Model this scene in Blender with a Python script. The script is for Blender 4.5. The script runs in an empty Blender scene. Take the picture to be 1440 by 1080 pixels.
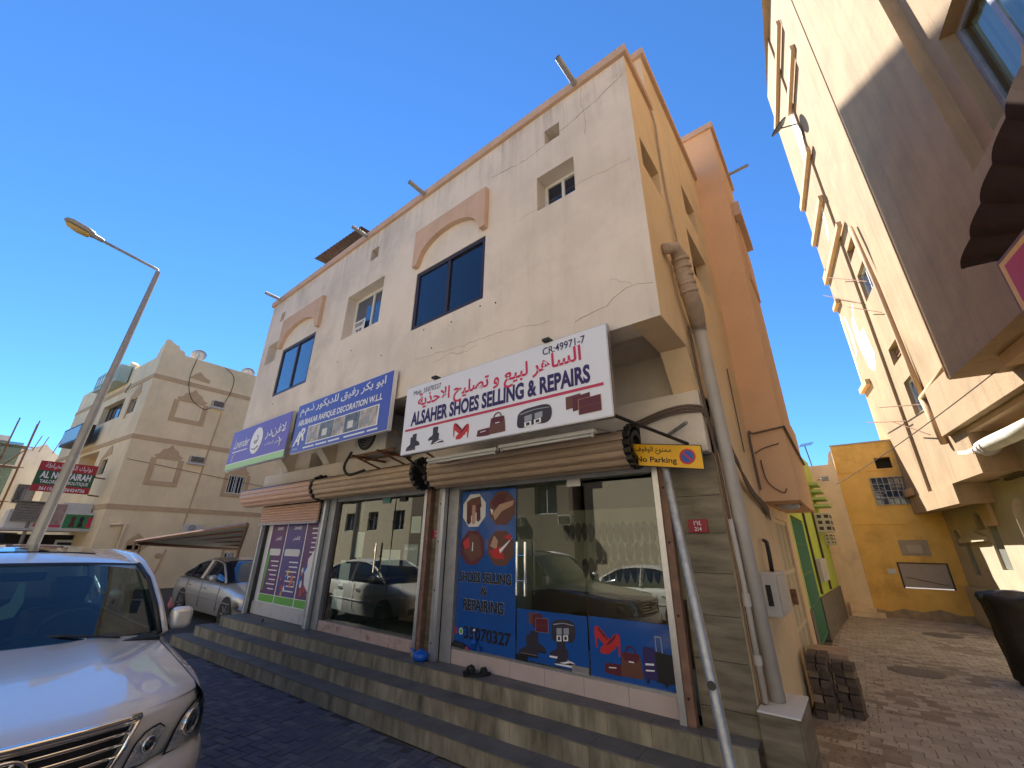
import bpy, bmesh, math, random
from mathutils import Vector, Matrix
random.seed(7)
R = math.radians
SC = bpy.context.scene
COL = SC.collection

# ------------------------------------------------------------ camera, sky, sun, exposure
CAM_H = 1.85
def make_camera():
    yaw, pitch, roll = R(38.28), R(21.67), R(0.67)
    fwd = Vector((-math.sin(yaw)*math.cos(pitch), math.cos(yaw)*math.cos(pitch), math.sin(pitch)))
    r0 = Vector((math.cos(yaw), math.sin(yaw), 0)); u0 = r0.cross(fwd)
    rt = r0*math.cos(roll) + u0*math.sin(roll); up = -r0*math.sin(roll) + u0*math.cos(roll)
    cam = bpy.data.cameras.new('camera'); o = bpy.data.objects.new('camera', cam); COL.objects.link(o)
    m = Matrix((rt, up, -fwd)).transposed().to_4x4(); m.translation = (0, 0, CAM_H)
    o.matrix_world = m
    cam.sensor_width = 36; cam.lens = 36*574.6/1440
    cam.clip_start = 0.05; cam.clip_end = 2000
    SC.camera = o
make_camera()
SUN_AZ, SUN_EL = R(-55), R(47)          # azimuth from +Y towards +X
world = bpy.data.worlds.new("World"); SC.world = world; world.use_nodes = True
wn = world.node_tree; bg = wn.nodes['Background']
sky = wn.nodes.new('ShaderNodeTexSky'); sky.sky_type = 'NISHITA'; sky.sun_disc = False
sky.sun_elevation = SUN_EL; sky.sun_rotation = SUN_AZ
sky.air_density = 1.0; sky.dust_density = 0.0; sky.ozone_density = 4.0; sky.altitude = 300
tint = wn.nodes.new('ShaderNodeMix'); tint.data_type = 'RGBA'; tint.blend_type = 'MULTIPLY'; tint.inputs[0].default_value = 1
wn.links.new(sky.outputs[0], tint.inputs[6]); tint.inputs[7].default_value = (.40, .72, 1.0, 1)     # clear deep blue desert sky
wn.links.new(tint.outputs[2], bg.inputs[0]); bg.inputs[1].default_value = 0.052
sl = bpy.data.lights.new('sun', 'SUN'); sl.energy = 3.2; sl.angle = R(0.5); sl.color = (1, .95, .87)
so = bpy.data.objects.new('sun', sl); COL.objects.link(so)
sd = Vector((math.sin(SUN_AZ)*math.cos(SUN_EL), math.cos(SUN_AZ)*math.cos(SUN_EL), math.sin(SUN_EL)))
so.rotation_euler = sd.to_track_quat('Z', 'Y').to_euler(); so.location = (-30, 30, 60)
SC.view_settings.view_transform = 'Standard'; SC.view_settings.look = 'None'
SC.view_settings.exposure = 2.2; SC.view_settings.gamma = 1
SC.view_settings.use_curve_mapping = False
SC.render.engine = 'CYCLES'
SC.cycles.max_bounces = 8; SC.cycles.diffuse_bounces = 5; SC.cycles.glossy_bounces = 4
SC.cycles.transparent_max_bounces = 12; SC.cycles.use_denoising = True
SC.cycles.caustics_reflective = False; SC.cycles.caustics_refractive = False

# ------------------------------------------------------------ materials
MATS = {}
def srgb(h):
    h = h.lstrip('#'); c = [int(h[i:i+2], 16)/255 for i in (0, 2, 4)]
    return tuple(x/12.92 if x <= .04045 else ((x+.055)/1.055)**2.4 for x in c)
def mat(name, col, rough=.6, metal=0., spec=.5, var=0., vscale=3., bump=0., bscale=60., streak=0., coat=0., trans=0., ior=1.45, alpha=1., dirt=None, dscale=.6, damt=.5, tint=None, stretch=None, drip=None):
    if name in MATS: return MATS[name]
    if isinstance(col, str): col = srgb(col)
    m = bpy.data.materials.new(name); m.use_nodes = True; n = m.node_tree; b = n.nodes['Principled BSDF']
    b.inputs['Base Color'].default_value = (*col, 1); b.inputs['Roughness'].default_value = rough
    b.inputs['Metallic'].default_value = metal; b.inputs['Specular IOR Level'].default_value = spec
    b.inputs['Coat Weight'].default_value = coat; b.inputs['Coat Roughness'].default_value = .04
    b.inputs['Transmission Weight'].default_value = trans; b.inputs['IOR'].default_value = ior
    b.inputs['Alpha'].default_value = alpha
    L = n.links.new
    if var or bump or dirt or streak or drip:
        tc = n.nodes.new('ShaderNodeNewGeometry')
        src = tc.outputs['Position']
        cur = None
        def noise(scale, detail=6, vec=None, rgh=.6):
            t = n.nodes.new('ShaderNodeTexNoise'); t.inputs['Scale'].default_value = scale
            t.inputs['Detail'].default_value = detail; t.inputs['Roughness'].default_value = rgh
            L(vec or src, t.inputs['Vector']); return t.outputs['Fac']
        def ramp(f, a, b_):
            r = n.nodes.new('ShaderNodeMapRange'); r.inputs[1].default_value = a; r.inputs[2].default_value = b_
            L(f, r.inputs[0]); return r.outputs[0]
        def mix(f, A, B, amt=1.):
            x = n.nodes.new('ShaderNodeMix'); x.data_type = 'RGBA'
            if amt != 1.:
                k = n.nodes.new('ShaderNodeMath'); k.operation = 'MULTIPLY'; L(f, k.inputs[0]); k.inputs[1].default_value = amt; f = k.outputs[0]
            L(f, x.inputs[0])
            for i, s in ((6, A), (7, B)):
                if isinstance(s, tuple): x.inputs[i].default_value = (*s, 1)
                else: L(s, x.inputs[i])
            return x.outputs[2]
        cur = tuple(col)
        vec = src
        if stretch:
            mp = n.nodes.new('ShaderNodeMapping'); mp.inputs['Scale'].default_value = stretch; L(src, mp.inputs[0]); vec = mp.outputs[0]
        if var:
            hi = tuple(min(1, c*(1+var)) for c in col); lo = tuple(c*(1-var) for c in col)
            if tint: lo = tuple(a*t for a, t in zip(lo, tint))
            cur = mix(ramp(noise(vscale, 8, vec), .3, .7), lo, hi)
        if streak:
            mp = n.nodes.new('ShaderNodeMapping'); mp.inputs['Scale'].default_value = (5, 5, .35); L(src, mp.inputs[0])
            f = ramp(noise(1.0, 7, mp.outputs[0], .7), .48, .75)
            cur = mix(f, cur, tuple(c*.5 for c in col), streak)
        if dirt:
            f = ramp(noise(dscale, 8, None, .65), .52, .7)
            cur = mix(f, cur, tuple(dirt), damt)
        if drip:      # rain stains running down from a height (z from, z to, amount)
            sx = n.nodes.new('ShaderNodeSeparateXYZ'); L(src, sx.inputs[0])
            mp = n.nodes.new('ShaderNodeMapping'); mp.inputs['Scale'].default_value = (9, 9, .5); L(src, mp.inputs[0])
            f1 = ramp(sx.outputs[2], drip[0], drip[1]); f2 = ramp(noise(1.0, 8, mp.outputs[0], .75), .46, .68)
            k = n.nodes.new('ShaderNodeMath'); k.operation = 'MULTIPLY'; L(f1, k.inputs[0]); L(f2, k.inputs[1])
            cur = mix(k.outputs[0], cur, tuple(c*.42 for c in col), drip[2])
            f3 = ramp(noise(.55, 9, None, .7), .5, .62); cur = mix(f3, cur, tuple(min(1, c*1.07) for c in col), .5)
        if not isinstance(cur, tuple): L(cur, b.inputs['Base Color'])
        if bump:
            bn = n.nodes.new('ShaderNodeBump'); bn.inputs['Strength'].default_value = bump; bn.inputs['Distance'].default_value = .01
            L(noise(bscale, 5), bn.inputs['Height']); L(bn.outputs[0], b.inputs['Normal'])
    MATS[name] = m; return m
def glass(name, tint=(.75, .8, .78), refl=1.8, rough=.0):
    """thin pane: tinted see-through plus Fresnel mirror reflection"""
    if name in MATS: return MATS[name]
    m = bpy.data.materials.new(name); m.use_nodes = True; n = m.node_tree; n.nodes.clear(); L = n.links.new
    out = n.nodes.new('ShaderNodeOutputMaterial'); tr = n.nodes.new('ShaderNodeBsdfTransparent'); gl = n.nodes.new('ShaderNodeBsdfGlossy')
    fr = n.nodes.new('ShaderNodeFresnel'); mx = n.nodes.new('ShaderNodeMixShader')
    tr.inputs[0].default_value = (*tint, 1); gl.inputs['Roughness'].default_value = rough; gl.inputs[0].default_value = (.95, .97, .95, 1)
    fr.inputs[0].default_value = refl
    ge = n.nodes.new('ShaderNodeNewGeometry'); iv = n.nodes.new('ShaderNodeMath'); iv.operation = 'SUBTRACT'; iv.inputs[0].default_value = 1; L(ge.outputs['Backfacing'], iv.inputs[1])
    mu = n.nodes.new('ShaderNodeMath'); mu.operation = 'MULTIPLY'; L(fr.outputs[0], mu.inputs[0]); L(iv.outputs[0], mu.inputs[1])
    L(mu.outputs[0], mx.inputs[0]); L(tr.outputs[0], mx.inputs[1]); L(gl.outputs[0], mx.inputs[2]); L(mx.outputs[0], out.inputs[0])
    MATS[name] = m; return m

M = {}
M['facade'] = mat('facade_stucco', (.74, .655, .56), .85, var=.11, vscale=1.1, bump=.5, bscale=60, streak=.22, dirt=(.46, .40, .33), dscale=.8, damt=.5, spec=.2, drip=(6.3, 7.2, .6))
M['side'] = mat('side_stucco', (.80, .61, .39), .85, var=.07, vscale=1.2, bump=.3, bscale=80, streak=.18, dirt=(.5, .38, .26), dscale=.7, damt=.4, spec=.2)
M['wing'] = mat('wing_stucco', (.74, .47, .28), .85, var=.06, vscale=1.0, bump=.2, bscale=80, dirt=(.5, .31, .2), dscale=.8, damt=.3, spec=.2)
M['peach'] = mat('peach_trim', (.60, .42, .31), .8, var=.08, vscale=4, bump=.2, bscale=80, spec=.2, streak=.2)
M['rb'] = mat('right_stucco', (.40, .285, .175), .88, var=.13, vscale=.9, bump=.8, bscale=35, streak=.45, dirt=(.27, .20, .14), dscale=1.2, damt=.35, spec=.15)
M['rbpale'] = mat('right_pale_stucco', (.47, .39, .275), .88, var=.08, vscale=2, bump=.4, bscale=70, streak=.25, spec=.15)
M['rbtrim'] = mat('right_trim', (.55, .37, .22), .85, var=.08, vscale=3, bump=.3, bscale=60, spec=.2)
M['peel'] = mat('bare_plaster', (.78, .72, .62), .9, var=.08, vscale=8, bump=.5, bscale=40, spec=.1)
M['lb'] = mat('left_stucco', (.86, .70, .46), .88, var=.11, vscale=.7, bump=.2, bscale=40, streak=.15, dirt=(.48, .37, .24), dscale=.5, damt=.3, spec=.2)
M['lbtrim'] = mat('left_trim', (.58, .41, .25), .88, var=.08, vscale=3, spec=.2)
M['white_stucco'] = mat('white_stucco', (.62, .60, .56), .9, var=.08, vscale=1, streak=.2)
M['yellow'] = mat('yellow_paint', (.88, .54, .15), .8, var=.09, vscale=2.2, bump=.3, bscale=60, streak=.15, dirt=(.48, .24, .07), dscale=1.6, damt=.45, spec=.25)
M['pinkwall'] = mat('peach_wall', (.88, .70, .47), .85, var=.07, vscale=2, bump=.3, bscale=50, streak=.2, dirt=(.5, .33, .22), dscale=1.4, damt=.4, spec=.2)
M['green'] = mat('lime_paint', (.45, .56, .10), .8, var=.1, vscale=2.5, bump=.3, bscale=50, streak=.3, dirt=(.55, .55, .35), dscale=1.8, damt=.5, spec=.2)
M['darkstone'] = mat('dark_plinth', (.16, .14, .12), .9, var=.25, vscale=6, bump=.8, bscale=25)
M['tile'] = mat('stone_tile', (.17, .145, .105), .38, var=.42, vscale=2.2, stretch=(1, 1, 6), bump=.12, bscale=50, spec=.4, tint=(1, .95, .85))
M['riser'] = mat('riser_tile', (.25, .215, .15), .5, var=.55, vscale=2.6, stretch=(2.6, 1, .7), bump=.15, bscale=50, tint=(.95, .95, .9))
M['tread'] = mat('tread_tile', (.135, .128, .118), .55, var=.28, vscale=3.5, bump=.2, bscale=70, dirt=(.16, .15, .13), dscale=2, damt=.6)
M['grout'] = mat('grout', (.13, .12, .11), .95)
M['pink_tile'] = mat('pink_tile', (.50, .40, .36), .5, var=.08, vscale=5)
M['red_tile'] = mat('worn_pink_tile', (.52, .38, .32), .6, var=.1, vscale=5, dirt=(.25, .05, .03), dscale=6, damt=.8)
M['alu'] = mat('aluminium', (.52, .52, .53), .38, metal=.85, var=.08, vscale=10, bump=.05)
M['alu_dull'] = mat('dull_aluminium', (.36, .36, .37), .55, metal=.6, var=.15, vscale=6)
M['galv'] = mat('galvanised', (.42, .43, .44), .5, metal=.7, var=.25, vscale=14, bump=.2, bscale=40)
M['rust'] = mat('rusty_steel', (.24, .12, .07), .85, metal=.2, var=.4, vscale=12, bump=.4, bscale=50)
M['rustbrown'] = mat('brown_rail', (.20, .11, .075), .6, var=.3, vscale=8)
M['shutter'] = mat('shutter_paint', (.42, .31, .22), .5, metal=.15, var=.15, vscale=6, stretch=(1, 1, 8), spec=.4)
M['shutter_pink'] = mat('pink_shutter_paint', (.55, .36, .28), .5, metal=.1, var=.12, vscale=6, stretch=(1, 1, 8), spec=.4)
M['black'] = mat('black_plastic', (.015, .015, .016), .45)
M['rubber'] = mat('rubber', (.02, .02, .02), .8)
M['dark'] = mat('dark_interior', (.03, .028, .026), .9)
M['darkbrown'] = mat('dark_brown', (.07, .045, .035), .6)
M['white_board'] = mat('white_board', (.72, .74, .80), .35, spec=.5, var=.02, vscale=2)
M['blue_board'] = mat('blue_board', (.065, .10, .42), .35, var=.05, vscale=2)
M['lav_board'] = mat('lavender_board', (.14, .10, .40), .4, var=.12, vscale=1.5)
M['lime_strip'] = mat('lime_strip', (.38, .62, .30), .5)
M['sticker'] = mat('blue_sticker', (.02, .09, .34), .12, var=.1, vscale=1.5, spec=.5, coat=.5)
M['navy'] = mat('navy_print', (.030, .018, .11), .5)
M['red'] = mat('red_print', (.55, .025, .09), .5)
M['redline'] = mat('crimson_line', (.50, .04, .10), .5)
M['white'] = mat('white_print', (.78, .78, .80), .5)
M['blackp'] = mat('black_print', (.012, .012, .014), .5)
M['maroon'] = mat('maroon_print', (.10, .015, .03), .45)
M['brownp'] = mat('brown_print', (.13, .05, .035), .5)
M['tanp'] = mat('tan_print', (.45, .28, .20), .5)
M['greyp'] = mat('grey_print', (.30, .32, .36), .5)
M['shoe'] = mat('dark_shoe_print', (.035, .03, .045), .45)
M['redshoe'] = mat('red_shoe_print', (.50, .03, .035), .35)
M['purple'] = mat('purple_poster', (.10, .02, .13), .4, var=.1, vscale=3)
M['purple2'] = mat('violet_poster', (.07, .04, .22), .4, var=.15, vscale=3)
M['greenp'] = mat('green_poster', (.12, .42, .06), .45)
M['wframe'] = mat('white_frame', (.66, .66, .64), .45)
M['bframe'] = mat('brown_frame', (.055, .042, .045), .4, metal=.4)
M['wglass'] = mat('dark_window_glass', (.010, .016, .035), .04, spec=.7, metal=0, coat=.15)
M['mirrorglass'] = mat('blue_window_glass', (.03, .06, .12), .05, spec=1., coat=.8)
M['shopglass'] = glass('shop_glass', (.88, .93, .88), 1.9)
M['carglass'] = glass('car_glass', (.34, .44, .44), 1.7)
M['yellow_sign'] = mat('yellow_sign', (.85, .46, .02), .4, var=.06, vscale=8)
M['sign_blue'] = mat('sign_blue', (.03, .09, .40), .45)
M['sign_red'] = mat('sign_red', (.55, .03, .03), .45)
M['plate_red'] = mat('plate_red', (.30, .02, .035), .45, var=.1, vscale=20)
M['cable'] = mat('dusty_cable', (.14, .10, .08), .8)
M['cable_dark'] = mat('black_cable', (.02, .02, .02), .7)
M['pvc'] = mat('grey_pvc', (.46, .43, .40), .55, var=.1, vscale=6, streak=.2)
M['duct'] = mat('wrapped_duct', (.42, .33, .26), .75, var=.15, vscale=10, bump=.5, bscale=40)
M['boxgrey'] = mat('meter_grey', (.52, .50, .48), .5, var=.06, vscale=6, dirt=(.3, .28, .25), dscale=5, damt=.4)
M['ac'] = mat('ac_case', (.52, .50, .45), .5, var=.08, vscale=6, dirt=(.25, .2, .15), dscale=4, damt=.5)
M['cream_metal'] = mat('cream_gate', (.66, .54, .36), .5, var=.06, vscale=5)
M['green_metal'] = mat('green_gate', (.025, .15, .075), .5, var=.1, vscale=6)
M['greenhood'] = mat('pale_green_hood', (.42, .52, .20), .6, var=.1, vscale=5)
M['brick'] = mat('dark_paver', (.12, .085, .065), .85, var=.3, vscale=9, bump=.6, bscale=50)
M['brick2'] = mat('sandy_paver', (.26, .19, .13), .85, var=.2, vscale=9, bump=.6, bscale=50)
M['card'] = mat('cardboard', (.42, .30, .19), .85, var=.15, vscale=5)
M['trash'] = mat('black_bag', (.022, .018, .014), .6, var=.3, vscale=5, bump=.9, bscale=12)
M['lamp_grey'] = mat('lamp_grey', (.30, .28, .25), .5, metal=.3, var=.1, vscale=6)
M['amber'] = mat('amber_lens', (.48, .33, .10), .25)
M['wood'] = mat('grey_wood', (.22, .20, .17), .85, var=.25, vscale=8)
M['net'] = mat('green_net', (.10, .22, .14), .9, var=.2, vscale=3, alpha=.55)
M['awning'] = mat('brown_awning', (.05, .032, .025), .9, spec=.1, var=.15, vscale=5)
M['canopy_top'] = mat('canopy_sheet', (.50, .48, .44), .7, var=.1, vscale=3)
M['canopy_rim'] = mat('canopy_rim', (.30, .18, .12), .6, var=.15, vscale=6)
M['chrome'] = mat('chrome', (.82, .80, .76), .09, metal=1.)
M['silverpaint'] = mat('silver_beige_paint', (.66, .64, .60), .26, metal=.25, coat=1., var=.02, vscale=30)
M['greypaint'] = mat('grey_silver_paint', (.54, .51, .47), .3, metal=.35, coat=1., var=.02, vscale=30)
M['whitepaint'] = mat('white_car_paint', (.72, .72, .66), .3, coat=1.)
M['tyre'] = mat('tyre', (.02, .02, .02), .8)
M['rim'] = mat('wheel_rim', (.5, .5, .5), .3, metal=.9)
M['lens'] = glass('lens_glass', (.9, .93, .95), 1.7)
M['headlamp_in'] = mat('headlamp_reflector', (.80, .80, .82), .16, metal=.8, bump=1., bscale=22)
M['taillight'] = mat('tail_light', (.4, .02, .02), .2)
M['sole'] = mat('rubber_insole', (.03, .027, .022), .8, var=.4, vscale=3)
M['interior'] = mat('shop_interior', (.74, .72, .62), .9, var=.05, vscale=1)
M['bluep'] = mat('blue_plastic', (.01, .10, .50), .35)
M['waterbottle'] = glass('water_bottle', (.80, .88, .95), 1.35)
M['paper'] = mat('paper', (.66, .66, .64), .7)
M['pinkbag'] = mat('pink_bag', (.60, .22, .28), .6)

# ------------------------------------------------------------ geometry helpers
WLOC = {}
def FX(a, b, c): return Vector((a, c, b))            # a along X, b up, c depth Y
def SX(a, b, c): return Vector((c, a, b))            # a along Y, b up, c depth X
def TP(a, b, c): return Vector((a, b, c))
RC0 = Vector((2.25, 17.94, 0)); RD = Vector((-.13728, .99053, 0)); RN = Vector((-.99053, -.13728, 0))
def RB(s, z, o): return RC0 + RD*s + RN*o + Vector((0, 0, z))
LC0 = Vector((-24, 3.5, 0)); LD = Vector((-.9955, -.0948, 0)); LN = Vector((.0948, -.9955, 0))
def LF(s, z, o): return LC0 + LD*s + LN*o + Vector((0, 0, z))   # left building, street face

class MB:
    def __init__(s): s.v = []; s.f = []; s.m = []
    def add(s, vs, fs, mi=0):
        k = len(s.v); s.v += [Vector(p) for p in vs]; s.f += [tuple(i+k for i in f) for f in fs]; s.m += [mi]*len(fs); return s
    def box(s, a0, a1, b0, b1, c0, c1, mp=TP, mi=0):
        P = [mp(a, b, c) for a in (a0, a1) for b in (b0, b1) for c in (c0, c1)]
        return s.add(P, [(0, 1, 3, 2), (4, 6, 7, 5), (0, 4, 5, 1), (2, 3, 7, 6), (0, 2, 6, 4), (1, 5, 7, 3)], mi)
    def prism(s, poly, c0, c1, mp=TP, mi=0):
        n = len(poly); P = [mp(a, b, c0) for a, b in poly] + [mp(a, b, c1) for a, b in poly]
        F = [tuple(range(n))[::-1], tuple(range(n, 2*n))] + [(i, (i+1) % n, (i+1) % n+n, i+n) for i in range(n)]
        return s.add(P, F, mi)
    def face(s, poly, c, mp=FX, mi=0):
        return s.add([mp(a, b, c) for a, b in poly], [tuple(range(len(poly)))], mi)
    def quad(s, *p, mi=0): return s.add(p, [tuple(range(len(p)))], mi)
    def tube(s, pts, r, n=10, mi=0, caps=True):
        pts = [Vector(p) for p in pts]; rs = r if isinstance(r, (list, tuple)) else [r]*len(pts)
        k = len(s.v); prev = None
        for i, p in enumerate(pts):
            t = (pts[min(i+1, len(pts)-1)] - pts[max(i-1, 0)]).normalized()
            a = Vector((0, 0, 1)) if prev is None and abs(t.z) < .9 else (prev if prev is not None else Vector((1, 0, 0)))
            a = (a - t*a.dot(t)); a = a.normalized() if a.length > 1e-6 else t.orthogonal().normalized(); prev = a
            b = t.cross(a)
            for j in range(n):
                w = 2*math.pi*j/n; s.v.append(p + (a*math.cos(w) + b*math.sin(w))*rs[i])
        for i in range(len(pts)-1):
            for j in range(n):
                s.f.append((k+i*n+j, k+i*n+(j+1) % n, k+(i+1)*n+(j+1) % n, k+(i+1)*n+j)); s.m.append(mi)
        if caps:
            s.f.append(tuple(k+j for j in range(n))[::-1]); s.f.append(tuple(k+(len(pts)-1)*n+j for j in range(n))); s.m += [mi, mi]
        return s
    def lathe(s, prof, c, ax=(0, 0, 1), n=20, mi=0):
        ax = Vector(ax).normalized(); a = ax.orthogonal().normalized(); b = ax.cross(a); c = Vector(c); k = len(s.v)
        for r, h in prof:
            for j in range(n):
                w = 2*math.pi*j/n; s.v.append(c + ax*h + (a*math.cos(w)+b*math.sin(w))*max(r, 1e-4))
        for i in range(len(prof)-1):
            for j in range(n):
                s.f.append((k+i*n+j, k+i*n+(j+1) % n, k+(i+1)*n+(j+1) % n, k+(i+1)*n+j)); s.m.append(mi)
        return s
    def grid(s, G, mi=0):
        k = len(s.v); nu = len(G); nv = len(G[0])
        for row in G: s.v += [Vector(p) for p in row]
        for i in range(nu-1):
            for j in range(nv-1):
                s.f.append((k+i*nv+j, k+i*nv+j+1, k+(i+1)*nv+j+1, k+(i+1)*nv+j)); s.m.append(mi)
        return s
    def holes(s, a0, a1, b0, b1, c, holes, depth, mp=FX, mi=0, rmi=None):
        """wall face with rectangular openings and their reveals"""
        rmi = mi if rmi is None else rmi
        A = sorted({a0, a1, *[x for h in holes for x in h[:2]]}); B = sorted({b0, b1, *[x for h in holes for x in h[2:4]]})
        for i in range(len(A)-1):
            for j in range(len(B)-1):
                ca, cb = (A[i]+A[i+1])/2, (B[j]+B[j+1])/2
                if any(h[0] < ca < h[1] and h[2] < cb < h[3] for h in holes): continue
                s.quad(mp(A[i], B[j], c), mp(A[i+1], B[j], c), mp(A[i+1], B[j+1], c), mp(A[i], B[j+1], c), mi=mi)
        for h in holes:
            x0, x1, z0, z1 = h[:4]; d = c+(h[4] if len(h) > 4 else depth)
            for p, q in (((x0, z0), (x1, z0)), ((x1, z0), (x1, z1)), ((x1, z1), (x0, z1)), ((x0, z1), (x0, z0))):
                s.quad(mp(*p, c), mp(*q, c), mp(*q, d), mp(*p, d), mi=rmi)
        return s
    def build(s, name, mats, parent=None, smooth=False, recalc=True, bevel=0., sub=0, merge=False, loc=None):
        me = bpy.data.meshes.new(name)
        off = WLOC.get(parent.name, Vector((0, 0, 0))) if parent is not None else Vector(loc or (0, 0, 0))
        me.from_pydata([tuple(v-off) for v in s.v], [], s.f)
        mats = mats if isinstance(mats, (list, tuple)) else [mats]
        for x in mats: me.materials.append(x)
        if len(mats) > 1: me.polygons.foreach_set('material_index', s.m)
        if recalc or merge:
            bm = bmesh.new(); bm.from_mesh(me)
            if merge: bmesh.ops.remove_doubles(bm, verts=bm.verts, dist=merge if merge is not True else 1e-4)
            if recalc: bmesh.ops.recalc_face_normals(bm, faces=bm.faces)
            bm.to_mesh(me); bm.free()
        if smooth: me.polygons.foreach_set('use_smooth', [True]*len(me.polygons))
        me.update()
        o = bpy.data.objects.new(name, me); COL.objects.link(o)
        if parent is not None:
            o.parent = parent; WLOC[o.name] = off
        else:
            o.location = off; WLOC[o.name] = off
        if bevel:
            b = o.modifiers.new('bevel', 'BEVEL'); b.width = bevel; b.segments = 2; b.limit_method = 'ANGLE'
        if sub:
            b = o.modifiers.new('sub', 'SUBSURF'); b.levels = sub; b.render_levels = sub
        return o
def tag(o, label=None, cat=None, group=None, kind=None):
    if label: o['label'] = label
    if cat: o['category'] = cat
    if group: o['group'] = group
    if kind: o['kind'] = kind
    return o
def thing(name, loc, label, cat, group=None):
    o = bpy.data.objects.new(name, None); COL.objects.link(o); o.location = loc; o.empty_display_size = .1
    WLOC[o.name] = Vector(loc); return tag(o, label, cat, group)
def copy_tree(o, parent=None, delta=None):
    c = o.copy(); COL.objects.link(c); WLOC[c.name] = WLOC.get(o.name, Vector())+(Vector(delta) if delta else Vector())
    c.parent = parent
    for ch in o.children: copy_tree(ch, c)
    return c
def box(name, a0, a1, b0, b1, c0, c1, mp, m, parent=None, bevel=0.):
    return MB().box(a0, a1, b0, b1, c0, c1, mp).build(name, m, parent, bevel=bevel)
def clean_loc(p): return Vector((round(p[0], 3), round(p[1], 3), round(p[2], 3)))

# ------------------------------------------------------------ lettering (turned into meshes at the end)
FORMS = {'ا': 'FE8D FE8E', 'أ': 'FE83 FE84', 'ب': 'FE8F FE90 FE91 FE92', 'ة': 'FE93 FE94', 'ت': 'FE95 FE96 FE97 FE98', 'ج': 'FE9D FE9E FE9F FEA0', 'ح': 'FEA1 FEA2 FEA3 FEA4', 'خ': 'FEA5 FEA6 FEA7 FEA8', 'د': 'FEA9 FEAA', 'ذ': 'FEAB FEAC', 'ر': 'FEAD FEAE', 'ز': 'FEAF FEB0', 'س': 'FEB1 FEB2 FEB3 FEB4', 'ش': 'FEB5 FEB6 FEB7 FEB8', 'ص': 'FEB9 FEBA FEBB FEBC', 'ط': 'FEC1 FEC2 FEC3 FEC4', 'ع': 'FEC9 FECA FECB FECC', 'ف': 'FED1 FED2 FED3 FED4', 'ق': 'FED5 FED6 FED7 FED8', 'ك': 'FED9 FEDA FEDB FEDC', 'ل': 'FEDD FEDE FEDF FEE0', 'م': 'FEE1 FEE2 FEE3 FEE4', 'ن': 'FEE5 FEE6 FEE7 FEE8', 'ه': 'FEE9 FEEA FEEB FEEC', 'و': 'FEED FEEE', 'ي': 'FEF1 FEF2 FEF3 FEF4'}
FORMS = {k: [chr(int(c, 16)) for c in v.split()] for k, v in FORMS.items()}
def arabic(t):
    t = t.replace('لا', '\u0001'); out = []
    for i, c in enumerate(t):
        p = t[i-1] if i else ' '; n = t[i+1] if i+1 < len(t) else ' '
        left = p in FORMS and len(FORMS[p]) == 4
        if c == '\u0001': out.append('\uFEFC' if left else '\uFEFB'); continue
        if c not in FORMS: out.append(c); continue
        f = FORMS[c]; right = (n in FORMS or n == '\u0001') and len(f) == 4
        out.append(f[3 if left and right else 2 if right else 1 if left else 0])
    return ''.join(out[::-1])
TEXTS = []
def text(body, a0, a1, b0, b1, c, mp, m, parent, bold=0., shear=0., name='lettering', slant=0.):
    """fit the words into the rectangle a0..a1, b0..b1 on the plane c of frame mp; slant = rise of the baseline"""
    TEXTS.append((body, a0, a1, b0, b1, c, mp, m, parent, bold, shear, name, slant))
def finish_texts():
    tmp = []
    for t in TEXTS:
        cu = bpy.data.curves.new('tmp', 'FONT'); cu.body = t[0]; cu.offset = t[9]; cu.shear = t[10]; cu.resolution_u = 3
        o = bpy.data.objects.new('tmp', cu); COL.objects.link(o); tmp.append(o)
    bpy.context.view_layer.update(); dg = bpy.context.evaluated_depsgraph_get()
    for t, o in zip(TEXTS, tmp):
        me = bpy.data.meshes.new_from_object(o.evaluated_get(dg)); body, a0, a1, b0, b1, c, mp, m, parent, bold, shear, name, slant = t
        bm = bmesh.new(); bm.from_mesh(me); bmesh.ops.remove_doubles(bm, verts=bm.verts, dist=1e-5)
        xs = [v.co.x for v in bm.verts]; ys = [v.co.y for v in bm.verts]
        x0, x1, y0, y1 = min(xs), max(xs), min(ys), max(ys)
        seen = {}; k = 0                       # letters that touch lie a hair above one another
        for v in bm.verts:
            if v in seen: continue
            st = [v]; seen[v] = k
            while st:
                w = st.pop()
                for e in w.link_edges:
                    u = e.other_vert(w)
                    if u not in seen: seen[u] = k; st.append(u)
            k += 1
        off = WLOC[parent.name]; sgn = -1 if mp(0, 0, 1).dot(mp(0, 0, 1)-mp(0, 0, 0)) is None else 1
        for v in bm.verts:
            a = a0+(v.co.x-x0)/(x1-x0)*(a1-a0); b = b0+(v.co.y-y0)/(y1-y0)*(b1-b0)+slant*(v.co.x-x0)/(x1-x0)
            v.co = mp(a, b, c-.00035*(seen[v] % 3)*(1 if c0sign(mp) else -1)) - off
        bm.to_mesh(me); bm.free(); me.materials.clear(); me.materials.append(m); me.name = name
        q = bpy.data.objects.new(name, me); COL.objects.link(q); q.parent = parent; WLOC[q.name] = off
        bpy.data.objects.remove(o)
def c0sign(mp): return mp is FX or mp in OUTNEG
OUTNEG = []
# ============================================================ GROUND
g = MB(); g.box(-600, 600, -600, 600, -.30, -.02, TP)
tag(g.build('ground', mat('ground_sand', (.16, .13, .105), .95, var=.2, vscale=1.5, bump=.5, bscale=20)), kind='structure')

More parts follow.
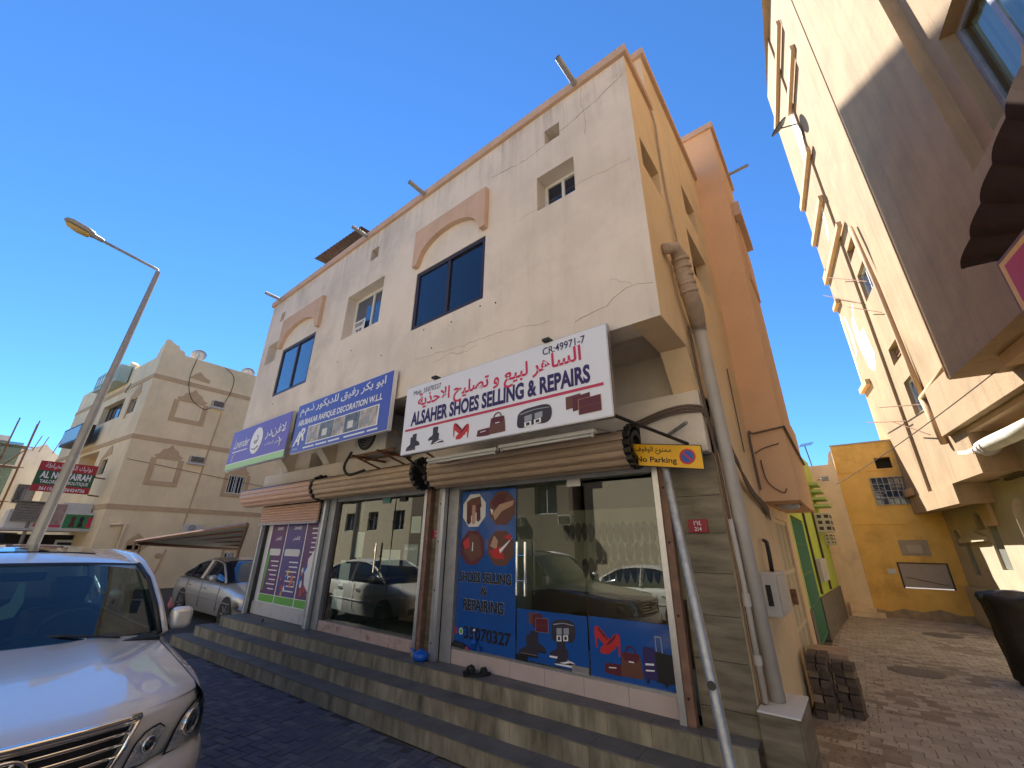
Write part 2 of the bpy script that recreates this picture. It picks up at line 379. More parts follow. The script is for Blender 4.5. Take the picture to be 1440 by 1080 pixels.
def window(parent, a0, a1, b0, b1, c, mp, fm, gm, n=2, fw=.045, out=-1, slide=True, mull=None, name='window'):
    """frame of a window with its panes as sub-parts; out = direction of the outside along c"""
    m = MB(); t = .05
    m.box(a0, a1, b0, b0+fw, c, c+out*t, mp); m.box(a0, a1, b1-fw, b1, c, c+out*t, mp)
    m.box(a0, a0+fw, b0+fw, b1-fw, c, c+out*t, mp); m.box(a1-fw, a1, b0+fw, b1-fw, c, c+out*t, mp)
    w = (a1-a0)/n
    for i in range(1, n): m.box(a0+i*w-fw*.45, a0+i*w+fw*.45, b0+fw, b1-fw, c+out*.003, c+out*(t-.006), mp)
    fr = m.build(name, fm, parent, bevel=.004)
    for i in range(n):
        p = MB(); x0 = a0+i*w+(fw if i == 0 else fw*.45); x1 = a0+(i+1)*w-(fw if i == n-1 else fw*.45)
        p.box(x0, x1, b0+fw, b1-fw, c+out*(.012 if i % 2 else .022), c+out*(.02 if i % 2 else .03), mp)
        p.build('pane', gm, fr)
    return fr

# ============================================================ SHOP BUILDING
B = thing('shop_building', (-5.4, 3.15, 0), 'cream three storey corner building with brown arches over its windows and shops below', 'building')
FY = 3.15; XL, XR = -9.9, -.88
fh = [(-4.35, -2.96, 4.70, 5.68), (-6.33, -5.23, 5.17, 6.06), (-2.13, -1.61, 5.59, 6.12), (-2.00, -1.78, 6.61, 6.85),
      (-5.79, -5.55, 6.60, 6.85), (-9.33, -9.12, 6.58, 6.82), (-8.75, -7.35, 4.63, 5.70), (-9.61, -9.07, 5.56, 6.06)]
fh = [(*h, .06) if i in (0, 6) else (*h, .24) for i, h in enumerate(fh)]
w = MB(); w.holes(XL, XR, 3.7, 7.2, FY, fh, .24)
w.box(XL, XR-.26, 3.7, 3.705, FY+.001, FY+.26, TP and (lambda a, b, c: Vector((a, c, b))))
w.quad((XL, FY, 3.7), (XL, FY, 7.2), (XL, 11, 7.2), (XL, 11, 3.7)); w.quad((XL, 4.4, 0), (XL, 4.4, 3.7), (XL, 11, 3.7), (XL, 11, 0))
w.quad((XL, 11, 0), (XL, 11, 7.2), (-2.5, 11, 7.2), (-2.5, 11, 0)); w.quad((-2.5, 11, 0), (-2.5, 11, 7.2), (XR, 9.6, 7.2), (XR, 9.6, 0))
w.quad((XL, FY+.2, 7.0), (XR-.1, FY+.2, 7.0), (XR-.1, 9.6, 7.0), (XL, 11, 7.0))
w.quad((XL, FY+.2, 7.0), (XL, FY+.2, 7.2), (XR, FY+.2, 7.2), (XR, FY+.2, 7.0))
# inner side of the overhang beam, its soffit, and the wall set back above the shops
w.quad((XL, FY+.26, 3.7), (XR-.26, FY+.26, 3.7), (XR-.26, FY+.26, 3.86), (XL, FY+.26, 3.86))
w.quad((XL, FY+.26, 3.86), (XR, FY+.26, 3.86), (XR, 4.4, 3.86), (XL, 4.4, 3.86))
w.holes(XL-.5, XR, 3.2, 3.86, 4.3, [(-9.0, -8.42, 3.36, 3.70)], .35)
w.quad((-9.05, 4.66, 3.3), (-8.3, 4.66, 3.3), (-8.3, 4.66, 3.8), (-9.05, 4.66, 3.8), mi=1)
w.build('front_wall', [M['facade'], M['dark']], B, recalc=False)
# side wall (faces the alley)
sh = [(3.30, 3.90, 5.60, 6.02), (5.15, 5.85, 6.40, 6.95), (4.95, 5.95, 5.20, 5.97)]
w = MB(); w.holes(3.41, 6.6, 3.7, 7.2, XR, [(*h, -.24) for h in sh[1:]] , -.24, SX)
w.quad(*[SX(*p, XR) for p in ((FY, 3.7), (3.41, 3.7), (3.41, 7.2), (FY, 7.2))])
w = MB(); w.holes(FY, 6.6, 3.7, 7.2, XR, [(*h, -.24) for h in sh], -.24, SX)
w.holes(4.2, 9.6, 0, 3.3, XR, [(7.5, 9.0, .0, 2.3, -.12)], -.24, SX)
w.quad(*[SX(*p, XR) for p in ((3.88, 3.7), (6.6, 3.7), (6.6, 3.3), (4.15, 3.3))])
w.quad(*[SX(*p, XR) for p in ((6.6, 3.3), (9.6, 3.3), (9.6, 7.2), (6.6, 7.2))])
w.prism([(FY+.26, 3.7), (3.88, 3.7), (4.15, 3.3), (4.3, 3.3), (4.3, 3.86), (FY+.26, 3.86)], XR-.26, XR-.003, SX)
w.quad(*[SX(*p, XR-.26) for p in ((FY, 3.7), (3.41, 3.7), (3.41, 3.86), (FY, 3.86))])
w.quad((XR-.26, FY, 3.7), (XR, FY, 3.7), (XR, FY+.26, 3.7), (XR-.26, FY+.26, 3.7))
# raised parapet block behind the corner
w.quad(*[SX(*p, XR) for p in ((3.95, 7.2), (6.6, 7.2), (6.6, 8.28), (3.95, 8.28))])
w.quad((XR-2.2, 3.95, 7.0), (XR, 3.95, 7.0), (XR, 3.95, 8.28), (XR-2.2, 3.95, 8.28))
w.quad((XR-2.2, 3.95, 8.28), (XR, 3.95, 8.28), (XR, 6.6, 8.28), (XR-2.2, 6.6, 8.28))
w.quad((XR-2.2, 3.95, 7.0), (XR-2.2, 3.95, 8.28), (XR-2.2, 6.6, 8.28), (XR-2.2, 6.6, 7.0))
w.quad((XR-2.2, 6.6, 7.0), (XR-2.2, 6.6, 8.28), (XR, 6.6, 8.28), (XR, 6.6, 7.0))
w.build('side_wall', M['side'], B, recalc=False)
# coping
m = MB(); m.box(XL-.05, XR+.04, 7.2, 7.33, FY-.05, FY+.22, FX); m.box(FY+.22, 4.0, 7.2, 7.33, XR-.2, XR+.04, SX)
m.box(3.9, 6.6, 8.28, 8.40, XR-.2, XR+.05, SX); m.box(XR-2.2, XR-.2, 8.28, 8.40, 3.9, 4.1, FX)
m.build('coping', M['peach'], B, bevel=.008)
# brackets under the overhang
for x in (-10.05, -8.15, -6.1, -4.5):
    x = max(x, XL+.001)
    m = MB(); m.prism([(FY+.262, 3.70), (3.88, 3.70), (4.22, 3.30), (4.299, 3.30), (4.299, 3.858), (FY+.262, 3.858)], x, x+.24, SX)
    m.build('bracket', M['facade'], B)
# projecting stair wing
WY, WX = 6.6, -.44
m = MB(); m.box(XR-3.0, WX, WY, 8.45, 2.45, 9.33, TP); m.box(XR+.002, WX-.002, 8.45, 9.35, 2.47, 3.9, TP)
m.prism([(7.35, 6.3), (8.3, 6.3), (8.3, 7.25), (7.35, 7.6)], WX, WX+.03, SX)
wg = m.build('stair_wing', M['wing'], B)
m = MB(); m.box(XR-3.0, WX+.05, WY-.05, 8.5, 9.33, 9.46, TP)
m.build('wing_coping', M['peach'], B, bevel=.01)
m = MB(); m.prism([(7.15, 7.9), (8.35, 7.75), (8.35, 7.55), (7.15, 7.6)], WX+.002, WX+.12, SX); m.build('window_hood', M['peach'], B)
# arches over the two large windows
def arch(a0, a1, z0, z1, rise, leg):
    m = MB(); n = 14; c = (a0+a1)/2; pts = []
    for i in range(n+1):
        t = i/n; x = a0+leg+(a1-a0-2*leg)*t; pts.append((x, z0+rise*math.sqrt(max(0, 1-(2*t-1)**2))))
    T = [(a0, z0)]+pts+[(a1, z0)]
    for i in range(len(T)-1):
        (xa, za), (xb, zb) = T[i], T[i+1]
        if xb-xa < 1e-6: continue
        P = [FX(xa, za, FY-.001), FX(xb, zb, FY-.001), FX(xb, z1, FY-.001), FX(xa, z1, FY-.001)]
        Q = [p+Vector((0, -.075, 0)) for p in P]
        m.add(P+Q, [(0, 1, 2, 3), (7, 6, 5, 4), (0, 4, 5, 1), (3, 2, 6, 7)] + ([(0, 3, 7, 4)] if i == 0 else []) + ([(1, 5, 6, 2)] if i == len(T)-2 else []))
    return m.build('arch_hood', M['peach'], B, merge=True)
arch(-4.40, -2.93, 5.78, 6.46, .42, .09); arch(-8.90, -7.22, 5.76, 6.44, .40, .09)
# windows
window(B, -4.35, -2.96, 4.70, 5.68, FY+.06, FX, M['bframe'], M['wglass'], fw=.06)
window(B, -8.75, -7.35, 4.63, 5.70, FY+.06, FX, M['bframe'], M['mirrorglass'], fw=.06)
window(B, -6.33, -5.23, 5.17, 6.06, FY+.23, FX, M['wframe'], M['mirrorglass'], fw=.05)
window(B, -2.13, -1.61, 5.59, 6.12, FY+.23, FX, M['wframe'], M['wglass'], fw=.045)
window(B, -9.61, -9.07, 5.56, 6.06, FY+.23, FX, M['wframe'], M['wglass'], fw=.045)
for a0, a1, b0, b1 in ((-2.00, -1.78, 6.61, 6.85), (-5.79, -5.55, 6.60, 6.85), (-9.33, -9.12, 6.58, 6.82)):
    m = MB()
    for k in range(3): z = b0+.04+k*(b1-b0)/3.2; m.box(a0, a1, z, z+.03, FY+.19, FY+.235, FX)
    m.box(a0, a1, b0, b1, FY+.236, FY+.24, FX, mi=1); m.build('vent', [M['alu_dull'], M['darkbrown']], B)
for h in sh: window(B, h[0], h[1], h[2], h[3], XR-.2, SX, M['bframe'], M['wglass'], fw=.04, out=1)
# TO-LET notice in the second window
nt = box('paper_notice', -6.24, -5.90, 5.24, 5.56, FY+.155, FY+.158, FX, M['paper'])
tag(nt, 'small white paper notice stuck inside the lower left pane of the white framed window', 'notice')
text('FOR RENT', -6.20, -5.94, 5.44, 5.52, FY+.153, FX, M['blackp'], nt, .02); text('39', -6.16, -5.98, 5.30, 5.39, FY+.153, FX, M['blackp'], nt, .02)
# roof drain spouts
for i, (x, dy, dz, lb) in enumerate(((-1.50, -.36, .07, 'metal drain spout poking from the parapet nearest the building corner'), (-4.33, -.30, .04, 'metal drain spout poking from the parapet above the large arched window'),
                     (-5.95, -.30, .03, 'metal drain spout poking from the parapet in front of the rusty roof sheet'), (-9.47, -.34, .03, 'metal drain spout poking from the parapet at the far left end'))):
    p0 = Vector((x, FY-.05, 7.23)); p1 = p0+Vector((-.03, dy, dz))
    m = MB(); m.tube([p0, p1], .035, 12, caps=False); m.tube([p1, p0], .028, 12, caps=False)
    tag(m.build('drain_spout', M['alu_dull'], loc=p0, smooth=True), lb, 'drain spout', 'drain spouts along the parapet')
m = MB(); m.tube([(WX+.02, 7.6, 9.0), (WX+.42, 7.6, 9.02)], .03, 10); tag(m.build('drain_spout', M['alu_dull'], loc=(WX, 7.6, 9)), 'short drain spout poking from the taller stair wing towards the alley', 'drain spout')
# rusty corrugated sheet on the roof
m = MB(); n = 30; G = []
for i in range(n+1):
    x = -8.7+i*(1.85/n); zz = 8.2+.018*(i % 2); G.append([(x, 3.33+.07*i/n, zz), (x, 5.0, zz+.1)])
rs = thing('roof_shed', (-7.8, 4.2, 7.0), 'rusty corrugated sheet roof standing above the parapet of the cream building', 'shed roof')
MB().grid(G).build('corrugated_sheet', mat('dark_rusty_sheet', (.055, .035, .028), .9, var=.3, vscale=8), rs, recalc=False)
for x in (-8.5, -7.0):
    for y in (3.6, 4.9): MB().tube([(x, y, 7.0), (x, y, 8.2)], .03, 6).build('post', M['rust'], rs)
# cracks and stains as real grooves filled dark
def crack(pts, r=.005, name='crack', par=None):
    m = MB(); P = []
    for i in range(len(pts)-1):
        a, b = Vector(pts[i]), Vector(pts[i+1]); n = max(2, int((b-a).length/.06))
        for k in range(n):
            q = a.lerp(b, k/n); P.append(q+Vector((random.uniform(-.012, .012), 0, random.uniform(-.014, .014))))
    P.append(Vector(pts[-1])); m.tube(P, [r*random.uniform(.25, .8) for _ in P], 4); return m.build(name, mat('crack_dark', (.36, .29, .22), 1.), par or B)
f = FY-.0005
for pts, r in (([(-.92, f, 6.92), (-1.25, f, 6.78), (-1.55, f, 6.72), (-1.9, f, 6.62), (-2.3, f, 6.56), (-2.9, f, 6.66)], .006),
               ([(-1.45, f, 7.15), (-1.46, f, 6.9), (-1.42, f, 6.6), (-1.44, f, 6.35)], .005),
               ([(-.9, f, 4.05), (-1.15, f, 4.10), (-1.35, f, 3.98), (-1.7, f, 3.92)], .005),
               ([(-2.0, f, 4.03), (-2.6, f, 4.12), (-3.4, f, 4.14), (-4.2, f, 4.20)], .004), ([(-1.1, f, 4.1), (-1.3, f, 4.25)], .004),
               ([(-3.0, f, 4.06), (-3.3, f, 4.03), (-3.5, f, 4.1), (-3.8, f, 4.05)], .004), ([(-.95, f, 5.6), (-1.6, f, 5.66), (-2.5, f, 5.62)], .003)):
    crack(pts, r)
for x, z in ((-6.3, 4.75), (-5.9, 4.85), (-4.05, 4.62), (-3.5, 4.55), (-3.0, 4.6), (-2.75, 4.55), (-3.85, 4.28), (-7.3, 4.9), (-5.0, 4.5), (-8.6, 4.45)):
    MB().lathe([(.011, 0), (.008, -.008), (.0, -.01)], (x, FY-.0, z), (0, 1, 0), 7).build('wall_hole', M['dark'], B)

# ------------------------------------------------------------ ground floor
BAND = MB(); BAND.box(-10.5, XR, 2.69, 3.3, 4.05, 4.42, FX); BAND.build('lintel_band', M['facade'], B, bevel=.015)
def tiles(a_edges, b_edges, c, mp, m, parent, t=.012, gap=.003, name='tile', out=-1):
    for i in range(len(a_edges)-1):
        for j in range(len(b_edges)-1):
            j_ = random.uniform(0, .0015)
            MB().box(a_edges[i]+gap, a_edges[i+1]-gap, b_edges[j]+gap, b_edges[j+1]-gap, c, c+out*(t+j_), mp).build(name, m, parent)
zc = [.0, .33, .66, .99, 1.32, 1.65, 1.98, 2.31, 2.685]
for x0, x1, zz0 in ((-1.30, XR+.012, 0), (-4.78, -4.50, .51), (-10.46, -10.25, .51)):
    m = MB(); m.box(x0, x1-.013 if x1 > -1 else x1, zz0, 2.69, 4.212, 4.5, FX); m.build('pillar_core', M['grout'], B)
tiles([-1.30, XR+.012], zc, 4.212, FX, M['tile'], B)
tiles([-4.78, -4.50], [.51]+zc[2:], 4.212, FX, M['tile'], B)
tiles([-10.46, -10.25], [.51]+zc[2:], 4.212, FX, M['tile'], B)
# tile clad block at the foot of the downpipe
pb = thing('pipe_plinth', (-.74, 4.45, 0), 'low tile clad block at the foot of the grey downpipe', 'plinth')
box('plinth_core', -.865, -.60, 4.16, 4.76, 0, .70, TP, M['grout'], pb)
tiles([-.865, -.60], [0, .36, .70], 4.16, FX, M['tile'], pb)
tiles([4.16, 4.76], [0, .36, .70], -.60, SX, M['tile'], pb, out=1)
m = MB(); m.box(-.868, -.585, 4.145, 4.775, .70, .715, TP); m.build('mortar_top', M['white_stucco'], pb, bevel=.005)

# shop interiors (one dark room each)
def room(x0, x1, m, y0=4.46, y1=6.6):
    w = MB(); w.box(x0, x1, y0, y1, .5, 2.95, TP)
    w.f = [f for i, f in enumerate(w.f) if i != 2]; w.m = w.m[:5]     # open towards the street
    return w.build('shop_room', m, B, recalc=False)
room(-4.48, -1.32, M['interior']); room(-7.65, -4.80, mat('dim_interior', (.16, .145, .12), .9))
m = MB(); m.box(-10.3, -7.66, .5, 2.95, 4.5, 4.6, FX); m.build('closed_wall', M['dark'], B)
m = MB(); m.box(-10.47, -10.3, 0, 3.3, 4.43, 11, FX); m.box(-10.5, XL+.05, 3.18, 3.3, 4.43, 11, FX); m.build('left_wall', M['side'], B)

def roll(x0, x1, yc, zc_, r, mt, label, slats=9, drop=None):
    t = thing('rolled_shutter', ((x0+x1)/2, yc, zc_), label, 'roller shutter', 'roller shutters above the shop fronts')
    for k in range(slats):
        a = R(-35)+k*R(250)/slats; b = a+R(250)/slats-.03
        rr = r-.006*(k % 3)
        def P(w, q): return (yc-math.cos(w)*q, zc_-math.sin(w)*q)
        mid = (a+b)/2
        poly = [P(a, rr), P(a*.7+b*.3, rr+.012), P(mid, rr+.016), P(a*.3+b*.7, rr+.012), P(b, rr), P(b, rr-.02), P(a, rr-.02)]
        MB().prism(poly, x0, x1, SX).build('slat', mt, t, bevel=0)
    MB().tube([(x0+.02, yc, zc_), (x1-.02, yc, zc_)], r-.03, 14).build('drum', M['darkbrown'], t)
    return t
t1 = roll(-4.42, -1.56, 3.93, 2.80, .21, M['shutter'], 'brown rolled shutter above the shoe shop window')
t2 = roll(-7.52, -4.78, 3.93, 2.82, .21, M['shutter'], 'brown rolled shutter above the middle shop')
t3 = roll(-10.75, -7.62, 3.93, 2.82, .22, M['shutter_pink'], 'pinkish roller shutter above the purple poster shop, left of the others')
def spiral_end(t, x, yc, zc_, r):
    m = MB(); n = 15
    for k in range(n):
        w = 2*math.pi*k/n; y, z = yc-math.cos(w)*r, zc_-math.sin(w)*r
        m.tube([(x-.03, y, z), (x+.03, y, z)], .042, 6)
    m.lathe([(r, -.02), (r, .03), (r*.55, .03), (r*.5, -.02)], (x, yc, zc_), (1, 0, 0), 18)
    m.build('slat_ends', M['black'], t, smooth=False)
spiral_end(t1, -1.53, 3.93, 2.80, .19); spiral_end(t1, -4.46, 3.93, 2.80, .19); spiral_end(t2, -7.57, 3.93, 2.82, .20); spiral_end(t2, -4.72, 3.93, 2.82, .2)
for k in range(7):
    z = 2.60-k*.052
    MB().prism([(4.07, z), (4.055, z-.013), (4.05, z-.026), (4.055, z-.039), (4.07, z-.05), (4.085, z-.05), (4.085, z)], -10.25, -7.78, SX).build('lowered_slat', M['shutter_pink'], t3)
box('bottom_rail', -10.25, -7.78, 2.215, 2.245, 4.04, 4.09, FX, M['alu_dull'], t3)
# guide rails
def rails(x, brown, t, side):
    box('guide_rail', x-.03, x+.03, .51, 2.68, 4.10, 4.17, FX, M['alu'], t, bevel=.004)
    box('rail_cover', x+side*.03, x+side*.10, .51, 2.68, 4.115, 4.19, FX, M['rustbrown'] if brown else M['alu_dull'], t, bevel=.003)
    for z in (.7, 1.3, 1.9, 2.4): MB().lathe([(.012, 0), (.008, -.006), (0, -.007)], (x+side*.06, 4.114, z), (0, 1, 0), 8).build('bolt', M['black'], t)
rails(-1.42, True, t1, 1); rails(-4.45, False, t1, -1); rails(-4.83, True, t2, 1); rails(-7.66, False, t2, -1); rails(-10.22, True, t3, -1)

# ------------------------------------------------------------ shoe shop front
GY = 4.25
S1 = thing('shoe_shop', (-2.9, GY, .51), 'glass front of the shoe shop with blue stickers and a double handled door', 'shop front')
box('jamb', -4.415, -4.22, .51, 2.68, 4.18, 4.42, FX, M['alu_dull'], S1, bevel=.004)
box('head_frame', -4.22, -1.45, 2.58, 2.68, 4.2, 4.36, FX, M['alu_dull'], S1, bevel=.004)
box('sill_rail', -4.22, -1.45, .665, .69, 4.21, 4.30, FX, M['alu'], S1)
xs = [-4.22, -3.76, -3.30, -2.84, -2.38, -1.92, -1.45]
for i in range(6): MB().box(xs[i]+.002, xs[i+1]-.002, .512, .665, 4.20, 4.40, FX).build('base_tile', M['pink_tile'], S1)
def pane(x0, x1, z0, z1, y, par, name='glass_panel'):
    return MB().box(x0, x1, z0, z1, y, y+.010, FX).build(name, M['shopglass'], par)
pane(-4.22, -3.245, .69, 2.58, GY, S1); dr = pane(-3.235, -2.325, .70, 2.57, GY-.012, S1, 'glass_door'); pane(-2.315, -1.45, .69, 2.58, GY, S1)
for x in (-3.18, -3.06):
    MB().tube([(x, GY-.09, 1.33), (x, GY-.09, 1.90)], .016, 12).build('handle_bar', M['chrome'], dr)
for z in (1.48, 1.75): MB().tube([(-3.20, GY-.085, z), (-3.04, GY-.085, z)], .008, 8).build('handle_bolt', M['chrome'], dr)
box('door_clamp', -2.50, -2.32, 2.50, 2.58, GY-.03, GY-.016, FX, M['alu'], dr); box('door_clamp', -3.235, -3.08, .68, .74, GY-.03, GY-.016, FX, M['black'], dr)
box('door_clamp', -2.52, -2.33, .68, .745, GY-.03, GY-.016, FX, M['alu'], dr)
# stickers sit inside the glass
SYv = GY-.018
st = MB(); st.box(-4.21, -3.25, .69, 2.55, SYv, SYv+.002, FX); st1 = st.build('blue_sticker', M['sticker'], S1)
st2 = MB().box(-3.23, -2.33, .70, 1.19, SYv, SYv+.002, FX).build('blue_sticker', M['sticker'], S1)
st3 = MB().box(-2.31, -1.455, .69, 1.20, SYv, SYv+.002, FX).build('blue_sticker', M['sticker'], S1)
SP = SYv-.002
# ---- printed pictures: polygons in a unit square
def smooth_poly(P, n=4):
    out = []; N = len(P)
    for i in range(N):
        p0, p1, p2, p3 = (Vector(P[(i+k) % N]) for k in (-1, 0, 1, 2))
        for k in range(n):
            t = k/n; q = .5*((2*p1)+(p2-p0)*t+(2*p0-5*p1+4*p2-p3)*t*t+(3*p1-p0-3*p2+p3)*t**3); out.append((q.x, q.y))
    return out
def tr(P, sx=1, ox=0, sy=1, oy=0, rot=0):
    c, s = math.cos(rot), math.sin(rot); return [(ox+sx*x*c-sy*y*s, oy+sx*x*s+sy*y*c) for x, y in P]
BOOT = [(.0, .04), (.02, .0), (.5, .0), (.97, .0), (1, .10), (.95, .26), (.70, .40), (.60, .52), (.60, .98), (.36, 1.0), (.14, .96), (.16, .60), (.06, .34)]
SOLE = [(.0, .05), (.02, .0), (.5, .0), (.97, .0), (1.0, .08), (.5, .09)]
HEEL = [(.0, .16), (.03, .02), (.24, .0), (.44, .05), (.62, .24), (.78, .40), (.88, .42), (.89, .02), (.95, .02), (1.0, .60), (.98, .92), (.86, 1.0), (.66, .88), (.44, .62), (.24, .42), (.08, .30)]
HIN = [(.34, .40), (.60, .58), (.84, .90), (.76, .92), (.56, .72), (.36, .50)]
SWOOSH = [(.20, .14), (.45, .14), (.70, .24), (.93, .22), (.70, .36), (.44, .24)]
ICONS = {
 'boots': [(M['shoe'], tr(BOOT, .66, .34, .74, .22)), (M['blackp'], tr(SOLE, .66, .34, .74, .22)), (M['shoe'], tr(BOOT, -.70, .72, .78, .0)), (M['blackp'], tr(SOLE, -.70, .72, .78, .0)), (M['tanp'], tr([(.05, .11), (.9, .11), (.9, .125), (.05, .125)], -.70, .72, .78, .0))],
 'sneakers': [(M['shoe'], tr(BOOT, -.66, .70, .78, .22)), (M['white'], tr(SOLE, -.66, .70, .78, .22)), (M['shoe'], tr(BOOT, .74, .24, .62, .0)), (M['white'], tr(SOLE, .74, .24, .75, -.01)), (M['white'], tr(SWOOSH, .74, .24, .62, .0)), (M['greyp'], tr([(.55, .40), (.72, .30), (.74, .33), (.58, .43)], .74, .24, .62, .0))],
 'heels': [(M['redshoe'], tr(HEEL, -.80, .80, .80, .20)), (M['maroon'], tr(HIN, -.80, .80, .80, .20)), (M['redshoe'], tr(HEEL, .80, .20, .80, .0)), (M['maroon'], tr(HIN, .80, .20, .80, .0))],
 'bags': [(M['maroon'], [(.0, .05), (.01, .22), (.02, .38), (.12, .42), (.36, .44), (.46, .42), (.48, .24), (.47, .02), (.24, .0)]),
          (M['brownp'], [(.44, .06), (.46, .5), (.50, .90), (.54, .96), (.74, .97), (.92, .96), (.96, .90), (.99, .5), (1, .08), (.95, .04), (.7, .03), (.5, .03)]),
          (M['maroon'], [(.50, .90), (.54, .95), (.92, .95), (.95, .90), (.90, .66), (.73, .58), (.55, .66)]),
          (M['white'], [(.12, .24), (.32, .27), (.32, .31), (.12, .28)]), (M['white'], [(.66, .60), (.80, .60), (.80, .65), (.66, .65)])],
 'belt': [(M['shoe'], [(.0, .16), (.0, .5), (.04, .76), (.2, .92), (.5, .97), (.80, .97), (.96, .84), (1, .5), (.95, .2), (.8, .06), (.5, .1), (.3, .04), (.1, .03)]),
          (M['greyp'], [(.10, .74), (.5, .84), (.90, .80), (.90, .77), (.5, .80), (.12, .70)]),
          (M['greyp'], [(.22, .30), (.44, .34), (.44, .62), (.22, .58)]), (M['greyp'], [(.52, .36), (.74, .38), (.74, .66), (.52, .62)]),
          (M['white'], [(.22, .04), (.42, .06), (.42, .30), (.22, .28)]), (M['shoe'], [(.27, .09), (.37, .10), (.37, .25), (.27, .24)]),
          (M['white'], [(.50, .08), (.70, .12), (.70, .36), (.50, .32)]), (M['shoe'], [(.55, .14), (.65, .16), (.65, .30), (.55, .28)])],
 'wallets': [(M['brownp'], [(.0, .36), (.0, .96), (.44, 1.0), (.44, .42)]), (M['maroon'], [(.20, .22), (.20, .88), (.70, .96), (.70, .28)]),
             (M['tanp'], [(.36, .0), (.36, .72), (1, .76), (1, .02)]), (M['maroon'], [(.375, .015), (.375, .705), (.985, .745), (.985, .035)]), (M['brownp'], [(.39, .34), (.39, .37), (.97, .39), (.97, .36)])],
 'suitcase': [(M['blackp'], [(.38, .06), (.40, .64), (.44, .68), (.94, .64), (.98, .60), (1, .14), (.96, .08), (.6, .04)]),
              (M['navy'], [(.0, .12), (.02, .70), (.06, .74), (.36, .74), (.40, .70), (.41, .12), (.36, .08), (.04, .08)]), (M['white'], [(.07, .36), (.34, .38), (.34, .42), (.07, .40)]), (M['white'], [(.07, .24), (.34, .26), (.34, .29), (.07, .27)]),
              (M['greyp'], [(.44, .68), (.44, 1.0), (.47, 1.0), (.47, .68)]), (M['greyp'], [(.62, .66), (.62, 1.0), (.65, 1.0), (.65, .66)]), (M['greyp'], [(.44, .97), (.44, 1.0), (.65, 1.0), (.65, .97)]),
              (M['blackp'], [(.08, .0), (.14, .0), (.15, .08), (.07, .08)]), (M['blackp'], [(.62, .0), (.70, .0), (.71, .06), (.62, .06)])],
}
SMOOTH = ('boots', 'sneakers', 'heels', 'belt', 'bags')
def icon(kind, a0, a1, b0, b1, c, mp, par, name, out=-1):
    mats, m = [], MB()
    for i, (mt, poly) in enumerate(ICONS[kind]):
        if mt not in mats: mats.append(mt)
        if kind in SMOOTH and len(poly) > 5: poly = smooth_poly(poly)
        m.prism([(a0+x*(a1-a0), b0+y*(b1-b0)) for x, y in poly], c+out*.0006*i, c+out*.0006*(i+1)-out*.0001, mp, mats.index(mt))
    if kind == 'bags':
        m.tube([mp(a0+(.60+.13*(1-math.cos(t)))*(a1-a0), b0+(.95+.26*math.sin(t))*(b1-b0), c+out*.002) for t in [i*math.pi/8 for i in range(9)]], (a1-a0)*.016, 6, mats.index(M['maroon']))
    return m.build(name, mats, par)
def octa(cx, cz, rw, rh, mts, par):
    P = [(cx+rw*math.cos(R(22.5+45*k))*1.04, cz+rh*math.sin(R(22.5+45*k))*1.04) for k in range(8)]
    m = MB(); m.prism(P, SP-.001, SP, FX, 0)
    for i, (mi, poly) in enumerate(mts[1]):
        m.prism([(cx+x*rw, cz+y*rh) for x, y in poly], SP-.0016-.0005*i, SP-.0011-.0005*i, FX, mi)
    return m.build('printed_picture', mts[0], par)
octa(-3.965, 2.30, .215, .22, ([M['paper'], M['brownp'], M['maroon'], M['tanp']], [(1, [(-.6, -.5), (-.66, .5), (-.3, .7), (.5, .8), (.62, .2), (.3, -.1)]), (2, [(-.6, -.7), (-.55, .3), (-.28, .3), (-.22, -.7), (-.4, -.85)]), (3, [(-.14, -.75), (-.16, .3), (.1, .3), (.16, -.7), (0, -.85)]), (2, [(.24, -.6), (.22, .3), (.5, .35), (.58, -.55), (.4, -.7)])]), st1)
octa(-3.48, 2.31, .22, .215, ([M['brownp'], M['maroon'], M['tanp'], M['white']], [(1, [(-.85, .3), (-.3, .8), (.4, .8), (.1, .1), (-.5, .0)]), (2, [(-.7, -.3), (-.2, .2), (.9, .4), (.8, .1), (.0, -.2), (-.5, -.7)]), (3, [(-.9, .0), (-.75, -.4), (-.65, -.1)])]), st1)
octa(-3.97, 1.83, .22, .215, ([M['maroon'], M['redshoe'], M['brownp'], M['white']], [(2, [(-.7, -.2), (-.2, .8), (.5, .7), (.8, -.4), (.0, -.8)]), (1, [(-.8, .3), (-.3, .6), (-.2, .0), (-.6, -.1)]), (3, [(-.02, -.2), (.0, .3), (.06, .3), (.06, -.2)])]), st1)
octa(-3.49, 1.83, .215, .21, ([M['brownp'], M['tanp'], M['white'], M['redshoe']], [(1, [(-.8, .1), (-.5, .7), (-.2, .4), (-.3, -.1)]), (3, [(-.9, -.2), (.0, .1), (.3, -.6), (-.4, -.6)]), (2, [(-.1, -.1), (.2, .1), (.9, .6), (.5, .2), (.0, -.3)]), (3, [(.2, .6), (.7, .8), (.8, .4)])]), st1)
def outlined(body, a0, a1, b0, b1, y, par, bold=.036, sh=0):
    text(body, a0-.0025, a1+.0025, b0-.0025, b1+.0025, y, FX, mat('pale_outline', (.50, .52, .56), .5), par, bold+.014, sh); text(body, a0, a1, b0, b1, y-.003, FX, M['blackp'], par, bold, sh)
outlined('SHOES SELLING', -4.17, -3.31, 1.42, 1.54, SP, st1); outlined('&', -3.80, -3.68, 1.285, 1.38, SP, st1, .02); outlined('REPAIRING', -4.08, -3.42, 1.10, 1.23, SP, st1)
text('B', -4.21, -4.16, .83, .90, SP, FX, M['red'], st1, .04)
